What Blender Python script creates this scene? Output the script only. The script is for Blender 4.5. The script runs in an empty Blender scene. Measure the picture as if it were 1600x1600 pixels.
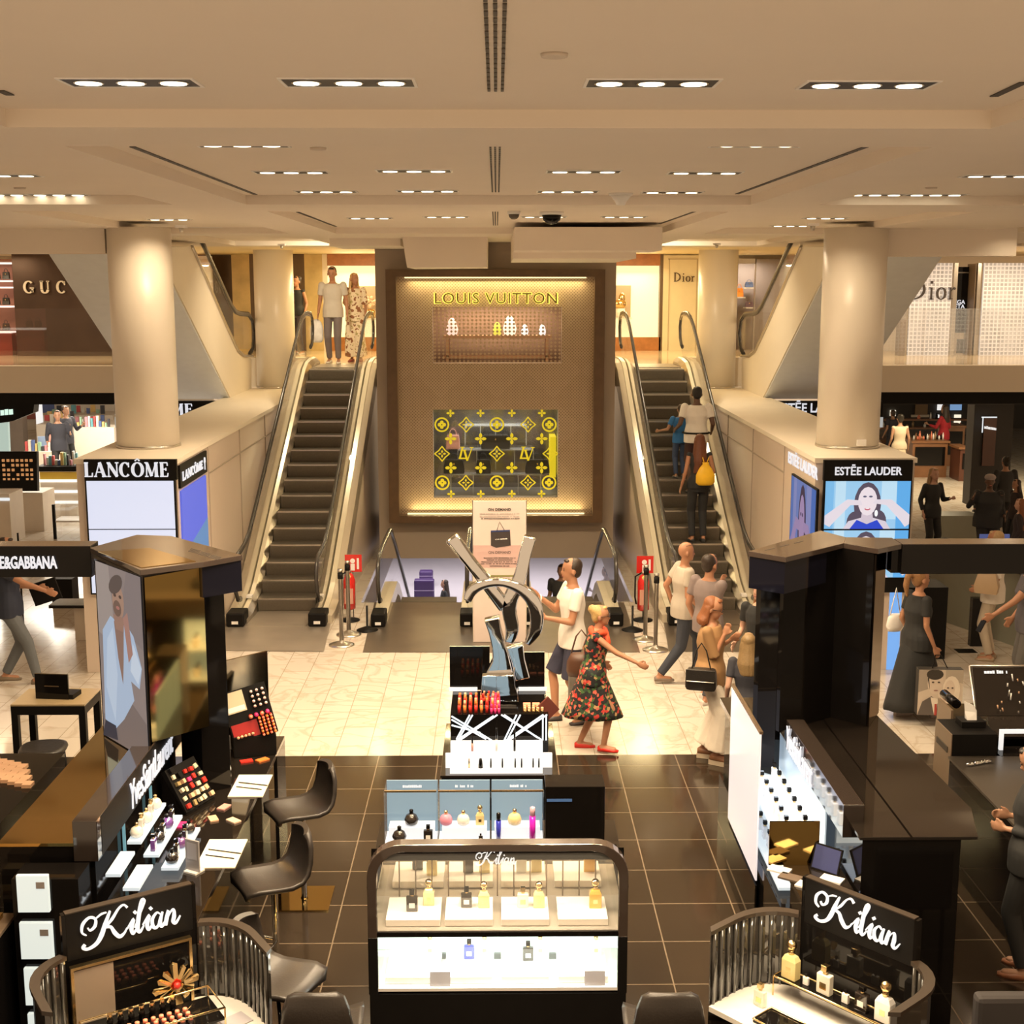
import bpy, bmesh, math, random
from mathutils import Vector, Matrix, Euler
S = bpy.context.scene
COL = S.collection
PI = math.pi
# ---------------------------------------------------------------- camera
H = 4.7; F = 2080.0; TH = math.atan(354/F)
YAW = math.atan(24*math.cos(TH)/F)
cam_d = bpy.data.cameras.new('camera'); cam = bpy.data.objects.new('camera', cam_d); COL.objects.link(cam)
cam.location = (0, 0, H); cam.rotation_euler = (PI/2-TH, 0, -YAW)
cam_d.sensor_width = 36; cam_d.lens = F/1600*36; cam_d.clip_start = .1; cam_d.clip_end = 200
S.camera = cam
# ---------------------------------------------------------------- world, exposure
S.view_settings.view_transform = 'Standard'; S.view_settings.look = 'None'
S.view_settings.gamma = 1; S.view_settings.exposure = 0.42; S.view_settings.use_curve_mapping = False
W = bpy.data.worlds.new('world'); S.world = W; W.use_nodes = True
bg = W.node_tree.nodes['Background']; bg.inputs[0].default_value = (1.0, .69, .42, 1); bg.inputs[1].default_value = .56
LIGHT_W = (1.0, .77, .50)
random.seed(7)
# ---------------------------------------------------------------- geometry from the measured view
_fh = Vector((math.sin(YAW), math.cos(YAW), 0)); _r = Vector((math.cos(YAW), -math.sin(YAW), 0))
_fw = _fh*math.cos(TH) + Vector((0, 0, -math.sin(TH))); _up = _fh*math.sin(TH) + Vector((0, 0, math.cos(TH)))
def P(px, py, z=None, Y=None, X=None):
    d = _r*((px-800)/F) + _up*((800-py)/F) + _fw
    t = (z-H)/d.z if z is not None else (Y/d.y if Y is not None else X/d.x)
    return Vector((d.x*t, d.y*t, H+d.z*t))
def PX(px, Y, z):
    """x of pixel column px at depth Y and height z"""
    zc = Vector((0, Y, z-H)).dot(_fw)
    return (px-800)/F*zc/_r.x + Y*math.tan(YAW)
# ---------------------------------------------------------------- materials
MATS = {}
def mat(name, col, rough=.5, metal=0., em=None, es=1., noise=None, bump=None, trans=0., alpha=1., coat=0., spec=.5):
    if name in MATS: return MATS[name]
    m = bpy.data.materials.new(name); MATS[name] = m; m.use_nodes = True
    nt = m.node_tree; b = nt.nodes['Principled BSDF']
    def setc(v): b.inputs['Base Color'].default_value = (*v, 1)
    setc(col)
    b.inputs['Roughness'].default_value = rough; b.inputs['Metallic'].default_value = metal
    b.inputs['Specular IOR Level'].default_value = spec
    if coat: b.inputs['Coat Weight'].default_value = coat; b.inputs['Coat Roughness'].default_value = .05
    if trans: b.inputs['Transmission Weight'].default_value = trans; b.inputs['IOR'].default_value = 1.45
    if alpha < 1: b.inputs['Alpha'].default_value = alpha
    if em is not None:
        b.inputs['Emission Color'].default_value = (*em, 1); b.inputs['Emission Strength'].default_value = es
    tc = nt.nodes.new('ShaderNodeTexCoord')
    ns, amt = noise or (6., .06)
    n = nt.nodes.new('ShaderNodeTexNoise'); n.inputs['Scale'].default_value = ns; n.inputs['Detail'].default_value = 3
    nt.links.new(tc.outputs['Object'], n.inputs['Vector'])
    if em is None:
        mx = nt.nodes.new('ShaderNodeMix'); mx.data_type = 'RGBA'
        mx.inputs[6].default_value = (*[min(1, c*(1+amt)) for c in col], 1)
        mx.inputs[7].default_value = (*[c*(1-amt) for c in col], 1)
        nt.links.new(n.outputs['Fac'], mx.inputs[0]); nt.links.new(mx.outputs[2], b.inputs['Base Color'])
    if bump:
        bs, bd = bump
        n2 = nt.nodes.new('ShaderNodeTexNoise'); n2.inputs['Scale'].default_value = bs
        nt.links.new(tc.outputs['Object'], n2.inputs['Vector'])
        bp = nt.nodes.new('ShaderNodeBump'); bp.inputs['Strength'].default_value = bd; bp.inputs['Distance'].default_value = .01
        nt.links.new(n2.outputs['Fac'], bp.inputs['Height']); nt.links.new(bp.outputs[0], b.inputs['Normal'])
    return m
def emi(name, col, s): return mat(name, [c*.3 for c in col], .6, em=col, es=s*.62, spec=.2)
def tiles(name, c1, c2, mortar, bw, rh, off, rough, ms=.004, vein=None, coat=0):
    m = bpy.data.materials.new(name); MATS[name] = m; m.use_nodes = True
    nt = m.node_tree; b = nt.nodes['Principled BSDF']; L = nt.links.new
    tc = nt.nodes.new('ShaderNodeTexCoord'); mp = nt.nodes.new('ShaderNodeMapping'); mp.inputs['Rotation'].default_value = (0, 0, PI/2)
    L(tc.outputs['Object'], mp.inputs[0])
    br = nt.nodes.new('ShaderNodeTexBrick'); L(mp.outputs[0], br.inputs['Vector'])
    br.inputs['Color1'].default_value = (*c1, 1); br.inputs['Color2'].default_value = (*c2, 1); br.inputs['Mortar'].default_value = (*mortar, 1)
    br.inputs['Scale'].default_value = 1; br.inputs['Brick Width'].default_value = bw; br.inputs['Row Height'].default_value = rh
    br.inputs['Mortar Size'].default_value = ms; br.offset = off; br.inputs['Mortar Smooth'].default_value = 0
    out = br.outputs['Color']
    if vein:
        n = nt.nodes.new('ShaderNodeTexNoise'); n.inputs['Scale'].default_value = 1.2; n.inputs['Detail'].default_value = 6; n.inputs['Distortion'].default_value = 1.6
        L(tc.outputs['Object'], n.inputs['Vector'])
        mp2 = nt.nodes.new('ShaderNodeMath'); mp2.operation = 'SUBTRACT'; mp2.inputs[1].default_value = .5; L(n.outputs['Fac'], mp2.inputs[0])
        ab = nt.nodes.new('ShaderNodeMath'); ab.operation = 'ABSOLUTE'; L(mp2.outputs[0], ab.inputs[0])
        rp = nt.nodes.new('ShaderNodeValToRGB'); rp.color_ramp.elements[0].position = 0; rp.color_ramp.elements[0].color = (.42, .42, .42, 1)
        rp.color_ramp.elements[1].position = .05; rp.color_ramp.elements[1].color = (0, 0, 0, 1); L(ab.outputs[0], rp.inputs[0])
        mx = nt.nodes.new('ShaderNodeMix'); mx.data_type = 'RGBA'; L(rp.outputs[0], mx.inputs[0]); L(out, mx.inputs[6]); mx.inputs[7].default_value = (*vein, 1)
        out = mx.outputs[2]
    L(out, b.inputs['Base Color']); b.inputs['Roughness'].default_value = rough
    if coat: b.inputs['Coat Weight'].default_value = coat; b.inputs['Coat Roughness'].default_value = .04
    return m
# ---------------------------------------------------------------- mesh builder
class B:
    def __init__(s): s.v = []; s.f = []; s.mi = []; s.sm = []
    def add(s, vs, fs, m=0, sm=False):
        o = len(s.v); s.v += [Vector(v) for v in vs]
        for f in fs: s.f.append([i+o for i in f]); s.mi.append(m); s.sm.append(sm)
        return s
    def box(s, x0, x1, y0, y1, z0, z1, m=0, rot=None, piv=None):
        vs = [Vector((x, y, z)) for z in (z0, z1) for y in (y0, y1) for x in (x0, x1)]
        if rot is not None:
            c = Vector(piv) if piv is not None else Vector(((x0+x1)/2, (y0+y1)/2, (z0+z1)/2))
            R = Euler(rot).to_matrix() if not isinstance(rot, (int, float)) else Euler((0, 0, rot)).to_matrix()
            vs = [c+R@(v-c) for v in vs]
        return s.add(vs, [(0, 2, 3, 1), (4, 5, 7, 6), (0, 1, 5, 4), (2, 6, 7, 3), (0, 4, 6, 2), (1, 3, 7, 5)], m)
    def prism(s, pts, d, m=0, sm=False):
        """planar polygon pts extruded by vector d"""
        n = len(pts); d = Vector(d); a = [Vector(p) for p in pts]
        nrm = Vector((0, 0, 0))
        for i in range(n): nrm += a[i].cross(a[(i+1) % n])
        if nrm.dot(d) > 0: a = a[::-1]
        vs = a+[p+d for p in a]
        s.add(vs, [tuple(range(n)), tuple(range(2*n-1, n-1, -1))], m)
        o = len(s.v)-2*n
        for i in range(n):
            j = (i+1) % n; s.f.append([o+i, o+n+i, o+n+j, o+j]); s.mi.append(m); s.sm.append(sm)
        return s
    def plan(s, pts, z0, z1, m=0, sm=False): return s.prism([(p[0], p[1], z0) for p in pts], (0, 0, z1-z0), m, sm)
    def poly(s, pts, m=0): return s.add(pts, [tuple(range(len(pts)))], m)
    def loft(s, rings, m=0, sm=True, caps=True, closed=True):
        n = len(rings[0]); o = len(s.v)
        for r in rings: s.v += [Vector(p) for p in r]
        for k in range(len(rings)-1):
            for i in range(n if closed else n-1):
                j = (i+1) % n
                s.f.append([o+k*n+i, o+k*n+j, o+(k+1)*n+j, o+(k+1)*n+i]); s.mi.append(m); s.sm.append(sm)
        if caps and closed:
            s.f.append([o+i for i in range(n)][::-1]); s.mi.append(m); s.sm.append(False)
            s.f.append([o+(len(rings)-1)*n+i for i in range(n)]); s.mi.append(m); s.sm.append(False)
        return s
    def lathe(s, prof, c=(0, 0, 0), n=20, m=0, sm=True):
        c = Vector(c); prof = [(max(r, .0004), z) for r, z in prof]
        return s.loft([[c+Vector((r*math.cos(2*PI*i/n), r*math.sin(2*PI*i/n), z)) for i in range(n)] for r, z in prof], m, sm)
    def tube(s, path, r, n=8, m=0, closed=False, rx=None):
        path = [Vector(p) for p in path]; N = len(path); rings = []; up = None
        for k, p in enumerate(path):
            if closed: t = path[(k+1) % N]-path[k-1]
            else: t = (path[min(k+1, N-1)]-path[max(k-1, 0)])
            t.normalize()
            if up is None:
                ref = Vector((0, 0, 1)) if abs(t.z) < .9 else Vector((1, 0, 0))
            else: ref = up
            a = t.cross(ref); a.normalize(); b = a.cross(t); up = b
            rr = r[k] if isinstance(r, (list, tuple)) else r
            r2 = rr if rx is None else rx
            rings.append([p+a*(rr*math.cos(2*PI*i/n))+b*(r2*math.sin(2*PI*i/n)) for i in range(n)])
        if closed: rings.append(rings[0])
        return s.loft(rings, m, True, not closed)
    def rod(s, p, q, r, r1=None, n=8, m=0): return s.tube([p, q], [r, r if r1 is None else r1], n, m)
    def ell(s, c, r, m=0, n=12, rot=None):
        c = Vector(c); r = (r, r, r) if isinstance(r, (int, float)) else r; R = Euler(rot).to_matrix() if rot else Matrix.Identity(3)
        rings = []
        for k in range(n//2+1):
            a = -PI/2+PI*k/(n//2); cr = max(math.cos(a), .02)
            rings.append([c+R@Vector((r[0]*cr*math.cos(2*PI*i/n), r[1]*cr*math.sin(2*PI*i/n), r[2]*math.sin(a))) for i in range(n)])
        return s.loft(rings, m, True)
    def disc(s, c, r, d, n=20, m=0):
        """short cylinder at c with axis d (vector incl. length)"""
        d = Vector(d); t = d.normalized(); a = t.orthogonal().normalized(); b = t.cross(a); c = Vector(c)
        ring = [c+a*(r*math.cos(2*PI*i/n))+b*(r*math.sin(2*PI*i/n)) for i in range(n)]
        return s.loft([ring, [p+d for p in ring]], m, True)
    def ribbon(s, pts, w, o, ux, uy, un, dep=.004, m=0, sub=5):
        """calligraphic stroke: 2D points pts with widths w, drawn in the frame o, ux, uy, extruded along un"""
        o, ux, uy, un = Vector(o), Vector(ux), Vector(uy), Vector(un)
        Q = []; n = len(pts)
        for i in range(n-1):
            p0, p1, p2, p3 = pts[max(i-1, 0)], pts[i], pts[i+1], pts[min(i+2, n-1)]
            for k in range(sub):
                t = k/sub
                q = [.5*((2*p1[j])+(-p0[j]+p2[j])*t+(2*p0[j]-5*p1[j]+4*p2[j]-p3[j])*t*t+(-p0[j]+3*p1[j]-3*p2[j]+p3[j])*t**3) for j in (0, 1)]
                Q.append((q[0], q[1], w[i]+(w[i+1]-w[i])*t))
        Q.append((pts[-1][0], pts[-1][1], w[-1]))
        rings = []
        for i, q in enumerate(Q):
            a = Q[max(i-1, 0)]; b = Q[min(i+1, len(Q)-1)]
            tx, ty = b[0]-a[0], b[1]-a[1]; l = math.hypot(tx, ty) or 1; nx, ny = -ty/l*q[2]/2, tx/l*q[2]/2
            e1 = o+ux*(q[0]+nx)+uy*(q[1]+ny); e2 = o+ux*(q[0]-nx)+uy*(q[1]-ny)
            rings.append([e1, e2, e2+un*dep, e1+un*dep])
        return s.loft(rings, m, False)
    def xf(s, M):
        s.v = [M@v for v in s.v]; return s
    def build(s, name, mats, parent=None, bev=0, label=None, cat=None, group=None, kind=None, seg=2, sub=0):
        me = bpy.data.meshes.new(name); me.from_pydata([tuple(v) for v in s.v], [], s.f); me.validate(verbose=False)
        if not isinstance(mats, (list, tuple)): mats = [mats]
        for m in mats: me.materials.append(m)
        if len(me.polygons) == len(s.f):
            me.polygons.foreach_set('material_index', s.mi); me.polygons.foreach_set('use_smooth', s.sm)
        me.update()
        o = bpy.data.objects.new(name, me); COL.objects.link(o)
        if parent is not None: setp(o, parent)
        if bev:
            md = o.modifiers.new('bevel', 'BEVEL'); md.width = bev; md.segments = seg; md.limit_method = 'ANGLE'; md.angle_limit = .7
        tag(o, label, cat, group, kind)
        return o
WORLD = {}
def setp(o, parent):
    o.parent = parent
    r = parent
    while r is not None and r.name not in WORLD: r = r.parent
    if r is not None and r is parent: o.matrix_parent_inverse = WORLD[r.name]
def tag(o, label=None, cat=None, group=None, kind=None):
    if label: o['label'] = label
    if cat: o['category'] = cat
    if group: o['group'] = group
    if kind: o['kind'] = kind
    return o
def T(name, label, cat, loc=(0, 0, 0), rz=0, group=None, world=False):
    o = bpy.data.objects.new(name, None); COL.objects.link(o); o.location = loc; o.rotation_euler = (0, 0, rz); o.empty_display_size = .1
    if world: WORLD[o.name] = Matrix.LocRotScale(Vector(loc), Euler((0, 0, rz)), None).inverted()
    return tag(o, label, cat, group)
def kids(o): return list(o.children)
def dup(root, loc, rz=0, label=None, group=None, sc=None):
    r = root.copy(); COL.objects.link(r); r.location = loc; r.rotation_euler = (0, 0, rz)
    if sc: r.scale = (sc, sc, sc)
    if label: r['label'] = label
    if group: r['group'] = group
    for ch in kids(root):
        c = ch.copy(); COL.objects.link(c); c.parent = r
        for g in kids(ch):
            d = g.copy(); COL.objects.link(d); d.parent = c
    return r
def text(s, size, o, ux, uy, dep=.004, off=0, sx=1., shear=0, space=1., center=True):
    """lettering as a mesh builder: text s, letter height size, baseline centre o, directions ux (reading), uy (up)"""
    cu = bpy.data.curves.new('t', 'FONT'); cu.body = s; cu.size = 1; cu.extrude = 0; cu.offset = off; cu.shear = shear; cu.space_character = space
    cu.resolution_u = 3; cu.align_x = 'CENTER' if center else 'LEFT'
    ob = bpy.data.objects.new('t', cu); COL.objects.link(ob)
    dg = bpy.context.evaluated_depsgraph_get(); me = bpy.data.meshes.new_from_object(ob.evaluated_get(dg))
    o, ux, uy = Vector(o), Vector(ux).normalized(), Vector(uy).normalized(); un = ux.cross(uy)
    k = size/.73; b = B()
    vs = [o+ux*(v.co.x*k*sx)+uy*(v.co.y*k)+un*dep for v in me.vertices]
    n = len(vs); fs = [tuple(p.vertices) for p in me.polygons]
    b.add(vs, fs)
    from collections import Counter
    cnt = Counter()
    for f in fs:
        for i in range(len(f)): cnt[frozenset((f[i], f[(i+1) % len(f)]))] += 1
    b.v += [v-un*dep for v in vs]
    for f in fs:
        for i in range(len(f)):
            a, c = f[i], f[(i+1) % len(f)]
            if cnt[frozenset((a, c))] == 1: b.f.append([c, a, a+n, c+n]); b.mi.append(0); b.sm.append(False)
    bpy.data.objects.remove(ob); bpy.data.curves.remove(cu); bpy.data.meshes.remove(me)
    return b
def marks(w, h, o, ux, uy, seed=0, dep=.002, lines=1):
    """a line of print too small to read: uneven dabs, no letters"""
    rr = random.Random(seed); o, ux, uy = Vector(o), Vector(ux).normalized(), Vector(uy).normalized(); un = ux.cross(uy); b = B(); x = -w/2
    while x < w/2:
        d = min(h*rr.uniform(.35, .75), w/2-x); y1 = h*rr.uniform(.75, 1.0)
        if rr.random() > .14: b.prism([o+ux*x, o+ux*(x+d), o+ux*(x+d)+uy*y1, o+ux*x+uy*y1], un*dep)
        x += d+h*.12
    return b
def serif(s, size, o, ux, uy, dep=.004, thick=.2, thin=.07, space=.16, sc_w=1.):
    """roman capitals with serifs drawn stroke by stroke; returns (builder, total width) laid out centred on o"""
    G = {
     'L': (.62, [((.15, 0), (.15, 1), thick), ((0, .03), (.6, .03), thin), ((.57, .03), (.6, .28), thin), ((0, .97), (.3, .97), thin)]),
     'A': (.86, [((.08, 0), (.42, 1), thin), ((.42, 1), (.76, 0), thick), ((.2, .33), (.6, .33), thin), ((-.02, .03), (.2, .03), thin), ((.58, .03), (.92, .03), thin)]),
     'N': (.86, [((.12, 0), (.12, 1), thin), ((.12, .97), (.74, .03), thick), ((.74, 0), (.74, 1), thin), ((0, .97), (.2, .97), thin), ((0, .03), (.26, .03), thin), ((.62, .97), (.88, .97), thin)]),
     'M': (1.02, [((.12, 0), (.16, 1), thin), ((.16, .97), (.5, .05), thick*.9), ((.5, .05), (.84, .97), thin), ((.86, 0), (.84, 1), thick), ((0, .03), (.26, .03), thin), ((.72, .03), (1.02, .03), thin), ((0, .97), (.2, .97), thin), ((.8, .97), (1., .97), thin)]),
     'E': (.62, [((.15, 0), (.15, 1), thick), ((0, .03), (.58, .03), thin), ((0, .97), (.56, .97), thin), ((.15, .52), (.46, .52), thin), ((.56, .03), (.6, .26), thin), ((.55, .97), (.57, .76), thin), ((.45, .42), (.45, .62), thin)]),
     'i': (.3, [((.13, 0), (.13, .6), thick*.75), ((0, .03), (.26, .03), thin), ((0, .58), (.13, .58), thin), ((.06, .85), (.2, .85), .14)]),
     'r': (.4, [((.13, 0), (.13, .6), thick*.75), ((0, .03), (.26, .03), thin), ((0, .58), (.13, .58), thin), ((.16, .4), (.26, .57), thin), ((.26, .57), (.38, .52), .12)]),
     'U': (.8, [((.13, .3), (.13, 1), thick), ((.66, .3), (.66, 1), thin), ((0, .97), (.28, .97), thin), ((.55, .97), (.78, .97), thin)]),
    }
    RND = {'C': (.78, .5, 45, 315, 1), 'G': (.84, .5, 45, 325, 1), 'O': (.86, .5, 0, 360, 1), 'D': (.86, .5, -90, 90, 1), 'o': (.5, .3, 0, 360, .6), 'U': (.8, .28, 180, 360, .55)}
    b = B(); o, ux, uy = Vector(o), Vector(ux).normalized()*size, Vector(uy).normalized()*size; un = ux.cross(uy).normalized()
    tot = 0; lay = []
    for ch in s:
        if ch == ' ': tot += .5; continue
        k = 'O' if ch == 'Ô' else ch
        w = (RND[k][0] if k in RND else G[k][0])*sc_w; lay.append((ch, k, tot, w)); tot += w+space
    x0 = -(tot-space)/2
    for ch, k, x, w in lay:
        if k in RND:
            ww, cy, a0, a1, hh = RND[k]; ww *= sc_w
            if k == 'D': rx, cx = ww*.72, .13
            elif k == 'U': rx, cx = ww*.33, ww*.49
            else: rx, cx = ww/2-.03, ww/2
            ry = hh/2
            pts = []; ws = []
            N = 20
            for i in range(N+1):
                a = math.radians(a0+(a1-a0)*i/N); pts.append((x0+x+cx+rx*math.cos(a)*.93, cy+ry*math.sin(a)*.95)); ws.append(thin+(thick*1.05-thin)*abs(math.cos(a))**1.3)
            b.ribbon(pts, ws, o, ux, uy, un, dep, sub=1)
            if k == 'G': b.ribbon([(x0+x+ww*.84, .08), (x0+x+ww*.84, .42)], [thick*.8]*2, o, ux, uy, un, dep, sub=1); b.ribbon([(x0+x+ww*.6, .42), (x0+x+ww, .42)], [thin]*2, o, ux, uy, un, dep, sub=1)
            if k == 'C': b.ribbon([(x0+x+ww*.84, .66), (x0+x+ww*.84, .98)], [thin]*2, o, ux, uy, un, dep, sub=1)
            if k == 'D': b.ribbon([(x0+x+.13, 0), (x0+x+.13, 1)], [thick]*2, o, ux, uy, un, dep, sub=1); b.ribbon([(x0+x, .03), (x0+x+.3, .03)], [thin]*2, o, ux, uy, un, dep, sub=1); b.ribbon([(x0+x, .97), (x0+x+.3, .97)], [thin]*2, o, ux, uy, un, dep, sub=1)
            if ch == 'Ô': b.ribbon([(x0+x+ww*.3, 1.1), (x0+x+ww*.5, 1.24), (x0+x+ww*.7, 1.1)], [thin*1.3]*3, o, ux, uy, un, dep, sub=1)
        if k in G:
            for p, q, t in G[k][1]: b.ribbon([(x0+x+p[0]*sc_w, p[1]), (x0+x+q[0]*sc_w, q[1])], [t, t], o, ux, uy, un, dep, sub=1)
    return b
def script_word(size, o, ux, uy, dep=.006):
    """the copperplate perfume sign word, letter by letter"""
    b = B(); o, ux, uy = Vector(o), Vector(ux).normalized()*size, Vector(uy).normalized()*size; un = ux.cross(uy).normalized()
    R = lambda pts, w: b.ribbon([(x-1.62, y) for x, y in pts], w, o, ux, uy, un, dep)
    R([(.1, .36), (-.04, .5), (.0, .78), (.22, .96), (.42, .86), (.4, .62), (.24, .5), (.16, .6)], [.03, .07, .1, .07, .08, .1, .06, .05])      # opening loop
    R([(.42, .86), (.62, .98), (.8, 1.0)], [.03, .05, .03])
    R([(.92, 1.02), (.74, .6), (.6, .24), (.42, -.02), (.14, -.14), (-.04, -.06), (.04, .04)], [.06, .13, .15, .12, .08, .09, .1])               # stem and foot swash
    R([(1.5, 1.0), (1.38, 1.12), (1.2, 1.02), (.98, .72), (.72, .46)], [.08, .05, .06, .09, .04])                                                # arm
    R([(.72, .48), (.92, .44), (1.04, .2), (1.2, .02), (1.36, .1), (1.46, .26)], [.05, .09, .14, .12, .06, .03])                                 # leg
    def stem(x, h, tail=True):
        R([(x-.12, .3), (x+.02+.2*h, h), (x+.0+.12*h, h*.55), (x+.0, .1), (x+.1, .0), (x+.26, .2)] if h > .7 else [(x-.1, .22), (x+.14, h), (x+.05, .2), (x+.1, .0), (x+.26, .2)],
          [.03, .05, .12, .13, .08, .03] if h > .7 else [.03, .08, .13, .09, .03])
    stem(1.56, .52); b.add([], []); R([(1.72, .72), (1.8, .78)], [.1, .1])
    R([(1.72, .2), (1.95, .7), (2.1, 1.08), (2.0, 1.12), (1.9, .7), (1.82, .14), (1.9, 0), (2.04, .2)], [.03, .04, .07, .08, .13, .13, .08, .03])
    stem(2.1, .52); R([(2.26, .72), (2.34, .78)], [.1, .1])
    R([(2.62, .46), (2.5, .54), (2.34, .34), (2.36, .06), (2.5, .02), (2.66, .34)], [.04, .05, .1, .12, .07, .04])
    R([(2.7, .52), (2.6, .16), (2.66, .0), (2.82, .2)], [.06, .13, .1, .03])
    R([(2.78, .2), (2.9, .52), (2.84, .26), (2.78, .0)], [.03, .07, .13, .12])
    R([(2.8, .12), (2.98, .44), (3.1, .5), (3.1, .26), (3.06, .06), (3.16, 0), (3.32, .22)], [.03, .04, .07, .13, .12, .08, .03])
    return b
def fit(b, ax, lo, hi):
    m0 = min(v[ax] for v in b.v); m1 = max(v[ax] for v in b.v); lo, hi = min(lo, hi), max(lo, hi)
    for v in b.v: v[ax] = lo+(v[ax]-m0)*(hi-lo)/(m1-m0)
    return b
def area(name, loc, rot, sx, sy, power, col=LIGHT_W, parent=None, spread=None, shape='RECTANGLE'):
    l = bpy.data.lights.new(name, 'AREA'); l.shape = shape; l.size = sx
    if shape == 'RECTANGLE': l.size_y = sy
    l.energy = power; l.color = col
    if spread: l.spread = spread
    o = bpy.data.objects.new(name, l); COL.objects.link(o); o.location = loc; o.rotation_euler = rot
    if parent is not None: setp(o, parent)
    return o
# ================================================================ materials
CREAM = (.78, .66, .5)
m_ceil = mat('ceiling_plaster', (.80, .72, .62), .75, noise=(1.5, .03))
m_cream = mat('cream_paint', (.82, .74, .62), .55, noise=(2, .03))
m_column = mat('column_paint', (.84, .77, .66), .35, noise=(2, .02))
m_panelw = mat('pinkish_wall_panel', (.66, .55, .46), .3, noise=(1, .04))
m_taupe = mat('taupe_wall', (.40, .33, .26), .5, noise=(2, .05))
m_black = mat('gloss_black', (.006, .005, .0045), .05, noise=(3, .2), spec=.22)
m_blackm = mat('matt_black', (.007, .006, .0055), .5, noise=(8, .2), spec=.15)
m_blacktop = mat('black_glass_top', (.012, .009, .007), .05, noise=(3, .2), coat=.5, spec=.4)
m_gold = mat('gold_mirror', (.62, .42, .14), .06, 1.0, noise=(2, .03))
m_brass = mat('brass', (.8, .58, .28), .18, 1.0, noise=(12, .05))
m_chrome = mat('chrome', (.86, .88, .9), .04, 1.0, noise=(3, .02))
m_steel = mat('brushed_steel', (.62, .58, .52), .28, 1.0, noise=(30, .1))
m_wood = mat('orange_wood', (.42, .17, .05), .35, noise=(9, .3))
m_bwood = mat('brown_frame_wood', (.13, .075, .035), .4, noise=(9, .3))
m_rubber = mat('handrail_rubber', (.05, .045, .04), .25, noise=(6, .1))
m_glass = mat('clear_glass', (.9, .97, .93), .02, trans=1., alpha=.16, noise=(1, .01))
m_white = mat('white_plastic', (.85, .83, .8), .35)
m_marb = mat('white_marble', (.8, .76, .7), .15, noise=(14, .08))
m_step = mat('step_metal', (.15, .13, .10), .4, .6, noise=(40, .15))
m_plate = mat('landing_plate_metal', (.23, .19, .15), .3, .7, noise=(3, .2))
m_plate_l = mat('worn_steel_plate', (.42, .37, .31), .35, .6, noise=(2, .25))
m_deckc = mat('cream_deck', (.72, .66, .5), .25, .2, noise=(4, .05))
e_white = emi('lit_white', (1, .98, .95), 1.0)
e_sign = emi('lit_sign_letter', (.9, .92, 1.0), .85)
e_cool = emi('cool_shelf_light', (.92, .97, 1.0), 1.0)
e_lamp = emi('lamp_glow', (1, .84, .58), 8)
m_floor = tiles('marble_tiles', (.66, .60, .52), (.61, .55, .47), (.36, .30, .22), .6, .33, .5, .13, .004, (.40, .30, .20))
m_tile = tiles('black_tiles', (.026, .018, .012), (.032, .022, .014), (.17, .13, .09), .6, .6, 0., .12, .005)
m_lowfl = mat('lower_level_floor', (.5, .47, .5), .2, noise=(1, .05))
# ================================================================ floor
YB = P(776, 1180, z=0).y
YL = P(776, 1020, z=0).y
def struct(name, b, m, **k): return b.build(name, m, kind='structure', **k)
b = B(); b.box(-16, 16, 4.5, YB, -.1, 0); struct('floor', b, m_tile)
HX = 2.05; HY0 = P(776, 941, z=0).y; HY1 = 27.5
b = B()
b.box(-16, -HX, YB, HY1, -.1, 0); b.box(HX, 16, YB, HY1, -.1, 0); b.box(-HX, HX, YB, HY0, -.1, 0); b.box(-26, 26, HY1, 48, -.1, 0)
b.box(-26, -16, YB, HY1, -.1, 0); b.box(16, 26, YB, HY1, -.1, 0)
struct('floor', b, m_floor)
b = B(); b.box(-12, 12, 18, 50, -3.6, -3.5); struct('floor', b, m_lowfl)
# slab edges round the opening
b = B(); b.box(-HX-.08, -HX, HY0, HY1, -.6, -.1); b.box(HX, HX+.08, HY0, HY1, -.6, -.1); b.box(-HX, HX, HY1, HY1+.1, -.6, -.1); b.box(-HX, HX, HY0-.1, HY0, -.6, -.1)
struct('trim_1', b, m_taupe)
b = B(); b.box(-12, 12, 47, 47.2, -3.5, -.2); b.box(-12, -11.8, 18, 47, -3.5, -.2); b.box(11.8, 12, 18, 47, -3.5, -.2); struct('wall_lower', b, mat('lower_wall', (.62, .58, .6), .5))
# ================================================================ ceiling with coffers
ZS, ZC = 5.4, 5.48
def ceiling():
    xs = [-15.5, -12.2, -11.5, -9.4, -8.8, -7.0, -6.4, -4.65, -2.84, -2.2, 2.24, 2.84, 4.65, 6.4, 7.0, 8.8, 9.4, 11.5, 12.2, 15.5]
    ys = [-2, 6.21, 7.03, 12.0, 13.1, 18.6, 19.4, 24.2, 24.9]
    hx = {2, 4, 6, 8, 11, 13, 15, 17} - {8}
    cx = lambda i: (xs[i], xs[i+1]) in ((-2.2, 2.24),) or i in (1, 3, 5, 7, 11, 13, 15, 17)
    cy = lambda j: j in (0, 2, 4, 6)
    b = B(); hi = {}
    for i in range(len(xs)-1):
        for j in range(len(ys)-1):
            hi[i, j] = cx(i) and cy(j) and not (j == 6 and abs(xs[i]) < 2.3)
            z = ZC if hi[i, j] else ZS
            b.box(xs[i], xs[i+1], ys[j], ys[j+1], z, ZC+.12)
    struct('ceiling', b, m_ceil)
ceiling()
m_ceil2 = mat('mezzanine_ceiling_yellow_lit', (.86, .72, .42), .5)  # yellow glow over the upper floor is painted into the ceiling colour
b = B(); b.box(-15.5, 15.5, 24.9, 34.5, 5.4, 5.6); struct('ceiling', b, m_ceil2)
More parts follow.
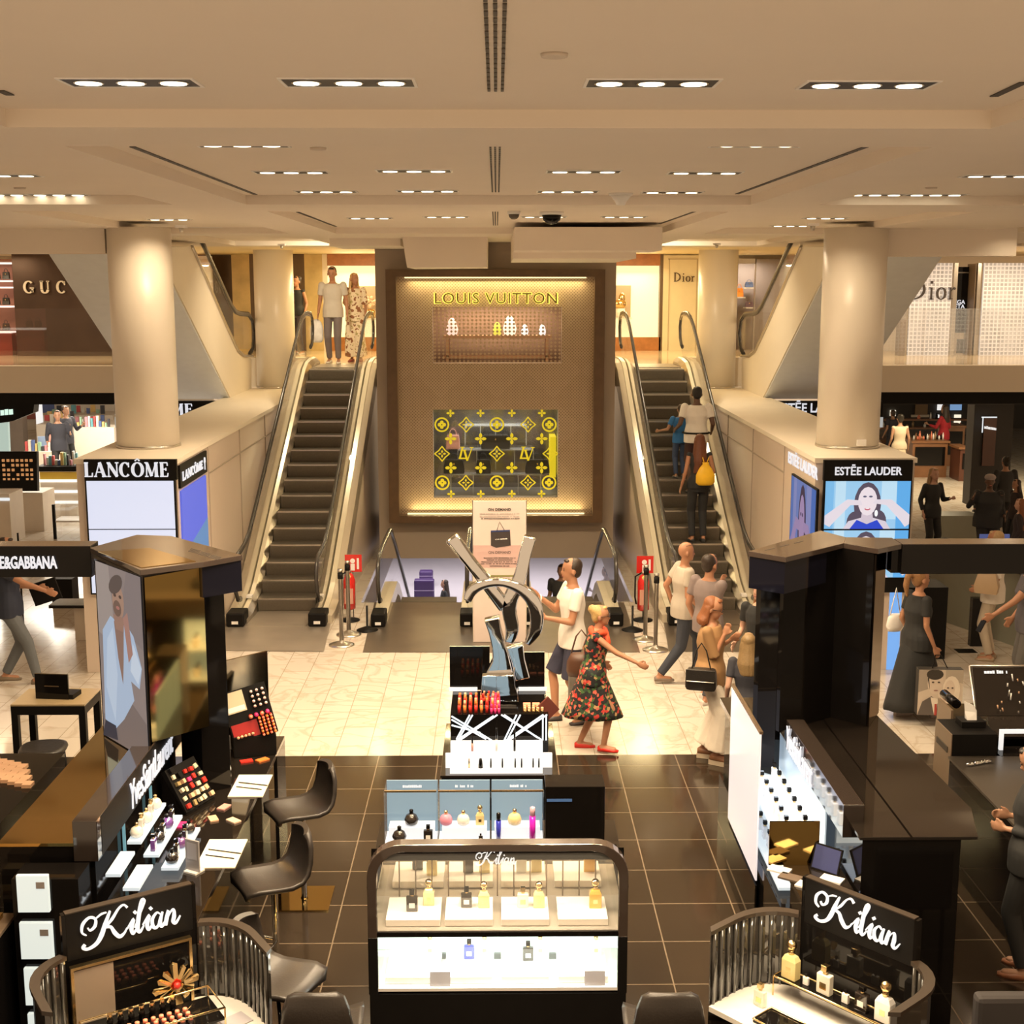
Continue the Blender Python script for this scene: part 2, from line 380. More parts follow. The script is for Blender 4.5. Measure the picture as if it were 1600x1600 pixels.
# bulkheads left and right of the columns
b = B(); b.box(-15, PX(166, 17.1, 5.2), 17.1, 17.5, P(0, 396, Y=17.1).z, 5.42); struct('trim_2', b, m_ceil)
b = B(); b.box(PX(1389, 17.1, 5.2), PX(1592, 17.1, 5.2), 17.1, 17.5, P(1500, 400, Y=17.1).z, 5.42); struct('trim_3', b, m_ceil)
# dropped service boxes over the shop front
b = B(); z1 = P(700, 416, Y=20).z
b.prism([P(627, 362, Y=20), P(762, 362, Y=20), P(761, 417, Y=20), P(636, 418, Y=20)], (0, 2.2, 0))
b.build('ceiling_box', m_ceil, label='cream tapered box hanging from the ceiling above the left half of the gold shop front', cat='ceiling box')
b = B()
b.box(PX(804, 17, 5.2), PX(1035, 17, 5.2), 17, 18.2, P(900, 391, Y=17).z, 5.42)
b.box(PX(804, 17, 5.2), PX(1010, 17, 5.2), 18.2, 21.5, P(900, 401, Y=17).z, 5.42)
b.build('ceiling_box', m_ceil, label='long cream box hanging from the ceiling right of centre behind the dome cameras', cat='ceiling box')
b = B(); b.box(PX(596, 22.6, 5), PX(950, 22.6, 5), 22.5, 23.2, P(700, 421, Y=22.5).z, 5.42); struct('trim_4', b, m_taupe)
b = B(); b.box(PX(515, 20.5, 5.2), PX(626, 20.5, 5.2), 20.5, 22.3, P(600, 384, Y=20.5).z, 5.42); struct('trim_5', b, m_ceil)
# ================================================================ columns and side ledges
ZL = 2.65
for sx, lab in ((-1, 'left'), (1, 'right')):
    for (pxb, pyb, wpx, what) in (((226, 700, 97, 'near the camera, standing on the beauty screen corner') if sx < 0 else (1330, 700, 97, 'near the camera, standing on the beauty screen corner')),
                                  ((430, 606, 60, 'far, beside the moving stairs') if sx < 0 else (1120, 606, 60, 'far, beside the moving stairs'))):
        c = P(pxb, pyb, z=ZL)
        r = .395
        b = B(); b.lathe([(r, ZL), (r, 5.41)], (c.x, c.y+.2, 0), 48)
        t = T('round_column', f'thick round cream column on the {lab}, {what}', 'column', (c.x, c.y+.2, ZL), world=True)
        b.build('shaft', m_column, t)
        b = B(); b.lathe([(r+.012, ZL), (r+.012, ZL+.035)], (c.x, c.y+.2, 0), 48); b.build('base_ring', m_steel, t)
        if what.startswith('near') and sx > 0:
            b = B(); q = P(1346, 692, Y=c.y-.2); b.box(q.x-.06, q.x+.06, c.y-.215, c.y-.16, q.z-.04, q.z+.04); b.build('socket_plate', m_white, t, bev=.004)
XW = 3.85
for sx in (-1, 1):
    x0, x1 = sorted((sx*XW, sx*5.05)); yf = P(776, 716, z=ZL).y
    b = B(); b.box(x0, x1, yf, 27.2, 0, ZL-.06, 1); b.box(x0-.02, x1+.02, yf-.03, 27.2, ZL-.06, ZL, 0)
    # recessed running line on the ledge
    struct('wall_left' if sx < 0 else 'wall_right', b, [m_cream, m_panelw])
    b = B(); xx = sx*(XW-.012); b.box(min(xx, sx*XW), max(xx, sx*XW), yf+1.75, 27, 2.22, 2.24)
    for k in range(4): b.box(min(xx, sx*XW), max(xx, sx*XW), yf+1.72+k*2.2, yf+1.735+k*2.2, 0, 2.58)
    struct('trim_6' if sx < 0 else 'trim_7', b, mat('panel_joint', (.4, .33, .27), .5))
    # fillet behind the far column up to the mezzanine
    b = B(); b.box(min(sx*3.85, sx*5.2), max(sx*3.85, sx*5.2), 27.3, 27.6, ZL, 3.25); struct('wall_left' if sx < 0 else 'wall_right', b, m_cream)
# ================================================================ mezzanine
ZM = 3.23; YM = 24.35
m_mezf = mat('mezzanine_floor', (.62, .5, .34), .12, noise=(1.5, .1))
ye = P(80, 572, z=ZM).y
for sx in (-1, 1):
    b = B(); x2, x3 = sorted((sx*5.1, sx*6.55)); b.box(x2, x3, 28.3, 36, ZM-.3, ZM, 1); x0, x1 = sorted((sx*6.55, sx*26)); b.box(x0, x1, ye, ye+.25, P(80, 614, Y=ye).z, ZM, 0); b.box(x0, x1, ye+.25, 36, ZM-.3, ZM, 1)
    struct('floor', b, [m_cream, m_mezf])
    b = B(); b.box(x0, x1, ye+.3, ye+.6, P(80, 632, Y=ye+.3).z, ZM-.3); struct('trim_8' if sx < 0 else 'trim_9', b, m_blackm)
b = B(); b.box(-3.8, 3.8, YM, 27.6, ZM-.35, ZM); b.box(-5.1, 5.1, 27.6, 36, ZM-.35, ZM); struct('floor', b, m_mezf)
b = B(); b.box(-1.9, 1.9, YM-.2, YM, .3, ZM); struct('trim_10', b, m_taupe)
# ================================================================ escalators
SL = .615
def zs(y): return min(max((y-18.95)*SL, 0), ZM)
def escalator(sx, label):
    xc = lambda y: sx*(3.09-(y-18.2)*.028)
    t = T('escalator', label, 'escalator', (sx*3.0, 21, 0), world=True)
    # steps
    n = 16
    for k in range(n+1):
        y = 18.95+k*ZM/n/SL; z = ZM/n*(k+1) if k < n else ZM; z = min(z, ZM)
        x = xc(y); b = B(); w = .42; dy = ZM/n/SL
        z0 = z-ZM/n
        pr = [(y+.015, z-.012), (y+.006, z-.03), (y+.02, z0+.03), (y+.035, z0-.05), (y+dy+.03, z0-.05), (y+dy+.03, z-.001), (y+.03, z-.001)]
        b.prism([(x-w, q[0], q[1]) for q in pr], (2*w, 0, 0), 0)
        b.prism([(x-w, y+.004, z-.018), (x-w, y+.004, z+.002), (x-w, y+.04, z+.002), (x-w, y+.04, z-.018)], (2*w, 0, 0), 1)
        for g in range(0): pass
        b.build('step', [m_step, m_steel], t)
    for y0, y1, z in ((18.1, 18.95, .012), (24.2, 25.3, ZM+.012)):
        b = B(); b.prism([(xc(y0)-.42, y0, z-.01), (xc(y0)+.42, y0, z-.01), (xc(y1)+.42, y1, z-.01), (xc(y1)-.42, y1, z-.01)], (0, 0, .01)); b.build('comb_plate', m_plate_l if sx < 0 else m_plate, t)
    ys = [18.25, 18.6, 18.95, 19.3, 20.5, 22, 23.3, 24.0, 24.3, 24.7, 25.2]
    def sm(y, up=0):   # smoothed slope line
        return sum(zs(y+d) for d in (-.35, -.2, 0, .2, .35))/5+up
    for s in (-1, 1):
        inner = s*sx < 0      # side toward the centre of the hall
        off = .57 if True else .6
        # handrail
        path = [(18.52, .3), (18.33, .34), (18.2, .5), (18.15, .68), (18.2, .85), (18.33, .95), (18.6, .98)]
        path += [(y, sm(y, .97)) for y in (18.9, 19.2, 19.5, 20, 21, 22, 23, 23.6, 23.9, 24.2, 24.5, 24.8)]
        path += [(25.1, ZM+.95), (25.25, ZM+.86), (25.32, ZM+.7), (25.27, ZM+.5), (25.15, ZM+.38), (25.0, ZM+.34)]
        b = B(); b.tube([(xc(y)+s*off, y, z) for y, z in path], .028, 8, rx=.042); b.build('handrail', m_rubber, t)
        b = B(); b.tube([(xc(y)+s*off, y, z-.035) for y, z in path[4:-4]], .02, 6, rx=.02); b.build('handrail_guide', m_steel, t)
        # glass balustrade
        top = [(y, z-.04) for y, z in path[1:-1]]; bot = [(y, sm(y, .16)) for y in (24.9, 24.2, 23.9, 23, 22, 21, 20, 19.5, 19.2, 18.9, 18.5)]
        b = B(); b.prism([(xc(y)+s*off-.006, y, z) for y, z in top+bot], (.012, 0, 0)); b.build('glass_panel', m_glass, t)
        # decks
        b = B()
        def strip(o0, o1, u0, u1, m):
            rr = []
            for y in ys:
                a, c = sorted((xc(y)+s*o0, xc(y)+s*o1)); za, zb = (u0, u1) if s > 0 else (u1, u0)
                if a > c: a, c = c, a
                rr.append([(a, y, sm(y, za)), (c, y, sm(y, zb)), (c, y, sm(y, -.25)), (a, y, sm(y, -.25))])
            b.loft(rr, m, False)
        wo = .76 if inner else max(.66, XW-3.09)
        strip(.43, .50, .06, .13, 1); strip(.50, .555, .13, .15, 0); strip(.585, .66, .15, .15, 0); strip(.66, wo, .13, .12, 2)
        b.build('deck', [m_deckc, m_steel, mat('deck_outer_panel', (.5, .43, .32), .3, noise=(3, .05))], t)  # outer deck strip is a darker cream
        # newel base
        b = B(); xx = xc(18.3)+s*off; b.box(xx-.12, xx+.13, 18.05, 18.42, .01, .2); b.build('newel_base', m_blackm, t, bev=.02)
        b = B(); b.box(xx-.04, xx+.05, 18.04, 18.05, .05, .09); b.build('newel_badge', m_white, t)
        b = B(); yy = 18.9; b.box(xx-.05*s-.04, xx-.05*s+.04, yy, yy+.12, sm(yy, .165), sm(yy+.1, .17)); b.build('safety_sticker', m_white, t)
        if inner:
            b = B()
            xx = lambda y: xc(y)+s*(wo-.0)
            q = [(18.5, 0), (18.5, .1)]+[(y, sm(y, .1)) for y in (18.9, 19.3, 20.5, 22, 23.3, 24.0, 24.3, 25.2)]+[(25.2, 0)]
            b.prism([(xx(y), y, z) for y, z in q], (s*-.05, 0, 0)); b.build('side_cladding', m_panelw, t)
    return t
escalator(-1, 'left moving staircase climbing to the upper floor, with two people arriving at its top')
escalator(1, 'right moving staircase carrying a woman with a yellow bag up to the upper floor')
# steel plates in front of the escalators
b = B(); a = P(357, 966, z=.006); c = P(515, 1018, z=.006)
b.poly([(PX(340, P(0, 1018, z=0).y, 0), P(0, 1018, z=0).y, .006), P(506, 1018, z=.006), P(519, 964, z=.006), P(352, 962, z=.006)]); struct('floor', b, m_plate_l)
b = B(); b.poly([P(567, 1019, z=.006), P(1000, 1019, z=.006), P(975, 941, z=.006), P(585, 941, z=.006)]); struct('floor', b, m_plate)
b = B(); b.poly([P(1045, 1018, z=.006), P(1200, 1018, z=.006), P(1190, 962, z=.006), P(1035, 962, z=.006)]); struct('floor', b, m_plate)
def down_escalator(sx, label):
    t = T('escalator', label, 'escalator', (sx*1.03, 19, 0), world=True)
    xa, xb = sx*.42, sx*1.66
    xm = (xa+xb)/2
    for k in range(12):
        y = HY0+.05+k*.33; z = -k*.2
        b = B(); b.box(xm-.42, xm+.42, y, y+.33, z-.22, z-.004); b.build('step', m_step, t)
    for x in (xa, xb):
        dz = lambda y: -max(0, (y-20.5))*.52
        path = [(18.5, .28), (18.3, .32), (18.16, .5), (18.1, .68), (18.16, .86), (18.3, .95), (18.6, .98), (19.5, .98), (20.2, .97), (20.5, .93), (20.9, .73)]+[(y, .97+dz(y)) for y in (21.3, 22.5, 24, 25.5)]
        b = B(); b.tube([(x, y, z) for y, z in path], .03, 8, rx=.045); b.build('handrail', m_rubber, t)
        b = B(); b.prism([(x-.006, y, z-.03) for y, z in path[1:]]+[(x-.006, 25.5, .3+dz(25.5)), (x-.006, 20.6, .12), (x-.006, 18.5, .12)], (.012, 0, 0)); b.build('glass_panel', m_glass, t)
        b = B(); b.box(x-.1, x+.1, 18.02, 18.4, .01, .2); b.build('newel_base', m_blackm, t, bev=.02)
        b = B(); b.box(x-.04, x+.04, 18.01, 18.02, .04, .08); b.build('newel_badge', m_white, t)
        b = B(); rr = []
        for y, z in ((18.35, .1), (19.0, .13), (20.4, .13), (20.8, .0), (25.5, .13+dz(25.5))):
            rr.append([(x-.1, y, z), (x+.1, y, z), (x+.1, y, z-.2), (x-.1, y, z-.2)])
        b.loft(rr, 0, False); b.build('deck', m_deckc, t)
    return t
down_escalator(-1, 'escalator going down to the lower floor, left of the white poster stand')
down_escalator(1, 'escalator going down to the lower floor, behind the man in the white polo')
# ================================================================ shop front block
YV = 22.2
b = B(); x0, x1 = PX(588, YV, 3), PX(962, YV, 3)
zb = P(776, 866, Y=YV).z
wx0, wx1 = PX(677, YV, 1.5), PX(872, YV, 1.5); wz0, wz1 = P(776, 779, Y=YV).z, P(776, 641, Y=YV).z
ux0, ux1 = PX(676, YV, 3.5), PX(878, YV, 3.5); uz0, uz1 = P(776, 568, Y=YV).z, P(776, 480, Y=YV).z
fx0, fx1, fz0, fz1 = PX(606, YV, 3), PX(943, YV, 3), P(776, 815, Y=YV).z, P(776, 421, Y=YV).z
def wall_holes(b, x0, x1, z0, z1, y0, y1, holes, m=0):
    xs = sorted({x0, x1, *[h[0] for h in holes], *[h[1] for h in holes]}); zz = sorted({z0, z1, *[h[2] for h in holes], *[h[3] for h in holes]})
    for i in range(len(xs)-1):
        for j in range(len(zz)-1):
            cx, cz = (xs[i]+xs[i+1])/2, (zz[j]+zz[j+1])/2
            if not any(h[0] < cx < h[1] and h[2] < cz < h[3] for h in holes): b.box(xs[i], xs[i+1], y0, y1, zz[j], zz[j+1], m)
holes = [(wx0, wx1, wz0, wz1), (ux0, ux1, uz0, uz1)]
b = B(); wall_holes(b, x0, x1, zb, 5.4, YV+.16, YV+.3, holes); b.box(x0, x0+.1, YV+.3, YM-.2, zb, 5.4); b.box(x1-.1, x1, YV+.3, YM-.2, zb, 5.4); b.box(x0, x1, YV+.16, YM-.2, zb-.1, zb)
b.box(x0, x1, YV+1.9, YV+2.0, zb, 5.4); struct('wall_back', b, m_taupe)
# patterned panel material
def lv_mat():
    m = bpy.data.materials.new('dotted_champagne_panel'); m.use_nodes = True; nt = m.node_tree; bs = nt.nodes['Principled BSDF']; L = nt.links.new
    tc = nt.nodes.new('ShaderNodeTexCoord'); mp = nt.nodes.new('ShaderNodeMapping'); mp.inputs['Rotation'].default_value = (0, PI/4, 0); L(tc.outputs['Object'], mp.inputs[0])
    v = nt.nodes.new('ShaderNodeTexVoronoi'); v.inputs['Scale'].default_value = 27; v.inputs['Randomness'].default_value = 0; L(mp.outputs[0], v.inputs['Vector'])
    rp = nt.nodes.new('ShaderNodeValToRGB'); rp.color_ramp.elements[0].position = .2; rp.color_ramp.elements[0].color = (.24, .17, .1, 1); rp.color_ramp.elements[1].position = .42; rp.color_ramp.elements[1].color = (.52, .40, .27, 1)
    L(v.outputs['Distance'], rp.inputs[0])
    ck = nt.nodes.new('ShaderNodeTexChecker'); ck.inputs['Scale'].default_value = 1.5; L(mp.outputs[0], ck.inputs['Vector']); ck.inputs['Color1'].default_value = (1, 1, 1, 1); ck.inputs['Color2'].default_value = (.95, .94, .92, 1)
    mx = nt.nodes.new('ShaderNodeMix'); mx.data_type = 'RGBA'; mx.blend_type = 'MULTIPLY'; mx.inputs[0].default_value = 1; L(rp.outputs[0], mx.inputs[6]); L(ck.outputs[0], mx.inputs[7])
    L(mx.outputs[2], bs.inputs['Base Color']); bs.inputs['Roughness'].default_value = .35; bs.inputs['Metallic'].default_value = .35
    return m
m_lv = lv_mat()
t = T('storefront', 'tall gold dotted luxury shop front in a dark wood frame between the moving stairs', 'shop front', (0, YV, zb), world=True)
b = B(); wall_holes(b, fx0+.1, fx1-.1, fz0+.1, fz1-.1, YV+.1, YV+.16, holes); b.build('dotted_panel', m_lv, t)
b = B(); fw = .17
b.box(fx0, fx0+fw, YV-.12, YV+.15, fz0, fz1); b.box(fx1-fw, fx1, YV-.12, YV+.15, fz0, fz1); b.box(fx0+fw, fx1-fw, YV-.12, YV+.15, fz1-fw*.7, fz1); b.box(fx0+fw, fx1-fw, YV-.12, YV+.15, fz0, fz0+fw*.7)
b.build('wood_frame', m_bwood, t)
for zz, nm in ((fz1-.135, 1), (fz0+.135, -1)):
    b = B(); b.box(fx0+.3, fx1-.3, YV+.03, YV+.06, zz-.006*nm, zz+.012*nm); b.build('light_strip', emi('warm_strip', (1, .8, .4), 2.2), t)
    area('strip_light', (0, YV+.02, zz-.02*nm), (math.radians(-20) if nm > 0 else math.radians(200), 0, 0), 2.9, .05, 26, (1, .78, .38), t)
b = text('LOUIS VUITTON', .18, (PX(776, YV, 4.4), YV-.02, P(776, 474, Y=YV).z), (1, 0, 0), (0, 0, 1), .02, .03, 1.02, space=1.1); fit(b, 0, PX(678, YV, 4.4), PX(872, YV, 4.4)); b.build('sign_halo', emi('yellow_halo', (1, .8, .1), 1.9), t)
b = text('LOUIS VUITTON', .18, (PX(776, YV, 4.4), YV-.045, P(776, 474, Y=YV).z), (1, 0, 0), (0, 0, 1), .02, -.004, 1.02, space=1.1); fit(b, 0, PX(680, YV, 4.4), PX(870, YV, 4.4)); b.build('sign_letters', mat('bronze_letters', (.25, .16, .05), .3, .6), t)
# upper window: perforated screen with lit shop behind
b = B()
for i in range(31):
    for j in range(15):
        x = ux0+(i+.5)*(ux1-ux0)/31; z = uz0+(j+.5)*(uz1-uz0)/15
        r = .024; b.prism([(x-r, YV+.1, z), (x, YV+.1, z-r), (x+r, YV+.1, z), (x, YV+.1, z+r)], (0, .015, 0))
b.build('perforated_screen', mat('screen_diamonds', (.5, .38, .24), .3, .4), t)
m_shopin = mat('shop_interior', (.30, .2, .14), .5, noise=(3, .2))
b = B(); b.box(ux0-.1, ux1+.1, YV+1.2, YV+1.25, uz0-.1, uz1+.1, 0); b.box(ux0-.1, ux1+.1, YV+.3, YV+1.2, uz0-.12, uz0-.1, 0); b.box(ux0-.1, ux1+.1, YV+.3, YV+1.2, uz1+.1, uz1+.12, 0)
b.box(ux0-.12, ux0-.1, YV+.3, YV+1.2, uz0-.1, uz1+.1, 0); b.box(ux1+.1, ux1+.12, YV+.3, YV+1.2, uz0-.1, uz1+.1, 0)
b.build('window_interior', m_shopin, t)
b = B(); zt = uz0+(uz1-uz0)*.42
b.box(ux0+.15, ux1-.15, YV+.6, YV+1.0, zt, zt+.05, 0); b.box(ux0+.15, ux1-.15, YV+.6, YV+1.0, uz0+.05, uz0+.1, 0)
b.box(ux0+.2, ux0+.25, YV+.6, YV+1.0, uz0, zt, 0); b.box(ux1-.25, ux1-.2, YV+.6, YV+1.0, uz0, zt, 0); b.build('display_table', mat('pink_wood', (.5, .32, .2), .4), t)
area('window_light', ((ux0+ux1)/2, YV+.7, uz1+.05), (0, 0, 0), 1.8, .4, 22, (1, .75, .5), t)
for k, (fx, sz, mm) in enumerate(((.14, .16, emi('pink_glow', (1, .62, .5), 1.3)), (.5, .12, emi('yellow_glow', (.8, .75, .1), 1)), (.6, .18, emi('warm_glow_small', (1, .8, .6), 1.4)), (.72, .1, e_white), (.86, .1, e_white))):
    b = B(); x = ux0+fx*(ux1-ux0); b.lathe([(sz*.5, 0), (sz*.65, sz*.6), (sz*.4, sz*1.5), (sz*.15, sz*1.8)], (x, YV+.8, zt+.053), 10); b.build('lit_vase', mm, label=f'glowing display object {["at the far left", "yellow, in the middle", "pale, right of the middle", "narrow, on the right side", "small, at the far right"][k]} of the perforated upper shop window', cat='display object', group='glowing objects in the upper shop window')
# lower window: glass box with flower monograms
b = B(); m_win = mat('window_mirror_back', (.22, .2, .18), .1, .8)
b.box(wx0, wx1, YV+1.3, YV+1.35, wz0, wz1, 0); b.box(wx0, wx1, YV+.3, YV+1.3, wz0-.03, wz0, 1); b.box(wx0, wx1, YV+.3, YV+1.3, wz1, wz1+.03, 1); b.box(wx0-.03, wx0, YV+.3, YV+1.3, wz0, wz1, 0); b.box(wx1, wx1+.03, YV+.3, YV+1.3, wz0, wz1, 0)
b.build('display_case', [m_win, mat('case_grey', (.35, .34, .33), .3)], t)
b = B(); b.box(wx0, wx1, YV+.14, YV+.15, wz0, wz1); b.build('window_glass', m_glass, t)
area('case_light', ((wx0+wx1)/2, YV+.7, wz1-.02), (0, 0, 0), 1.8, .5, 22, (1, .95, .85), t)
b = B()
for k in range(3):
    z = wz0+.02+k*.4; xx = .28+.12*k; y0 = YV+.35+.2*k
    for a in range(2):
        b.box(wx0+xx, wx1-xx, y0, y0+.3, z+.33, z+.345, 0)
    for q in range(5):
        x = wx0+xx+(wx1-wx0-2*xx)*q/4; b.box(x-.005, x+.005, y0, y0+.3, z, z+.33, 0)
b.build('acrylic_riser', mat('acrylic', (.8, .82, .82), .05, .2, alpha=.45), t)
m_yel = emi('acid_yellow', (.75, .56, .02), 1.0)
W_, H_ = wx1-wx0, wz1-wz0
b = B(); yy = YV+.125; U = Vector
def fl(cx, cz, kind, s=.14):
    b = B()
    o = U((wx0+cx*W_, yy, wz0+cz*H_))
    if kind == 'p4':
        for a in range(4):
            d = (math.cos(a*PI/2), math.sin(a*PI/2)); n = (-d[1], d[0])
            pts = [(0, 0), (.45, .28), (.8, .22), (1, 0), (.8, -.22), (.45, -.28)]
            b.prism([o+U(((p[0]*d[0]+p[1]*n[0])*s, 0, (p[0]*d[1]+p[1]*n[1])*s)) for p in pts], (0, -.004, 0))
    if kind == 'ring':
        N = 20
        for i in range(N):
            a0, a1 = 2*PI*i/N, 2*PI*(i+1)/N
            b.prism([o+U((math.cos(a)*r*s, 0, math.sin(a)*r*s)) for a, r in ((a0, .78), (a0, 1), (a1, 1), (a1, .78))], (0, -.004, 0))
        for a in range(4):
            b.disc(o+U((math.cos(a*PI/2)*.32*s, 0, math.sin(a*PI/2)*.32*s)), .25*s, (0, -.004, 0), 10)
    if kind == 'dia':
        N = 6
        P4 = []
        for a in range(4):
            a0, a1 = a*PI/2, (a+1)*PI/2
            for i in range(N):
                u = i/N; r = 1.1*(1-1.45*u*(1-u)); P4.append((math.cos(a0+u*PI/2)*r*s, math.sin(a0+u*PI/2)*r*s))
        for i in range(len(P4)):
            p, q = P4[i], P4[(i+1) % len(P4)]
            b.prism([o+U((p[0], 0, p[1])), o+U((q[0], 0, q[1])), o+U((q[0]*.78, 0, q[1]*.78)), o+U((p[0]*.78, 0, p[1]*.78))], (0, -.004, 0))
        for a in range(4):
            d = (math.cos(a*PI/2), math.sin(a*PI/2)); n = (-d[1], d[0])
            b.prism([o+U(((p[0]*d[0]+p[1]*n[0])*s, 0, (p[0]*d[1]+p[1]*n[1])*s)) for p in ((.08, 0), (.3, .14), (.55, 0), (.3, -.14))], (0, -.004, 0))
    if kind == 'LV':
        for pts, w in (([(-.42, .9), (-.8, -.6)], .26), ([(-.95, -.62), (.1, -.62)], .2), ([(-.2, .5), (.22, -.95)], .28), ([(.22, -.95), (.85, .8)], .14), ([(-.75, .9), (-.15, .9)], .12), ([(.55, .85), (1.05, .85)], .12), ([(-.45, .5), (.1, .5)], .1)):
            b.ribbon(pts, [w, w], o, U((s, 0, 0)), U((0, 0, s)), U((0, -1, 0)), .004, sub=1)
    b.build('monogram_sticker', m_yel, t)
for cx, kd in ((.03, 'ring'), (.265, 'dia'), (.51, 'ring'), (.76, 'dia'), (.985, 'ring')): fl(cx if 0.05 < cx < .95 else (.07 if cx < .5 else .93), .83, kd, .125)
for cz in (.67, .34, .97, .03):
    for cx in (.14, .38, .63, .87):
        if .1 < cz < .95: fl(cx, cz, 'p4', .1)
        else: fl(cx, min(max(cz, .04), .96), 'p4', .07)
for cx, kd in ((.07, 'dia'), (.26, 'LV'), (.51, 'dia'), (.75, 'LV'), (.94, 'dia')): fl(cx, .5, kd, .125)
for cx, kd in ((.07, 'ring'), (.26, 'dia'), (.51, 'ring'), (.76, 'dia'), (.93, 'ring')): fl(cx, .17, kd, .125)
b = B(); b.box(wx1-.12, wx1-.02, YV+.4, YV+.9, wz0+.3, wz0+1.0); b.build('yellow_panel', m_yel, t)
def handbag(name, loc, w, h, d, m, label, group=None, rz=0):
    t = T(name, label, 'handbag', loc, rz, group)
    b = B(); rr = []
    for z, k in ((0, .92), (.04*h, 1), (.5*h, .98), (.93*h, .86), (h, .8)):
        ww, dd = w/2*k, d/2*(1 if z < h*.5 else .7)
        rr.append([(x*ww, y*dd, z) for x, y in ((-1, -.8), (-.93, -1), (.93, -1), (1, -.8), (1, .8), (.93, 1), (-.93, 1), (-1, .8))])
    b.loft(rr, 0, False); b.build('bag_body', m, t, bev=.004)
    b = B(); b.tube([(w*.25*math.cos(a)*1.0, 0, h+h*.45*math.sin(a)) for a in [PI*i/10 for i in range(11)]], .006, 6); b.build('bag_handle', m, t)
    b = B(); b.disc((0, -d/2*.8, h*.7), .012, (0, -.01, 0), 8); b.build('clasp', m_brass, t)
    return t
m_leath = mat('black_leather', (.02, .017, .015), .35, bump=(60, .2)); m_pinkl = mat('pink_leather', (.6, .3, .25), .4)
for k, (fx, lv, mm, w) in enumerate(((.16, 0, m_leath, .36), (.4, 0, m_leath, .26), (.84, 0, m_leath, .42), (.5, 1, m_leath, .5), (.15, 1, m_pinkl, .24))):
    handbag('handbag', (wx0+fx*W_, YV+.44+.2*lv, wz0+.368+lv*.4), w, .24, .1, mm, ['black handbag low at the left of the flowered shop window', 'small black handbag low, left of the middle of the flowered shop window', 'wide black handbag low at the right of the flowered shop window', 'large black handbag on the middle tier of the flowered shop window', 'pink handbag at the left of the flowered shop window'][k])
# ================================================================ ceiling downlights
FX = [(205, 132, 'nearest row, far left'), (545, 132, 'nearest row, left of the centre slot'), (1018, 133, 'nearest row, right of the centre slot'), (1355, 136, 'nearest row, far right'),
      (378, 229, 'second row, leftmost'), (614, 227, 'second row, left of the centre slot'), (945, 227, 'second row, right of the centre slot'), (1183, 229, 'second row, rightmost'),
      (455, 271, 'third row, leftmost'), (647, 269, 'third row, left of the centre slot'), (912, 270, 'third row, right of the centre slot'), (1101, 272, 'third row, rightmost'),
      (510, 301, 'fourth row, leftmost'), (668, 300, 'fourth row, left of the centre slot'), (887, 301, 'fourth row, right of the centre slot'), (1050, 302, 'fourth row, rightmost'),
      (578, 342, 'fifth row, left'), (697, 340, 'fifth row, left of the centre slot'), (850, 340, 'fifth row, behind the dark dome camera'), (975, 340, 'fifth row, right'),
      (5, 276, 'side bay, at the left picture edge'), (92, 306, 'side bay on the left, long row'), (264, 344, 'far left bay, near row'), (320, 357, 'far left bay, second row'), (60, 359, 'far left bay, by the picture edge'),
      (1560, 277, 'side bay, at the right picture edge'), (1462, 306, 'side bay on the right, long row'), (1290, 342, 'far right bay, near row'), (1235, 354, 'far right bay, second row'), (1500, 345, 'far right bay, by the picture edge'), (1590, 346, 'farthest right bay, at the picture edge')]
m_trough = mat('downlight_trough', (.01, .01, .01), .5)
def fixture():
    t = T('ceiling_downlight', 'x', 'ceiling light')
    b = B(); b.box(-.25, .25, -.1, .1, -.004, -.001); b.build('trough', m_trough, t)
    b = B()
    for x0, x1, y0, y1 in ((-.262, .262, -.112, -.1), (-.262, .262, .1, .112), (-.262, -.25, -.1, .1), (.25, .262, -.1, .1)): b.box(x0, x1, y0, y1, -.006, -.0005)
    b.build('trim_frame', m_white, t)
    for k in (-1, 0, 1):
        c = (k*.165, 0, -.008)
        b = B(); b.disc((k*.165, 0, -.004), .058, (0, .0, -.003), 20); l = b.build('lamp_housing', m_steel, t)
        b = B(); b.disc((k*.165, 0, -.0071), .05, (0, 0, -.002), 20); b.build('lamp', e_lamp, l)
    return t
F0 = fixture()
for i, (px, py, wh) in enumerate(FX):
    q = P(px, py, z=ZC-.01)
    wide = wh.endswith('long row')
    o = F0 if i == 0 else dup(F0, (0, 0, 0))
    o.location = (q.x, q.y, ZC); o['label'] = f'recessed three-lamp ceiling downlight, {wh}'; o['group'] = 'recessed ceiling downlights'
    pw = 46 if q.y < 12 else 60
    if abs(q.x) > 3 and q.y > 14: pw = 12
    if 11.6 < q.y < 12: pw = 0
    if pw: area('downlight_beam', (q.x, q.y, ZC-.012), (0, 0, 0), .45, .09, pw, LIGHT_W, spread=2.5)
    if wide:
        for s in (-1,):
            o2 = dup(F0, (q.x+s*.53, q.y, ZC), 0, f'recessed three-lamp ceiling downlight, {wh}, outer half', 'recessed ceiling downlights')
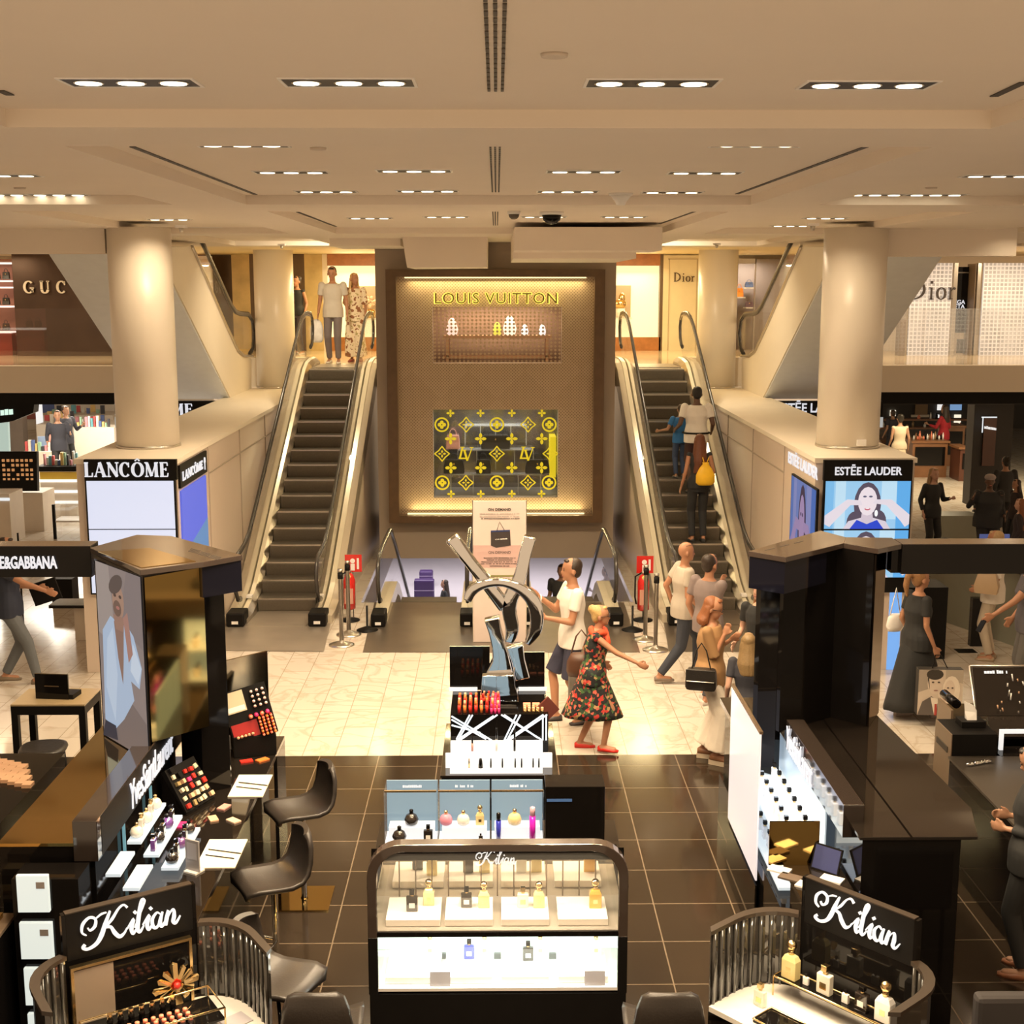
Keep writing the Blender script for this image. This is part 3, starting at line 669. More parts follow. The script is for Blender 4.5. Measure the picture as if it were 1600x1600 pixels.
# slot diffusers
def slots(b, p0, p1, n, w=.03, gap=.35):
    p0, p1 = Vector(p0), Vector(p1); d = p1-p0; L = d.length; t = d.normalized(); nn = Vector((-t.y, t.x, 0))
    for k in range(n):
        a = p0+d*(k/n); c = p0+d*((k+1-gap)/n)
        b.prism([a-nn*w/2, a+nn*w/2, c+nn*w/2, c-nn*w/2], (0, 0, -.004))
m_slot = mat('slot_shadow', (.06, .05, .04), .6)
for (ya, yb, n, lab) in ((3.4, P(776, 143, z=ZC).y, 11, 'triple slot air diffuser in the ceiling, nearest the camera on the centre line'), (P(776, 222, z=ZC).y, P(776, 300, z=ZC).y, 16, 'triple slot air diffuser in the ceiling, second on the centre line'), (P(776, 326, z=ZC).y, P(776, 352, z=ZC).y, 14, 'triple slot air diffuser in the ceiling, farthest on the centre line')):
    b = B(); xo = PX(774, (ya+yb)/2, ZC)
    for k in (-1, 0, 1): slots(b, (xo+k*.027, ya, ZC-.001), (xo+k*.027, yb, ZC-.001), n*2, .012, .28)
    b.build('air_diffuser', m_slot, label=lab, cat='air vent')
for (a, c, lab) in (((207, 229), (400, 304), 'long slot air diffuser left of the middle coffer'), ((1353, 229), (1151, 303), 'long slot air diffuser right of the middle coffer'), ((465, 331), (525, 354), 'slot air diffuser at the left of the far coffer'), ((1092, 328), (1030, 350), 'slot air diffuser at the right of the far coffer'), ((0, 141), (16, 148), 'slot air diffuser at the left picture edge'), ((1553, 150), (1600, 128), 'slot air diffuser at the right picture edge')):
    b = B(); slots(b, P(*a, z=ZC-.001), P(*c, z=ZC-.001), 18, .035, .1); b.build('air_diffuser', m_slot, label=lab, cat='air vent')
# ceiling devices
def dome(px, py, r, glass, lab, z=ZS):
    q = P(px, py, z=z); t = T('dome_camera', lab, 'security camera', (q.x, q.y, z))
    b = B(); b.lathe([(r, -.03), (r*1.05, -.02), (r*1.05, 0)], n=24); b.build('camera_base', m_white, t)
    b = B(); b.lathe([(0, -.03-r*.8), (r*.4, -.03-r*.75), (r*.75, -.03-r*.45), (r*.88, -.03)], n=24); b.build('camera_dome', glass, t)
dome(862, 331, .11, m_black, 'black dome security camera on a white ring, right of the centre line')
dome(803, 330, .06, mat('smoked_dome', (.1, .08, .06), .1), 'small grey dome security camera, left of the black one')
q = P(970, 302, z=ZC); t = T('ceiling_projector', 'white cone shaped ceiling device hanging right of the dome cameras', 'ceiling device', (q.x, q.y, ZC))
b = B(); b.lathe([(.1, -.02), (.105, 0)], n=20); b.build('mounting_ring', m_white, t)
b = B(); b.lathe([(.035, -.1), (.05, -.07), (.09, -.02)], n=20); b.build('cone', m_white, t)
for px, py, lab in ((866, 84, 'round flush ceiling disc near the camera, right of the centre slot'), (497, 231, 'round smoke detector in the second row of downlights'), (31, 293, 'round ceiling disc in the left side bay'), (1455, 293, 'round ceiling disc in the right side bay')):
    q = P(px, py, z=ZC); b = B(); b.lathe([(.045, -.012), (.048, 0)], (q.x, q.y, ZC), 20); b.build('smoke_detector', mat('detector_plastic', (.6, .52, .44), .5), label=lab, cat='smoke detector')
for px, py, lab in ((283, 352, 'small sprinkler box above the left near column'), (1270, 349, 'small sprinkler box above the right near column'), (440, 381, 'small sprinkler box beyond the left near column'), (1120, 380, 'small sprinkler box beyond the right near column')):
    q = P(px, py, z=ZS); t = T('ceiling_sensor', lab, 'ceiling sensor', (q.x, q.y, ZS)); b = B(); b.box(-.06, .06, -.06, .06, -.03, 0); b.build('sensor_base', m_white, t); b = B(); b.lathe([(.02, -.08), (.03, -.03)], n=10); b.build('sensor_head', m_steel, t)
# ================================================================ upper escalators (white trusses rising outward through the ceiling)
m_soff = mat('soffit_cool_lit', (.80, .84, .88), .4)  # cool light from the screens below is painted into this white
def truss(sx):
    X1 = sx*4.95
    M = (lambda x: x) if sx < 0 else (lambda x: 1552-x)
    # side face facing the hall, traced on the plane x = X1
    side = [(300, 385), (322, 435), (352, 505), (372, 548), (380, 556), (393, 560), (393, 612), (360, 621), (265, 430), (243, 386)]
    pts = [P(M(x), y, X=X1) for x, y in side]
    pts = [Vector((X1, p.y, min(p.z, 5.42))) for p in pts]
    b = B(); b.prism(pts, (sx*1.55, 0, 0), 0)
    return b, pts
for sx in (-1, 1):
    b, pts = truss(sx)
    side = 'left' if sx < 0 else 'right'
    t = T('escalator', f'upper {side} escalator rising from the upper floor through the ceiling, seen from its white underside', 'escalator', (sx*5.6, pts[5].y, ZM), world=True)
    b.build('truss_cladding', m_cream, t)
    # soffit skin under the truss, tinted for the cool light of the screens
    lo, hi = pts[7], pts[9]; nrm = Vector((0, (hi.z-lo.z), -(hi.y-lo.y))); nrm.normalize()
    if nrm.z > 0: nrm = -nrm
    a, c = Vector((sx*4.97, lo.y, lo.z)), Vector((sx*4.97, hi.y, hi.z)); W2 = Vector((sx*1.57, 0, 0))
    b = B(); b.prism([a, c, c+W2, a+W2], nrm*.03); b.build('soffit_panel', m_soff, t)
    # handrail and glass
    M = (lambda x: x) if sx < 0 else (lambda x: 1552-x)
    hr = [(312, 372), (320, 387), (361, 477), (368, 487), (375, 490), (388, 491), (394, 500), (397, 520), (395, 545), (390, 553)]
    hp = [P(M(x), y, X=sx*4.95) for x, y in hr]; hp = [p for p in hp if p.z < 5.6]
    b = B(); b.tube(hp, .035, 8, rx=.05); b.build('handrail', m_rubber, t)
    gp = hp[:-1]+[Vector((sx*4.95, p.y, p.z)) for p in [P(M(x), y, X=sx*4.95) for x, y in ((372, 546), (352, 505), (322, 435), (300, 385))]]
    b = B(); b.prism(gp, (sx*.012, 0, 0)); b.build('glass_panel', m_glass, t)
    b = B(); b.tube([P(M(x), y, X=sx*4.94) for x, y in ((300, 385), (322, 435), (352, 505), (372, 548), (382, 556), (394, 556))], .03, 6); b.build('base_rail', m_steel, t)
# ================================================================ helpers for flat things and pixel-aligned boxes
def R(b, px0, py0, px1, py1, Y, d=.05, m=0):
    """box whose front face at depth Y covers the pixel rectangle"""
    p, q = P(px0, py1, Y=Y), P(px1, py0, Y=Y)
    b.box(p.x, q.x, Y, Y+d, p.z, q.z, m); return b
def ellp(cx, cy, rx, ry, n=16, a=0):
    return [(cx+rx*math.cos(2*PI*i/n)*math.cos(a)-ry*math.sin(2*PI*i/n)*math.sin(a), cy+rx*math.cos(2*PI*i/n)*math.sin(a)+ry*math.sin(2*PI*i/n)*math.cos(a)) for i in range(n)]
def picture(o, ux, uy, w, h, shapes, es=0, tag_='p'):
    """a printed or lit picture: layered flat shapes on a board; o is its lower left corner"""
    o, ux, uy = Vector(o), Vector(ux).normalized(), Vector(uy).normalized(); un = ux.cross(uy)
    b = B(); ms = []; k = 0
    for pts, col in shapes:
        nm = 'ink_%02d_%02d_%02d_%s' % (int(col[0]*99), int(col[1]*99), int(col[2]*99), 'lit' if es else 'print')
        m = emi(nm, col, es) if es else mat(nm, col, .35)
        if m not in ms: ms.append(m)
        pts = [(min(max(u, 0), 1), min(max(v, 0), 1)) for u, v in pts]
        d = .0015+.0006*k
        n0 = len(b.f)
        vs = [o+ux*(u*w)+uy*(v*h)+un*d for u, v in pts]
        nn = Vector((0, 0, 0))
        for i in range(len(vs)): nn += (vs[i]-vs[0]).cross(vs[(i+1) % len(vs)]-vs[0])
        if nn.dot(un) < 0: vs = vs[::-1]
        b.poly(vs, ms.index(m)); k += 1
    return b, ms
FULL = [(0, 0), (1, 0), (1, 1), (0, 1)]
skin = (.8, .62, .56)
PIC_FACE = [(FULL, (.32, .6, .88)), ([(0, 0), (.1, 0), (.1, 1), (0, 1)], (.2, .5, .85)), ([(.12, 0), (.24, 0), (.24, 1), (.12, 1)], (.5, .74, .93)), ([(.84, 0), (1, 0), (1, 1), (.84, 1)], (.12, .42, .85)), ([(.66, .2), (.84, .2), (.84, 1), (.66, 1)], (.5, .75, .95)),
            (ellp(.5, .5, .16, .48), (.10, .08, .12)), (ellp(.36, .12, .1, .25), (.10, .08, .12)), (ellp(.63, .15, .1, .25), (.10, .08, .12)),
            ([(.22, 0), (.78, 0), (.72, .16), (.56, .24), (.44, .24), (.28, .16)], (.66, .62, .74)), ([(.42, .1), (.58, .1), (.56, .36), (.44, .36)], (.62, .55, .66)),
            (ellp(.5, .58, .112, .3), (.80, .74, .82)), ([(.3, 0), (.7, 0), (.62, .19), (.5, .1), (.38, .19)], (.03, .07, .62)),
            ([(0, .1), (0, .28), (.26, .62), (.42, .6), (.44, .5), (.3, .5), (.12, .16), (.06, .04)], (.74, .70, .80)), ([(1, .1), (1, .3), (.78, .62), (.6, .62), (.56, .54), (.72, .5), (.9, .16), (.95, .04)], (.74, .70, .80)),
            (ellp(.465, .68, .022, .02), (.12, .12, .2)), (ellp(.535, .68, .022, .02), (.12, .12, .2)), (ellp(.5, .42, .035, .03), (.55, .16, .22)), (ellp(.5, .435, .025, .012), (.95, .95, 1)), (ellp(.605, .33, .02, .07), (.9, .95, 1))]
PIC_SHIRT = [(FULL, (.30, .25, .24)), ([(0, .6), (.4, .55), (.3, 1), (0, 1)], (.38, .33, .31)), ([(.5, .7), (1, .6), (1, 1), (.7, 1)], (.26, .22, .22)), ([(0, .0), (1, .0), (1, .2), (.6, .3), (0, .12)], (.22, .18, .17)),
             ([(.05, .1), (.1, .62), (.3, .72), (.45, .7), (.62, .72), (.8, .66), (.95, .5), (.88, .38), (.7, .4), (.75, .3), (.5, .16), (.3, .08)], (.45, .58, .78)),
             ([(.12, .3), (.2, .58), (.34, .66), (.4, .4), (.3, .12)], (.55, .68, .86)), ([(.78, .62), (.94, .5), (.86, .4), (.7, .46)], (.62, .74, .9)), ([(.38, .7), (.6, .7), (.56, .5), (.52, .36), (.44, .5)], (.30, .19, .15)),
             (ellp(.5, .82, .13, .1), (.42, .27, .2)), (ellp(.46, .91, .16, .05, a=.2), (.13, .1, .09)), ([(.38, .74), (.62, .74), (.6, .66), (.42, .66)], (.36, .22, .17)), ([(.6, .74), (.7, .78), (.78, .56), (.68, .5)], (.42, .24, .2)),
             (ellp(.48, .78, .09, .045), (.2, .13, .1)), (ellp(.44, .85, .03, .01), (.1, .07, .06)), (ellp(.56, .85, .03, .01), (.1, .07, .06)), (ellp(.5, .785, .04, .01), (.45, .2, .17)), ([(0, .0), (.35, .02), (.32, .1), (.08, .1)], (.05, .05, .07))]
PIC_PAIR = [(FULL, (.62, .52, .42)), ([(0, .5), (.3, .6), (.3, 1), (0, 1)], (.38, .32, .26)), ([(.6, .8), (1, .7), (1, 1), (.6, 1)], (.45, .38, .3)), (ellp(.38, .7, .18, .24), (.66, .55, .45)), (ellp(.36, .9, .19, .12), (.06, .05, .04)), ([(.2, .8), (.26, .55), (.22, .9)], (.06, .05, .04)),
            (ellp(.74, .55, .2, .32), (.78, .68, .56)), (ellp(.7, .58, .12, .2), (.7, .58, .47)), ([(0, 0), (.5, 0), (.5, .3), (.3, .42), (.1, .3)], (.12, .1, .09)), ([(.28, .4), (.46, .36), (.44, .05), (.38, .0)], (.75, .66, .55)), ([(.38, .25), (.43, .25), (.45, 0), (.38, 0)], (.4, .05, .04)),
            ([(.5, 0), (1, 0), (1, .25), (.8, .32), (.6, .2)], (.2, .17, .14)), (ellp(.32, .73, .03, .018), (.08, .06, .05)), (ellp(.45, .73, .03, .018), (.08, .06, .05)), (ellp(.39, .55, .05, .016), (.35, .2, .17)), (ellp(.66, .61, .024, .016), (.08, .06, .05)), (ellp(.76, .61, .024, .016), (.08, .06, .05)), (ellp(.71, .47, .03, .016), (.4, .15, .14)), ([(.44, .5), (.52, .62), (.58, .3), (.5, .16)], (.68, .57, .47))]
def sbox(name, label, px0, py0, px1, py1, Y, d, m, cat=None, kind=None):
    b = B(); R(b, px0, py0, px1, py1, Y, d); return b.build(name, m, label=label, cat=cat, kind=kind)
# ================================================================ mezzanine shops, back wall
YK = 30.6
struct('wall_back', R(B(), 300, 380, 1262, 560, YK+1.2, .1), mat('mezz_back_wall', (.6, .5, .33), .5))
m_ymarb = mat('yellow_marble', (.62, .47, .22), .2, noise=(3, .35)); m_bronze = mat('bronze_cladding', (.16, .11, .07), .25, .5, noise=(5, .2))
e_mezzp = emi('glowing_cream_panel', (1, .86, .5), 1.1)
b = B(); zf = ZM
def mz(px0, px1, m, y0=397, Y=YK, d=.3, name='wall_back'):
    b = B(); p, q = P(px0, y0, Y=Y), P(px1, y0, Y=Y); b.box(p.x, q.x, Y, Y+d, ZM, p.z); return b
struct('wall_back', mz(361, 389, m_ymarb), m_ymarb); struct('wall_back', mz(389, 400, m_bronze), m_bronze); struct('wall_back', mz(456, 475, m_bronze), m_bronze); struct('wall_back', mz(475, 503, m_ymarb), m_ymarb)
struct('trim_11', mz(503, 511, m_cream), m_cream); struct('wall_back', mz(300, 361, m_bronze, Y=YK+1), m_bronze)
def lit_window(x0, x1, niche, lab):
    t = T('shop_window', lab, 'shop window', (PX((x0+x1)/2, YK, 4), YK, ZM), world=True)
    b = B(); R(b, x0, 397, x1, 415, YK, .3); b.build('wood_header', m_wood, t)
    b = B(); p, q = P(x0, 527, Y=YK), P(x1, 527, Y=YK); b.box(p.x, q.x, YK, YK+.3, ZM, p.z); b.build('wood_base', m_wood, t)
    b = B(); R(b, x0+2, 415, x1-2, 527, YK+.15, .05); b.build('glowing_panel', mat('glowing_dotted_panel', (.9, .8, .55), .4, em=(1, .84, .5), es=.55, bump=(60, .3)), t)
    a, c = niche; b = B(); R(b, a[0], a[1], c[0], c[1], YK+.1, .04); b.build('niche', mat('niche_back', (.5, .38, .26), .5), t)
    u_, v_ = P(a[0], c[1], Y=YK-.14), P(c[0], c[1], Y=YK-.14); b = B(); b.box(u_.x, v_.x, YK-.3, YK+.1, u_.z-.04, u_.z); b.build('niche_shelf', m_marb, t)
    l = area('window_wash', P((x0+x1)/2, 415, Y=YK-.1), (math.radians(-30), 0, 0), 1.0, .05, 14, (1, .78, .45), t)
    return t
lit_window(511, 603, ((560, 447), (592, 497)), 'glowing cream shop window with orange wood bands behind the arriving couple')
lit_window(947, 1032, ((949, 446), (986, 496)), 'glowing cream shop window with orange wood bands right of the gold shop front')
struct('trim_12', mz(1032, 1037, m_bronze), m_bronze)
t = T('white_sneaker_display', 'small white and gold display piece in the right glowing window niche', 'display piece', P(969, 496, Y=YK-.14)+Vector((0, 0, .002)), 0)
b = B(); b.lathe([(.11, 0), (.11, .2)], n=12); b.build('plinth', m_marb, t); b = B(); b.ell((0, 0, .3), (.15, .09, .12)); b.ell((.04, 0, .42), (.08, .07, .14)); b.build('sculpted_shape', m_brass, t)
t = T('potted_flowers', 'pale flower arrangement in the niche behind the arriving woman', 'flowers', P(580, 497, Y=YK-.14)+Vector((0, 0, .002)), 0)
b = B(); b.lathe([(.08, 0), (.1, .15), (.07, .2)], n=12); b.build('vase', m_brass, t)
b = B(); [b.ell((random.uniform(-.15, .15), random.uniform(-.08, .08), random.uniform(.25, .45)), .05, n=6) for _ in range(14)]; b.build('blossoms', mat('pale_blossom', (.8, .6, .45), .6), t)
t = T('shop_wall_panel', 'cream upper floor wall panel with a small dark serif name, beside the far right column', 'wall panel', (PX(1065, YK, 4), YK, ZM), world=True)
mz(1037, 1150, m_cream, 399).build('panel', mat('cream_lacquer', (.8, .7, .48), .4), t)
b = B(); R(b, 1044, 404, 1045.5, 548, YK-.01, .01); R(b, 1088, 404, 1089, 548, YK-.01, .01); R(b, 1044, 404, 1089, 405.5, YK-.01, .01); b.build('panel_molding', mat('molding', (.5, .4, .25), .4), t)
b = serif('Dior', .16*1.25, P(1069, 440, Y=YK-.02), (1, 0, 0), (0, 0, 1), .01, .17, .06, .1); b.build('letters', m_bronze, t)
# bag shop to the right of the far right column
t = T('shop_window', 'grey shop window with handbags on shelves, right of the far right column', 'shop window', (PX(1180, YK, 4), YK, ZM), world=True)
b = B(); R(b, 1150, 405, 1240, 548, YK+.8, .05); b.build('back_panel', mat('grey_interior', (.3, .25, .22), .5), t)
b = B(); R(b, 1150, 404, 1182, 412, YK, .1); R(b, 1176, 404, 1182, 548, YK, .1); b.build('window_frame', m_steel, t)
SHZ = []
for xa_, xb_, y in ((1164, 1178, 449), (1148, 1163, 464), (1164, 1178, 480)): u_, v_ = P(xa_, y, Y=YK+.45), P(xb_, y, Y=YK+.45); SHZ.append(u_.z); b = B(); b.box(u_.x, v_.x, YK+.3, YK+.7, u_.z-.03, u_.z); b.build('shelf', m_white, t)
for k, (px, py, mm, lab) in enumerate(((1157, 450+12, mat('orange_leather', (.65, .2, .02), .4), 'orange handbag on the shelf right of the far right column'), (1170, 449, mat('blue_leather', (.05, .07, .12), .4), 'small dark blue handbag above the orange one'), (1168, 482, mat('mauve_leather', (.22, .14, .16), .4), 'small mauve handbag below the orange one'))):
    z_ = SHZ[(1, 0, 2)[k]]+.002; handbag('handbag', (PX((1155.5, 1171, 1171)[k], YK+.5, z_), YK+.5, z_), .19, .2 if k == 0 else .12, .1, mm, lab)
area('bag_shop_light', P(1165, 408, Y=YK+.3), (0, 0, 0), .8, .3, 16, (1, .85, .7))
# glass rail of the upper floor
for sx in (-1, 1):
    b = B(); x0, x1 = sorted((sx*6.6, sx*16)); b.box(x0, x1, ye+.06, ye+.075, ZM, ZM+1.05); b.build('glass_rail', m_glass, label='clear glass railing along the upper floor edge on the %s' % ('left' if sx < 0 else 'right'), cat='railing')
# left upper shop: brown metal wall with three letters, lit shelves
YG = 28.4
m_brwall = mat('brushed_brown_metal', (.085, .055, .04), .3, .7, noise=(2, .3))
t = T('shop_facade', 'dark brushed brown metal upper floor facade with silver letters at the left', 'shop facade', (PX(95, YG, 4), YG, ZM), world=True)
b = B(); p, q = P(18, 402, Y=YG), P(200, 402, Y=YG); b.box(p.x, q.x, YG, YG+.4, ZM, 5.4); b.build('metal_wall', m_brwall, t)
for ch, px in (('G', 46), ('U', 71), ('C', 97)):
    b = serif(ch, .25, P(px, 458, Y=YG-.04), (1, 0, 0), (0, 0, 1), .03, .2, .1, 0); b.build('letter', mat('pale_letter', (.75, .68, .55), .3, .3), t)
b = B(); R(b, -60, 405, 18, 568, YG+.5, .05, 0); R(b, -60, 405, 18, 409, YG, .5, 0); b.build('shelf_back', mat('shelf_interior', (.25, .1, .06), .5), t)
for y in (410, 438, 448, 478, 518): b = B(); R(b, -60, y, 17, y+2.5, YG+.02, .4); b.build('lit_shelf', emi('pinkish_shelf_light', (1, .82, .7), 1.6), t)
b = B(); R(b, -60, 521, 18, 556, YG+.2, .2); b.build('red_panel', mat('dark_red_lacquer', (.22, .03, .015), .3), t)
for k, (px, py) in enumerate(((-5, 437), (10, 437), (-5, 477), (10, 477), (-5, 517), (10, 517))):
    handbag('handbag', P(px, py, Y=YG+.1)+Vector((0, 0, .01)), .15, .15, .08, m_leath, 'small black handbag on the lit shelves at the left edge of the upper floor', 'handbags on the lit upper shelves at the left edge')
# right upper shop: two big screens with silver lattice, letters
YD = 28.4
def lattice():
    m = bpy.data.materials.new('silver_lattice_screen'); m.use_nodes = True; nt = m.node_tree; bs = nt.nodes['Principled BSDF']; L = nt.links.new
    tc = nt.nodes.new('ShaderNodeTexCoord')
    br = nt.nodes.new('ShaderNodeTexBrick'); mp = nt.nodes.new('ShaderNodeMapping'); mp.inputs['Rotation'].default_value = (PI/2, 0, 0); L(tc.outputs['Object'], mp.inputs[0]); L(mp.outputs[0], br.inputs['Vector'])
    br.offset = 0; br.inputs['Scale'].default_value = 1; br.inputs['Brick Width'].default_value = .085; br.inputs['Row Height'].default_value = .085; br.inputs['Mortar Size'].default_value = .014
    br.inputs['Color1'].default_value = (.16, .15, .145, 1); br.inputs['Color2'].default_value = (.34, .32, .31, 1); br.inputs['Mortar'].default_value = (.8, .78, .76, 1)
    n = nt.nodes.new('ShaderNodeTexNoise'); n.inputs['Scale'].default_value = 2.5; L(tc.outputs['Object'], n.inputs['Vector'])
    mx = nt.nodes.new('ShaderNodeMix'); mx.data_type = 'RGBA'; L(n.outputs['Fac'], mx.inputs[0]); L(br.outputs[0], mx.inputs[6]); mx.inputs[7].default_value = (.6, .59, .59, 1)
    L(mx.outputs[2], bs.inputs['Base Color']); L(mx.outputs[2], bs.inputs['Emission Color']); bs.inputs['Emission Strength'].default_value = .3
    return m
m_lat = lattice()
t = T('shop_facade', 'upper right shop facade with two tall silver lattice light screens and thin dark letters', 'shop facade', (PX(1500, YD, 4), YD, ZM), world=True)
for x0, x1 in ((1417, 1489), (1529, 1625)):
    b = B(); R(b, x0, 411, x1, 571, YD, .06); b.build('lattice_screen', m_lat, t)
    b = B(); R(b, x0-4, 411, x0, 572, YD-.03, .2); R(b, x1, 411, x1+3, 572, YD-.03, .2); b.build('screen_frame', m_steel, t)
b = serif('Dior', .42, P(1457, 468, Y=YD-.03), (1, 0, 0), (0, 0, 1), .015, .13, .04, .08); b.build('letters', mat('dark_letters', (.06, .05, .05), .4), t)
b = B(); R(b, 1492, 417, 1515, 520, YD+.3, .05); b.build('dark_cabinet', m_black, t)
b = B(); R(b, 1495, 530, 1512, 552, YD+.28, .04); R(b, 1494, 425, 1516, 427, YD+.28, .04); b.build('cabinet_frame', mat('grey_frame', (.14, .13, .12), .4), t)
for s, y in (('EGA', 475), ('ETA', 482)):
    b = text(s, .09, P(1499, y, Y=YD+.28), (1, 0, 0), (0, 0, 1), .01, .01); b.build('small_letters', e_sign, t)
for a_ in ((1516, 412, 1526, 571, .5), (1404, 500, 1416, 571, .3)): b = B(); R(b, *a_[:4], YD-.1, a_[4]); b.build('pilaster', mat('brown_pilaster', (.2, .15, .11), .4), t)
b = B(); R(b, 1375, 400, 1700, 572, YD+2.2, .1); struct('wall_back', b, m_cream)
b = B(); R(b, -80, 400, 330, 572, YG+2.2, .1); struct('wall_back', b, m_cream)
for sx in (-1, 1):
    for k in range(3):
        area('upper_shop_light', (sx*(8+2.5*k), 27, 5.3), (0, 0, 0), .6, .6, 35, LIGHT_W)
for k in range(3): area('upper_floor_light', ((-3+3*k), 28.3, 5.35), (0, 0, 0), 1.2, .6, 62, (1, .78, .4))
for sx in (-1, 1): area('stair_head_fill', (sx*2.9, 23.0, 5.36), (math.radians(25), 0, 0), .25, .1, 60, (1, .82, .55))  # fill lamps added to brighten people arriving at the stair heads
# ================================================================ beauty screens on the ledge corners
yf = P(776, 716, z=ZL).y-.035
def corner_screen(px0, px1, y0, y1, y2, lab, letters, pic, side=None):
    t = T('display_screen', lab, 'screen', (PX((px0+px1)/2, yf, 2), yf, 1.2), world=True)
    b = B(); R(b, px0, y0, px1, y1, yf-.06, .06); b.build('header', m_blackm, t)
    p = P(px0+3, y1, Y=yf-.04); q = P(px1-4, y1, Y=yf-.04)
    b = B(); b.box(p.x-.02, q.x+.02, yf-.045, yf, 1.0, p.z); b.build('bezel', m_blackm, t)
    return t, p, q
t, p, q = corner_screen(132, 275, 718, 750, 840, 'tall corner screen showing blank pale blue under a black header, left column base', None, None)
b = serif('LANCÔME', .175, (PX(204, yf, 2.5), yf-.065, P(204, 745, Y=yf-.065).z), (1, 0, 0), (0, 0, 1), .012, .21, .075, .1, .92); fit(b, 0, PX(137, yf, 2.5), PX(267, yf, 2.5)); b.build('header_letters', e_sign, t)
z3 = P(776, 826, Y=yf-.05).z
b = B(); b.box(p.x, q.x, yf-.05, yf-.044, z3+.006, p.z-.01); b.build('screen', emi('pale_screen', (.74, .8, 1.0), 1.0), t)
b = B(); b.box(p.x, q.x, yf-.05, yf-.044, 1.02, z3-.006); b.build('screen', emi('pale_screen', (.74, .8, 1.0), 1.0), t)
t, p, q = corner_screen(1287, 1427, 719, 751, 840, 'tall corner screen showing a woman in blue light, at the right column base', None, None)
b = text('ESTĒE LAUDER', .1, (PX(1356, yf, 2.5), yf-.065, P(1356, 742, Y=yf-.065).z), (1, 0, 0), (0, 0, 1), .012, .02, .98, space=1.02); fit(b, 0, PX(1304, yf, 2.5), PX(1409, yf, 2.5)); b.build('header_letters', e_sign, t)
z3 = P(776, 828, Y=yf-.05).z; w = q.x-p.x; h = p.z-z3-.01
b, ms = picture((p.x, yf-.05, z3+.005), (1, 0, 0), (0, 0, 1), w, h, PIC_FACE, 1.05); b.build('screen', ms, t)
b, ms = picture((p.x, yf-.05, z3-.015-h), (1, 0, 0), (0, 0, 1), w, h, PIC_FACE, 1.05); b.build('screen', ms, t)
# side screens in the ledge walls
t = T('display_screen', 'violet blue side screen let into the left ledge wall beside the moving stairs', 'screen', (-XW, 17.8, 1.2), world=True)
ya, yb2 = P(284, 760, X=-XW+.03).y, P(322, 720, X=-XW+.03).y
b = B(); b.prism([(-XW+.002, ya-.05, 2.28), (-XW+.002, yb2+.05, 2.28), (-XW+.002, yb2+.05, 2.56), (-XW+.002, ya-.05, 2.56)], (.03, 0, 0)); b.build('header', m_blackm, t)
b = B(); b.prism([(-XW+.002, ya, 1.0), (-XW+.002, yb2, 1.0), (-XW+.002, yb2, 2.24), (-XW+.002, ya, 2.24)], (.02, 0, 0)); b.build('screen', emi('violet_screen', (.12, .16, .75), .95), t)
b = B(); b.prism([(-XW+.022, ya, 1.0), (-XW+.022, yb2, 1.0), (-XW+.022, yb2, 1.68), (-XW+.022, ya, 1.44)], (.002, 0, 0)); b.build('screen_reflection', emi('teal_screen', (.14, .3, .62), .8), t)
b = serif('LANCÔME', .11, (-XW+.034, (ya+yb2)/2-.12, 2.36), (0, 1, 0), (0, 0, 1), .01, .21, .08, .1, .95); fit(b, 1, ya+.03, yb2-.25); b.build('header_letters', e_sign, t)
b = B(); b.disc((-XW+.034, yb2-.12, 2.45), .05, (.008, 0, 0), 5); b.rod((-XW+.038, yb2-.12, 2.33), (-XW+.038, yb2-.12, 2.42), .008); b.build('rose_mark', e_sign, t)
ya, yb2 = P(1276, 760, X=XW-.03).y, P(1238, 730, X=XW-.03).y
t = T('display_screen', 'blue side screen with a woman, let into the right ledge wall under white letters', 'screen', (XW, 17.8, 1.2), world=True)
b = B(); b.box(XW-.03, XW-.002, ya-.03, yb2+.03, 1.0, 2.3); b.build('bezel', m_blackm, t)
dim = [(p_, tuple(c*.42*k for c, k in zip(cc, (.8, .65, 1.15)))) for p_, cc in PIC_FACE]
b, ms = picture((XW-.032, yb2, 1.02), (0, -1, 0), (0, 0, 1), yb2-ya, 1.26, dim, .95); b.build('screen', ms, t)
b = text('ESTĒE LAUDER', .15, (XW-.004, (ya+yb2)/2, 2.4), (0, -1, 0), (0, 0, 1), .01, .015, .82); fit(b, 1, P(1279, 730, X=XW).y, P(1233, 710, X=XW).y); b.build('letters', e_sign, t)
# far header signs over the ground floor shops
def far_sign(px0, px1, lab, word, cxw, size, seriffed, l0, l1):
    Y = 24.2; t = T('shop_sign', lab, 'shop sign', (PX((px0+px1)/2, Y, 2.4), Y, 2.1), world=True)
    b = B(); R(b, px0, 627, px1, 652, Y, .15); b.build('sign_board', m_blackm, t)
    o = P(cxw, 648 if seriffed else 644, Y=Y-.01)
    b = (serif(word, size, o, (1, 0, 0), (0, 0, 1), .012, .22, .08, .1, .95) if seriffed else text(word, size, o, (1, 0, 0), (0, 0, 1), .012, .02, .95)); fit(b, 0, PX(l0, Y, 2.4), PX(l1, Y, 2.4)); b.build('sign_letters', e_sign, t)
    b = B(); R(b, px0, 652, px1, 668, Y+.02, .1); b.build('lower_band', emi('soft_white_band', (.7, .74, .72), .6), t)
far_sign(180, 345, 'black sign with white serif letters behind the left near column', 'LANCÔME', 244, .2, True, 182, 303)
far_sign(1178, 1380, 'black sign with white letters behind the right near column', 'ESTĒE LAUDER', 1276, .17, False, 1216, 1332)
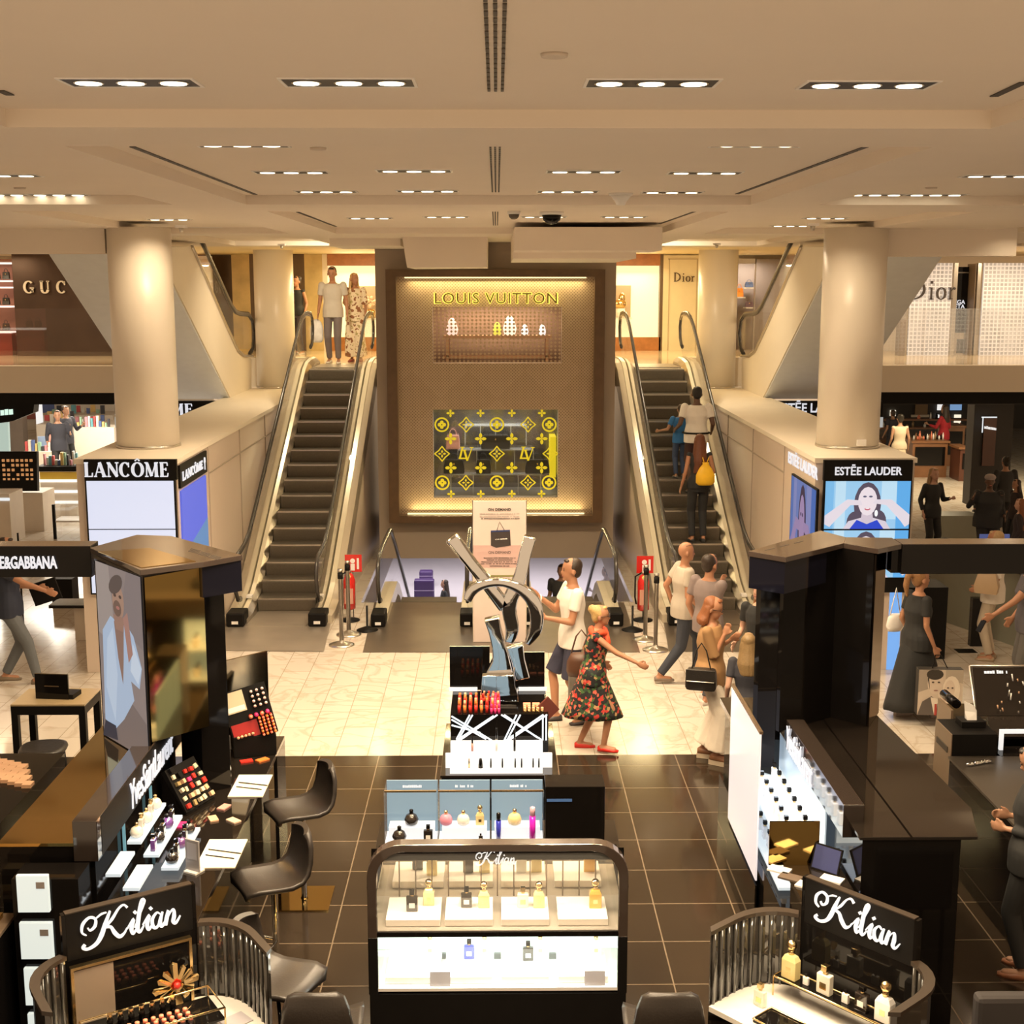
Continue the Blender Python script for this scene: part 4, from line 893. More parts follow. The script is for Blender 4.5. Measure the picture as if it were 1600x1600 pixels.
b = B(); R(b, 1178, 668, 1290, 690, 24.5, .1); b.build('magenta_panel', emi('dark_magenta', (.12, .01, .06), .6), label='dark magenta panel under the far sign behind the right ledge', cat='panel')
# ================================================================ perfume bottles and small goods
def bottle(kind, label, loc, rz=0, col='clear', s=1., group=None):
    m = {'clear': mat('clear_bottle', (.85, .82, .72), .05, alpha=.75, coat=1), 'black': mat('black_bottle', (.02, .015, .012), .08, coat=1), 'blue': mat('blue_bottle', (.03, .04, .45), .1, coat=1), 'amber': mat('amber_bottle', (.75, .42, .06), .06, alpha=.8, coat=1),
         'gold': mat('gold_bottle', (.82, .68, .32), .06, alpha=.8, coat=1), 'white': mat('white_bottle', (.82, .8, .78), .2), 'pink': mat('pink_bottle', (.7, .25, .35), .1, alpha=.85), 'magenta': mat('magenta_bottle', (.6, .02, .5), .1), 'purple': mat('purple_bottle', (.12, .04, .16), .08, coat=1), 'rose': mat('rose_tint_bottle', (.8, .6, .55), .08, alpha=.8)}[col]
    t = T('perfume_bottle', label, 'perfume bottle', loc, rz, group)
    b = B()
    if kind == 'square':
        b.box(-.028*s, .028*s, -.014*s, .014*s, 0, .075*s); b.build('flask', m, t, bev=.004*s)
        b = B(); b.lathe([(.009*s, .075*s), (.009*s, .085*s)], n=10); b.build('neck', m_brass, t)
        b = B(); b.box(-.012*s, .012*s, -.012*s, .012*s, .085*s, .108*s); b.build('cap', m_black if col != 'clear' else m_brass, t, bev=.002)
        b = B(); b.box(-.014*s, .014*s, -.0146*s, -.0141*s, .02*s, .045*s); b.build('bottle_label', m_white if col != 'clear' else m_brass, t)
    elif kind == 'decanter':
        b.loft([[(x*k, y*k, z) for x, y in ((-1, -.6), (1, -.6), (1, .6), (-1, .6))] for z, k in ((0, .036*s), (.085*s, .036*s), (.105*s, .026*s), (.112*s, .014*s))], 0, False); b.build('flask', m, t, bev=.003)
        b = B(); b.lathe([(.014*s, .112*s), (.014*s, .13*s)], n=12); b.build('neck', m_brass, t)
        b = B(); b.ell((0, 0, .152*s), .024*s); b.build('stopper', m_brass, t)
        b = B(); b.box(-.013*s, .013*s, -.0224*s, -.0217*s, .03*s, .055*s); b.build('bottle_label', m_brass, t)
    elif kind == 'tube':
        b.lathe([(.014*s, 0), (.014*s, .12*s)], n=12); b.build('flask', m, t)
        b = B(); b.lathe([(.012*s, .12*s), (.012*s, .16*s), (.003, .165*s)], n=12); b.build('cap', mat('pink_cap', (.7, .4, .5), .3) if col in ('magenta', 'pink') else m_black, t)
    else:
        b.lathe([(.02*s, 0), (.036*s, .01*s), (.042*s, .035*s), (.03*s, .06*s), (.012*s, .07*s)], n=14); b.build('flask', m, t)
        b = B(); b.lathe([(.011*s, .07*s), (.012*s, .09*s), (.003, .095*s)], n=10); b.build('cap', m_black if col in ('black', 'purple') else m_brass, t)
    return t
m_plinth = mat('marble_plinth', (.82, .76, .68), .2, noise=(14, .06))
def obj1(name, b, m, label, cat, group=None, bev=0): return b.build(name, m, label=label, cat=cat, group=group, bev=bev)
# ================================================================ centre vitrine
YC = P(776, 1320, z=1.45).y; CD = .5
hw = .775; zt = 1.45; rad = .2; fr = .055
t = T('display_vitrine', 'black arched perfume vitrine with two lit shelves in the foreground, white script word inside', 'display case', (.0, YC+.25, 0), world=True)
def arch(w, top, r, bot, n=8):
    pts = [(-w, bot), (-w, top-r)]+[(-w+r-r*math.cos(a), top-r+r*math.sin(a)) for a in [PI/2*i/n for i in range(1, n+1)]]
    return pts+[(-x, z) for x, z in pts[::-1]]
o1 = arch(hw, zt, rad, .86); i1 = arch(hw-fr, zt-.045, rad-.03, .86)
b = B(); rr = []
for (a, c) in zip(o1, i1): rr.append([(a[0], YC, a[1]), (c[0], YC, c[1]), (c[0], YC+.09, c[1]), (a[0], YC+.09, a[1])])
b.loft(rr, 0, False); b.build('arched_frame', mat('frame_top_brown_black', (.05, .035, .027), .18, coat=.6), t, bev=.004)
for s in (-1, 1): b = B(); b.box(min(s*hw, s*(hw-fr)), max(s*hw, s*(hw-fr)), YC, YC+CD, .5, .86); b.build('side_post', m_blackm, t)
b = B(); b.box(-hw+.005, hw-.005, YC, YC+CD, 0, .5); b.build('cabinet_base', m_blackm, t)
z1 = P(776, 1456, Y=YC).z; z2 = P(776, 1545, Y=YC).z
b = B(); b.box(-hw+fr, hw-fr, YC+.005, YC+CD, z1-.035, z1-.005); b.build('shelf', m_black, t)
b = B(); b.box(-hw+fr, hw-fr, YC+.02, YC+CD, z1-.004, z1); b.build('shelf_top', mat('vitrine_shelf_top', (.30, .26, .21), .1), t)
b = B(); b.box(-hw+fr, hw-fr, YC+.01, YC+CD, z2-.02, z2); b.build('lower_deck', m_white, t)
b = B(); b.box(-hw+fr, hw-fr, YC+CD-.02, YC+CD, z1, 1.14); b.build('mirror_back', mat('warm_mirror', (.9, .84, .74), .03, 1.), t)
b = B(); b.box(-hw+fr, hw-fr, YC+CD-.02, YC+CD, .54, z1-.035); b.build('lit_back_panel', mat('pale_back', (.8, .88, .84), .2, em=(.85, 1, .93), es=.35), t)
b = B(); b.box(-hw+fr+.01, hw-fr-.01, YC+.1, YC+.115, 1.31, 1.40); b.build('sign_band', m_black, t)
b = B(); b.prism([(-hw+.02, YC+.1, 1.385), (-hw+.02, YC+CD, 1.17), (-hw+.02, YC+CD, 1.14), (-hw+.02, YC+.1, 1.36)], (2*hw-.04, 0, 0)); b.build('sloping_roof', m_black, t)
for s in (-1, 1): b = B(); b.prism([(s*(hw-.02), YC+.09, .86), (s*(hw-.02), YC+CD, .86), (s*(hw-.02), YC+CD, 1.16), (s*(hw-.02), YC+.09, 1.375)], (-s*.015, 0, 0)); b.build('side_wall', m_black, t)
b = script_word(.072, (PX(775, YC+.09, 1.35), YC+.095, P(776, 1350, Y=YC+.09).z), (1, 0, 0), (0, 0, 1), .006); b.build('sign_script', e_white, t)
for s in (-1, 1):
    b = B(); b.box(s*(hw-fr)-.003, s*(hw-fr)+.003, YC+.01, YC+CD-.02, z2, 1.16); b.build('side_mirror', mat('side_mirror', (.75, .76, .68), .03, 1.), t)
b = B(); b.box(-hw+fr, hw-fr, YC+.012, YC+.016, z2, zt-.06); b.build('front_glass', mat('vitrine_glass', (.95, 1, .97), .02, alpha=.06), t)
for k in range(13):
    x = -hw+fr+.1+k*.103; b = B(); b.box(x-.004, x+.004, YC+CD-.028, YC+CD-.021, z1, 1.14); b.build('mirror_rib', m_bronze, t)
area('upper_shelf_light', (0, YC+.15, 1.33), (0, 0, 0), 1.3, .05, 16, (1, .86, .64), t)
area('lower_shelf_light', (0, YC+.1, z1-.04), (0, 0, 0), 1.3, .1, 11, (.88, 1, .93), t)
hal = emi('white_light_bar', (1, 1, .97), 3)
b = B(); b.box(-hw+.08, hw-.08, YC+.03, YC+.045, z1-.042, z1-.036); b.build('light_bar', hal, t)
pl = ((603, 688, 'first from the left'), (695, 770, 'second from the left'), (783, 858, 'third from the left'), (872, 950, 'fourth, at the right end'))
for x0, x1, w in pl:
    for zz, nm, ya in ((z1, 'upper', 1440), (z2, 'lower', 1528)):
        xa, xb = PX(x0, YC+.08, zz), PX(x1, YC+.08, zz); yy0 = YC+.07 if nm == 'upper' else YC+.06
        b = B(); b.box(xa, xb, yy0, yy0+.3, zz+.001, zz+.045); obj1('marble_plinth', b, m_plinth, f'white marble plinth on the {nm} shelf of the centre vitrine, {w}', 'plinth', 'marble plinths in the centre vitrine', .003)
zu, zl = z1+.046, z2+.046
for px, py, k, c, s, lab in ((644, 1423, 'square', 'black', 1.25, 'square black perfume bottle, leftmost on the upper shelf of the centre vitrine'), (670, 1413, 'decanter', 'gold', .95, 'gold stoppered decanter, leftmost on the upper vitrine shelf'),
                             (729, 1417, 'square', 'black', 1.2, 'square black perfume bottle with white label, left of the vitrine middle'), (756, 1417, 'decanter', 'gold', .95, 'gold stoppered decanter beside the white labelled black bottle'),
                             (817, 1417, 'square', 'clear', 1.2, 'square clear perfume bottle on the upper vitrine shelf, right of the middle'), (842, 1417, 'decanter', 'gold', .95, 'pale stoppered decanter beside the clear bottle in the vitrine'), (930, 1417, 'decanter', 'amber', 1.05, 'deep amber decanter alone at the right end of the upper vitrine shelf')):
    q = P(px, py, z=zu); bottle(k, lab, q, 0, c, s)
for px, py, k, c, s, lab in ((733, 1497, 'square', 'blue', 1.15, 'square bright blue perfume bottle on the lower lit vitrine shelf'), (825, 1500, 'square', 'black', 1.15, 'square black perfume bottle on the lower lit vitrine shelf'),
                             (672, 1492, 'decanter', 'clear', .95, 'pale decanter at the left of the lower vitrine shelf'), (757, 1492, 'decanter', 'clear', .95, 'pale decanter beside the blue bottle'), (844, 1492, 'decanter', 'clear', .95, 'pale decanter beside the lower black bottle'), (931, 1492, 'decanter', 'clear', .95, 'pale decanter at the right end of the lower vitrine shelf')):
    q = P(px, py, z=zl); bottle(k, lab, q, 0, c, s)
for px, lab in ((688, 'grey folded card standing in the lower vitrine shelf, left'), (929, 'grey folded card standing in the lower vitrine shelf, right')):
    x = PX(px, YC+.05, z2); b = B(); b.box(x-.062, x+.062, YC+.035, YC+.04, z2+.001, z2+.09, rot=(-.12, 0, 0)); obj1('price_card', b, mat('grey_card', (.45, .42, .45), .5), lab, 'card')
for px, w in ((691, 'between the first and second plinths'), (778, 'between the second and third plinths'), (864, 'between the third and fourth plinths')):
    q = P(px, 1488, z=z2+.04); b = B(); b.box(q.x-.024, q.x+.024, q.y-.01, q.y+.01, z2+.001, z2+.035); obj1('scent_tag', b, mat('dark_grey_tag', (.12, .13, .12), .4), f'small dark tag on the lower vitrine shelf, {w}', 'tag')
# ================================================================ counter behind the vitrine with three lit boxes
zb_ = .95; YBX = 8.55
t = T('display_counter', 'low black counter behind the arched vitrine, carrying three lit glass boxes', 'counter', (0, 8.4, 0), world=True)
b = B(); b.box(-.81, .81, YC+CD+.02, 8.95, 0, zb_-.02); b.build('counter_body', m_blackm, t); b = B(); b.box(-.83, .83, YC+CD+.01, 8.97, zb_-.02, zb_); b.build('counter_top', m_blacktop, t, bev=.004)
for k, (x0, x1, w) in enumerate(((600, 683, 'left'), (684, 766, 'middle'), (767, 850, 'right'))):
    xa, xb = PX(x0, YBX, 1.2)+.004, PX(x1, YBX, 1.2)-.004; zt_ = P(776, 1236, Y=YBX).z
    t = T('light_box', f'glowing blue white glass display box behind the vitrine, {w} one of three', 'display box', ((xa+xb)/2, YBX+.12, zb_), group='glowing glass display boxes', world=True)
    b = B(); b.box(xa, xb, YBX+.2, YBX+.215, zb_, zt_); b.build('lit_back', emi('blue_grey_glow', (.30, .42, .50), .8), t)
    b = B(); b.box(xa, xb, YBX, YBX+.2, zb_, zb_+.015); b.box(xa+.02, xb-.02, YBX+.08, YBX+.2, zb_+.015, zb_+.09); b.build('lit_step', emi('box_step_white', (.95, .97, 1), .85), t)
    b = B(); b.box(xa, xb, YBX, YBX+.012, zt_-.008, zt_+.004); b.build('gold_rim', m_brass, t)
    b = B(); b.box(xa-.003, xa, YBX, YBX+.215, zb_, zt_); b.box(xb, xb+.003, YBX, YBX+.215, zb_, zt_); b.build('side_glass', m_glass, t)
    b = marks(.13, .018, ((xa+xb)/2, YBX+.198, zt_-.05), (1, 0, 0), (0, 0, 1), k); b.build('box_heading', e_white, t)
BX = [(624, 'round', 'black', 1.2, .02, 'round dark bottle, left in the left glowing box'), (643, 'round', 'black', 1.2, .09, 'round dark bottle, middle of the left glowing box'), (669, 'square', 'black', 1.1, .02, 'dark square bottle, right in the left glowing box'),
      (697, 'round', 'pink', 1.1, .09, 'pale bottle with dark label, left in the middle glowing box'), (724, 'round', 'clear', 1.1, .09, 'pale bottle in the centre of the middle glowing box'), (750, 'decanter', 'gold', .8, .09, 'pale bottle with gold stopper, right in the middle glowing box'), (751, 'square', 'black', .5, .02, 'tiny black vial at the front of the middle glowing box'),
      (779, 'tube', 'blue', 1.25, .02, 'tall blue tube bottle in the right glowing box'), (804, 'round', 'gold', 1.2, .09, 'gold capped pale bottle in the right glowing box'), (832, 'tube', 'magenta', 1.5, .02, 'tall magenta tube bottle at the right end of the glowing boxes')]
for px, k, c, s, dz, lab in BX:
    y = YBX+(.022 if dz < .05 else .13); bottle(k, lab, (PX(px, y, zb_+.1), y, zb_+(.0155 if dz < .05 else .0905)), 0, c, s)
xa, xb = PX(852, YBX, 1.2), PX(945, YBX, 1.2)
t = T('display_screen', 'black box like screen standing right of the three glowing boxes', 'screen', ((xa+xb)/2, YBX, zb_), world=True)
b = B(); b.box(xa, xb, YBX-.01, YBX+.22, zb_, P(776, 1229, Y=YBX).z); b.build('screen_body', m_black, t, bev=.003)
b = B(); zz = P(776, 1252, Y=YBX).z; b.box(xa+.01, xa+.18, YBX-.013, YBX-.0105, zz, zz+.02); b.build('blue_light_line', emi('blue_line', (.1, .2, .4), .5), t)
b = B(); q = P(866, 1302, z=zb_); b.lathe([(.02, 0), (.03, .015), (.012, .03)], (q.x, q.y-.05, zb_+.001), 10); obj1('glass_pebble', b, m_chrome, 'small clear glass piece at the foot of the black screen box', 'ornament')
# ================================================================ centre make-up island with the chrome monogram
YI = P(776, 1211, z=.9).y; xl, xr = PX(690, YI, .9), PX(871, YI, .9)
t = T('makeup_island', 'black make-up island with lit steps and crossing light lines, under the chrome monogram', 'display island', (0, YI+.6, 0), world=True)
b = B(); b.box(xl, xr, YI, YI+1.25, 0, .88); b.build('island_body', m_blackm, t)
b = B(); b.box(xl-.01, xr+.01, YI-.01, YI+1.26, .88, .9); b.build('island_top', m_blacktop, t, bev=.003)
YP = YI+.33
zp0, zp1 = P(776, 1157, Y=YP).z, P(776, 1117, Y=YP).z
b = B(); b.box(xl+.06, xr-.06, YP+.01, YI+.98, .9, zp1); b.build('upper_block', m_black, t)
for (px0, px1, py0, py1, yy, dd) in ((703, 848, 1194, 1206, YI+.03, .07), (696, 863, 1171, 1184, YI+.16, .06)):
    p, q = P(px0, py1, Y=yy), P(px1, py0, Y=yy); b = B(); b.box(p.x, q.x, yy, yy+dd, .9, p.z+.02); b.build('lit_step', e_white, t)
p, q = P(704, 1177, Y=YP-.07), P(848, 1158, Y=YP-.07); b = B(); b.box(p.x, q.x, YP-.08, YP, .9, q.z-.015); b.build('lit_step', e_white, t)
b = B(); wP, hP = (xr-xl-.14), zp1-zp0
for (u0, v0, u1, v1) in ((.0, .95, .42, .0), (.0, .82, .36, .05), (.0, .6, .3, .3), (.08, .1, .22, 1), (.05, .05, .19, 1), (.08, 0, .48, 1), (.05, 0, .44, .96), (.52, 1, .95, 0), (.55, 1, .9, .1), (.55, 0, .68, 1), (.58, 0, .72, 1), (.6, 0, 1., 1), (.57, 0, .96, 1), (.99, 0, .99, 1), (.955, 0, .955, 1)):
    a = Vector((xl+.07+u0*wP, YP+.004, zp0+v0*hP)); c = Vector((xl+.07+u1*wP, YP+.004, zp0+v1*hP)); d = (c-a).normalized(); n = Vector((-d.z, 0, d.x))*.006
    b.prism([a-n, a+n, c+n, c-n], (0, -.004, 0))
b.build('crossing_light_lines', emi('cool_line', (.85, .93, 1), 1.6), t)
YM2 = YI+1.0
for (px0, px1, py0, w) in ((703, 765, 1010, 0), (770, 851, 1019, 1)):
    p, q = P(px0, 1080, Y=YM2), P(px1, py0, Y=YM2); b = B(); b.box(p.x, q.x, YM2, YM2+.02, zp1, q.z); b.build('dark_mirror', m_black, t)
b = B(); q = P(702, 1076, Y=YM2); q2 = P(746, 1076, Y=YM2); b.box(q.x, q2.x, YM2-.03, YM2-.01, zp1, zp1+.03); q = P(810, 1080, Y=YM2); q2 = P(854, 1080, Y=YM2); b.box(q.x, q2.x, YM2-.03, YM2-.01, zp1, zp1+.03); b.build('mirror_foot_light', e_white, t)
b = B(); q = P(855, 1100, Y=YP+.1); b.box(q.x-.06, q.x+.07, YP+.08, YP+.1, zp1-.05, zp1+.1, rot=(0, -.7, .3)); b.build('side_flap', mat('red_brown_flap', (.12, .03, .02), .3), t)
# monogram of chrome strokes
YS_ = YI+.62
def mpt(x, y): return P(560+x/3.477, 780+y/3.478, Y=YS_)
t = T('monogram_sculpture', 'large chrome monogram sculpture of three interlaced letters standing on the make-up island', 'sculpture', (PX(776, YS_, 1.3), YS_, zp1), world=True)
def stroke(pts, ws, dep, name, dy=0, m=m_chrome):
    b = B(); Q = []
    P2 = [mpt(*p) for p in pts]; k = 1/190/3.478*1.0
    o = Vector((0, YS_+dy-dep/2, 0))
    b.ribbon([(p.x, p.z) for p in P2], [w*.00152 for w in ws], o, (1, 0, 0), (0, 0, 1), (0, 1, 0), dep, sub=7)
    ob = b.build(name, m, t, bev=.03, seg=4)
    for p_ in ob.data.polygons: p_.use_smooth = True
    return ob
stroke([(505, 203), (600, 330), (690, 445), (800, 590)], [80, 62, 68, 74], .10, 'letter_y_arm')
stroke([(935, 203), (905, 300), (878, 420), (820, 570), (835, 700), (815, 775)], [62, 64, 66, 80, 74, 40], .10, 'letter_y_stem', .0)
stroke([(592, 540), (625, 480), (700, 448), (790, 445), (880, 478), (945, 540), (968, 620), (960, 700), (915, 775)], [44, 56, 44, 40, 56, 72, 74, 66, 26], .09, 'letter_s_curve', -.05)
stroke([(725, 650), (742, 720), (762, 800), (775, 880), (768, 960)], [86, 70, 74, 96, 160], .12, 'letter_l_stem', .05)
stroke([(850, 800), (868, 880), (893, 985)], [100, 76, 82], .10, 'letter_l_foot', .06)
stroke([(758, 940), (760, 1010), (765, 1050), (765, 1080)], [170, 185, 200, 205], .16, 'pedestal_curve', -.02)
b = B(); q = mpt(765, 1130); b.box(q.x-.14, q.x+.14, YS_-.08, YS_+.08, zp1+.002, zp1+.014); b.build('foot_plate', m_chrome, t)
# lipsticks and goods of the island
def lip(b, c, h, r, m0=0, m1=1): b.lathe([(r, 0), (r, h*.62)], c, 8, m0); b.lathe([(r*.8, h*.62), (r*.8, h), (r*.3, h*1.02)], c, 8, m1)
def lipstick(lab, group, mats, loc, h=.07, r=.01, rot=None):
    b = B(); lip(b, (0, 0, 0), h, r); o = b.build('lipstick', mats, label=lab, cat='lipstick', group=group); o.location = loc
    if rot: o.rotation_euler = rot
    return o
m_case = mat('lip_case_dark', (.03, .02, .02), .2); m_red = mat('lip_red', (.6, .03, .02), .35); m_orange = mat('lip_orange', (.75, .2, .04), .35); m_pink = mat('lip_pink', (.62, .03, .16), .35); m_coral = mat('lip_coral', (.8, .25, .15), .4); m_nude = mat('lip_nude', (.7, .42, .25), .4)
def lip_rows(n, m, f, h, r, mats, lab, group, rot=None):
    first = None
    for i in range(n):
        for j in range(m):
            mt = mats[(i*m+j) % len(mats)] if isinstance(mats[0], tuple) else mats
            key = id(mt)
            loc = f(i, j)
            if first is None or key not in first:
                o = lipstick(lab, group, list(mt), loc, h, r, rot); first = first or {}; first[key] = o
            else:
                o = first[key].copy(); COL.objects.link(o); o.location = loc; o['label'] = lab; o['group'] = group
xq = PX(712, YP+.1, zp1)
lip_rows(8, 4, lambda i, j: (xq+.03+i*.045, YP+.06+j*.07, zp1+.001), .07+.03, .013, [(m_red, m_orange), (m_orange, m_nude), (m_red, m_red)], 'red and orange lipstick in the rows left of the chrome monogram foot', 'lipsticks left of the monogram foot')
xq2 = PX(768, YP+.1, zp1)
lip_rows(3, 4, lambda i, j: (xq2+.0+i*.03, YP+.03+j*.05, zp1+.001), .08, .012, [(m_pink, m_pink)], 'magenta lipstick in front of the chrome monogram foot', 'magenta lipsticks')
xq3 = PX(818, YP+.1, zp1)
lip_rows(5, 2, lambda i, j: (xq3+.01+i*.035, YP+.05+j*.05, zp1+.001), .045, .014, [(m_brass, m_nude)], 'short gold make-up pot right of the chrome monogram foot', 'gold pots on the island')
for k in range(3): b = B(); x = xq3+k*.075; b.box(x, x+.06, YP+.2, YP+.26, zp1+.001, zp1+.02); obj1('blush_compact', b, m_coral, 'open orange blush compact at the right of the island deck', 'compact', 'orange compacts on the island')
for px, y0, h, c, lab in ((738, YI+.19, .13, 'black', 'black capped pink gloss tube on the island steps'), (798, YI+.19, .19, 'black', 'tall white tube at the middle of the island steps'), (804, YI+.19, .18, 'black', 'tall black wand standing on the island steps, right of the middle')):
    b = B(); x = PX(px if px != 798 else 776, y0, 1.05); b.lathe([(.009, 0), (.009, h*.5)], (x, y0, P(776, 1178, Y=y0).z+.025), 8, 0); b.lathe([(.008, h*.5), (.008, h)], (x, y0, P(776, 1178, Y=y0).z+.025), 8, 1)
    obj1('gloss_tube', b, [m_pinkl if px == 738 else (m_white if px == 798 else m_black), m_black], lab, 'gloss tube')
for k, px in enumerate((733, 751, 767, 785, 805, 815, 833, 842)):
    y0 = YI+.06; z0 = P(776, 1206, Y=YI+.03).z+.024; x = PX(px, y0, z0); b = B(); w = .02 if k == 1 else .008
    b.lathe([(w, 0), (w*.7, .05), (w*.5, .075)], (x, y0, z0), 8); obj1('sample_tube', b, m_black if k else m_brass, 'short brass topped sample at the left of the lowest lit island step' if k == 0 else ('squat black sample cup on the lowest lit island step' if k == 1 else 'thin black mascara tube on the lowest lit island step'), 'sample', None if k < 2 else 'black mascara tubes on the lowest step')
# ================================================================ left gondola with the tall picture tower
ZG = 1.35
Yn = P(60, 1318, z=ZG).y; xL = P(0, 1313, z=ZG).x; xG = PX(118, Yn, ZG); xH = PX(149, Yn, 1.5)
t = T('makeup_gondola', 'long black gondola with a gold mirrored top and a lit white sign, on the left', 'display gondola', ((xL+xH)/2, 8.6, 0), world=True)
b = B(); b.box(xL+.01, xH-.01, Yn+.01, 9.75, 0, ZG-.02); b.build('gondola_body', m_black, t)
b = B(); b.box(xL, xG, Yn, 10.2, ZG-.02, ZG); b.build('gold_top', m_gold, t)
b = B(); b.box(xG+.001, xH+.02, Yn-.02, 9.0, 1.24, 1.5); b.plan([(-2.443, 9.0), (xH+.02, 9.0), (xH+.02, 10.3), (-2.443, 10.3)], 1.24, 1.5); b.build('sign_header', mat('header_gloss', (.03, .022, .018), .08, coat=1), t, bev=.003)
b = B(); b.box(xH+.02, xH+.0225, 7.75, 10.25, 1.245, 1.495); b.build('sign_face', m_blackm, t)
b = text('YvesSaintLaurent', .125, (xH+.024, 8.6, 1.335), (0, 1, 0), (0, 0, 1), .008, .0, .98, shear=.12, space=.86); fit(b, 1, P(203, 1245, X=xH+.024).y, P(269, 1158, X=xH+.024).y); fit(b, 2, 1.27, 1.46); b.build('sign_letters', e_sign, t)
for k, (x0, x1, z) in enumerate(((-2.38, -2.29, 1.18), (-2.28, -2.18, 1.09), (-2.17, -2.06, 1.0))):
    for y0, y1 in ((8.1, 8.75), (7.62, 7.95)):
        if k == 2 and y0 < 8: continue
        b = B(); b.box(x0, x1, y0, y1, z-.02, z); b.build('lit_shelf', emi('lit_perfume_shelf', (.85, .95, 1), .75), t)
for px, y0, y1 in ((150, 1340, 1400), (193, 1290, 1400), (235, 1232, 1275), (264, 1178, 1292)):
    a = P(px, y0, z=1.22); X_, yy = a.x, a.y; b = B(); b.box(X_-.009, X_+.009, yy-.006, yy+.006, .955, 1.24); b.build('glowing_glass_edge', emi('teal_edge', (.2, .42, .48), .8), t)
cols = ['black', 'purple', 'black']
for k, (x, z) in enumerate(((-2.335, 1.18), (-2.23, 1.09), (-2.115, 1.0))):
    for j in range(5): bottle('square' if (j+k) % 2 else 'round', ['clear bottle on the top lit shelf of the left gondola', 'dark bottle on the middle lit shelf of the left gondola', 'dark bottle on the lowest lit shelf of the left gondola'][k], (x, 8.17+j*.12, z+.001), 1.57, cols[(j+k) % 3] if k else 'clear', 1.05, ['bottles on the top lit shelf, left gondola', 'bottles on the middle lit shelf, left gondola', 'bottles on the lowest lit shelf, left gondola'][k])
area('shelf_light', (-2.2, 8.4, 1.23), (0, 0, 0), .03, .8, .8, (.9, .97, 1), t)
# tower with the picture
ZT = 2.75
A1, A2 = Vector((-2.98, 9.68)), Vector((-2.46, 9.06))
t = T('display_tower', 'tall black tower on the left gondola picturing a person in an open pale blue shirt', 'display tower', (-2.7, 9.7, ZG), world=True)
foot = [(-2.98, 9.68), (-2.46, 9.06), (-2.12, 9.42), (-2.30, 9.75), (-2.57, 10.3), (-2.86, 10.36)]
b = B(); b.plan([(-2.98, 9.68), (-2.46, 9.06), (-2.45, 9.9), (-2.57, 10.3), (-2.86, 10.36)], ZG+.002, ZT-.04); b.build('tower_core', m_black, t)
b = B(); b.plan([(-2.459, 9.065), (-2.12, 9.42), (-2.30, 9.75), (-2.449, 9.9)], 1.504, ZT-.04); b.build('side_wing', m_black, t)
d = Vector((A2.x-A1.x, A2.y-A1.y, 0)); L_ = d.length; un = Vector((d.y, -d.x, 0)).normalized()
o = Vector((A1.x, A1.y, ZG+.01))+un*.004
b, ms = picture(o+d.normalized()*.03, d, (0, 0, 1), L_-.06, ZT-.06-ZG, PIC_SHIRT, .8); b.build('lit_picture', ms, t)
g1, g2 = Vector((-2.455, 9.065, 0)), Vector((-2.125, 9.415, 0)); dg_ = (g2-g1).normalized(); un2 = Vector((dg_.y, -dg_.x, 0))
b = B(); b.prism([g1+un2*.004+Vector((0, 0, 1.506)), g2+un2*.004+Vector((0, 0, 1.506)), g2+un2*.004+Vector((0, 0, ZT-.05)), g1+un2*.004+Vector((0, 0, ZT-.05))], un2*.004); b.build('gold_mirror_face', m_gold, t)
m_roof = mat('tower_roof_gloss', (.05, .035, .028), .15, coat=.8)
b = B(); b.plan([(-3.07, 9.89), (-2.48, 9.2-.12), (-2.1, 9.37-.02), (-1.87, 9.6), (-2.57, 10.36), (-2.86, 10.42)], ZT-.04, ZT); b.build('roof', m_roof, t, bev=.003)
b = B(); b.plan([(-2.96, 9.72), (-2.49, 9.15), (-2.16, 9.37), (-2.62, 9.86)], ZT, ZT+.004); b.build('gold_roof_inlay', m_gold, t)
b = B(); b.plan([(-2.12, 9.38), (-1.88, 9.6), (-2.3, 10.02), (-2.5, 9.8)], ZT-.27, ZT-.04); b.build('side_fascia', mat('fascia_glass', (.006, .006, .012), .05, spec=.4), t)
b = B(); b.plan([(-2.2, 9.5), (-2.02, 9.62), (-2.2, 9.85), (-2.4, 9.7)], .952, ZT-.27); b.build('rear_post', m_black, t)
b = B()
for i in range(3):
    for j in range(4): x, y = -2.3+i*.1+j*.035*0, 9.75-.12*i+j*.03; b.plan([(x, y), (x+.09, y-.09), (x+.094, y-.086), (x+.004, y+.004)], ZT, ZT+.002)
b.build('roof_slots', m_slot, t)
# fascia bars reaching outward
yb_ = P(80, 853, z=ZT).y
t = T('sign_bar', 'long black overhead bar with white capital letters, reaching left from the picture tower', 'sign', (-4.5, yb_, ZT-.2), world=True)
zbb = P(80, 902, Y=yb_).z
b = B(); b.box(-7, -3.09, yb_, yb_+.2, zbb, ZT-.005); b.build('bar', m_black, t, bev=.003); b = B(); b.box(-7, -3.09, yb_, yb_+.2, ZT-.005, ZT); b.build('bar_top', m_roof, t)
b = text('DOLCE&GABBANA', .095, (PX(93, yb_, 2.6), yb_-.012, P(90, 887, Y=yb_).z), (1, 0, 0), (0, 0, 1), .01, .025, .8, center=False); fit(b, 0, PX(-38, yb_, 2.6), PX(93, yb_, 2.6)); b.build('sign_letters', e_sign, t)
t = T('sign_bar', 'long plain black overhead bar reaching right from the right tower', 'sign', (4.5, yb_, ZT-.2), world=True)
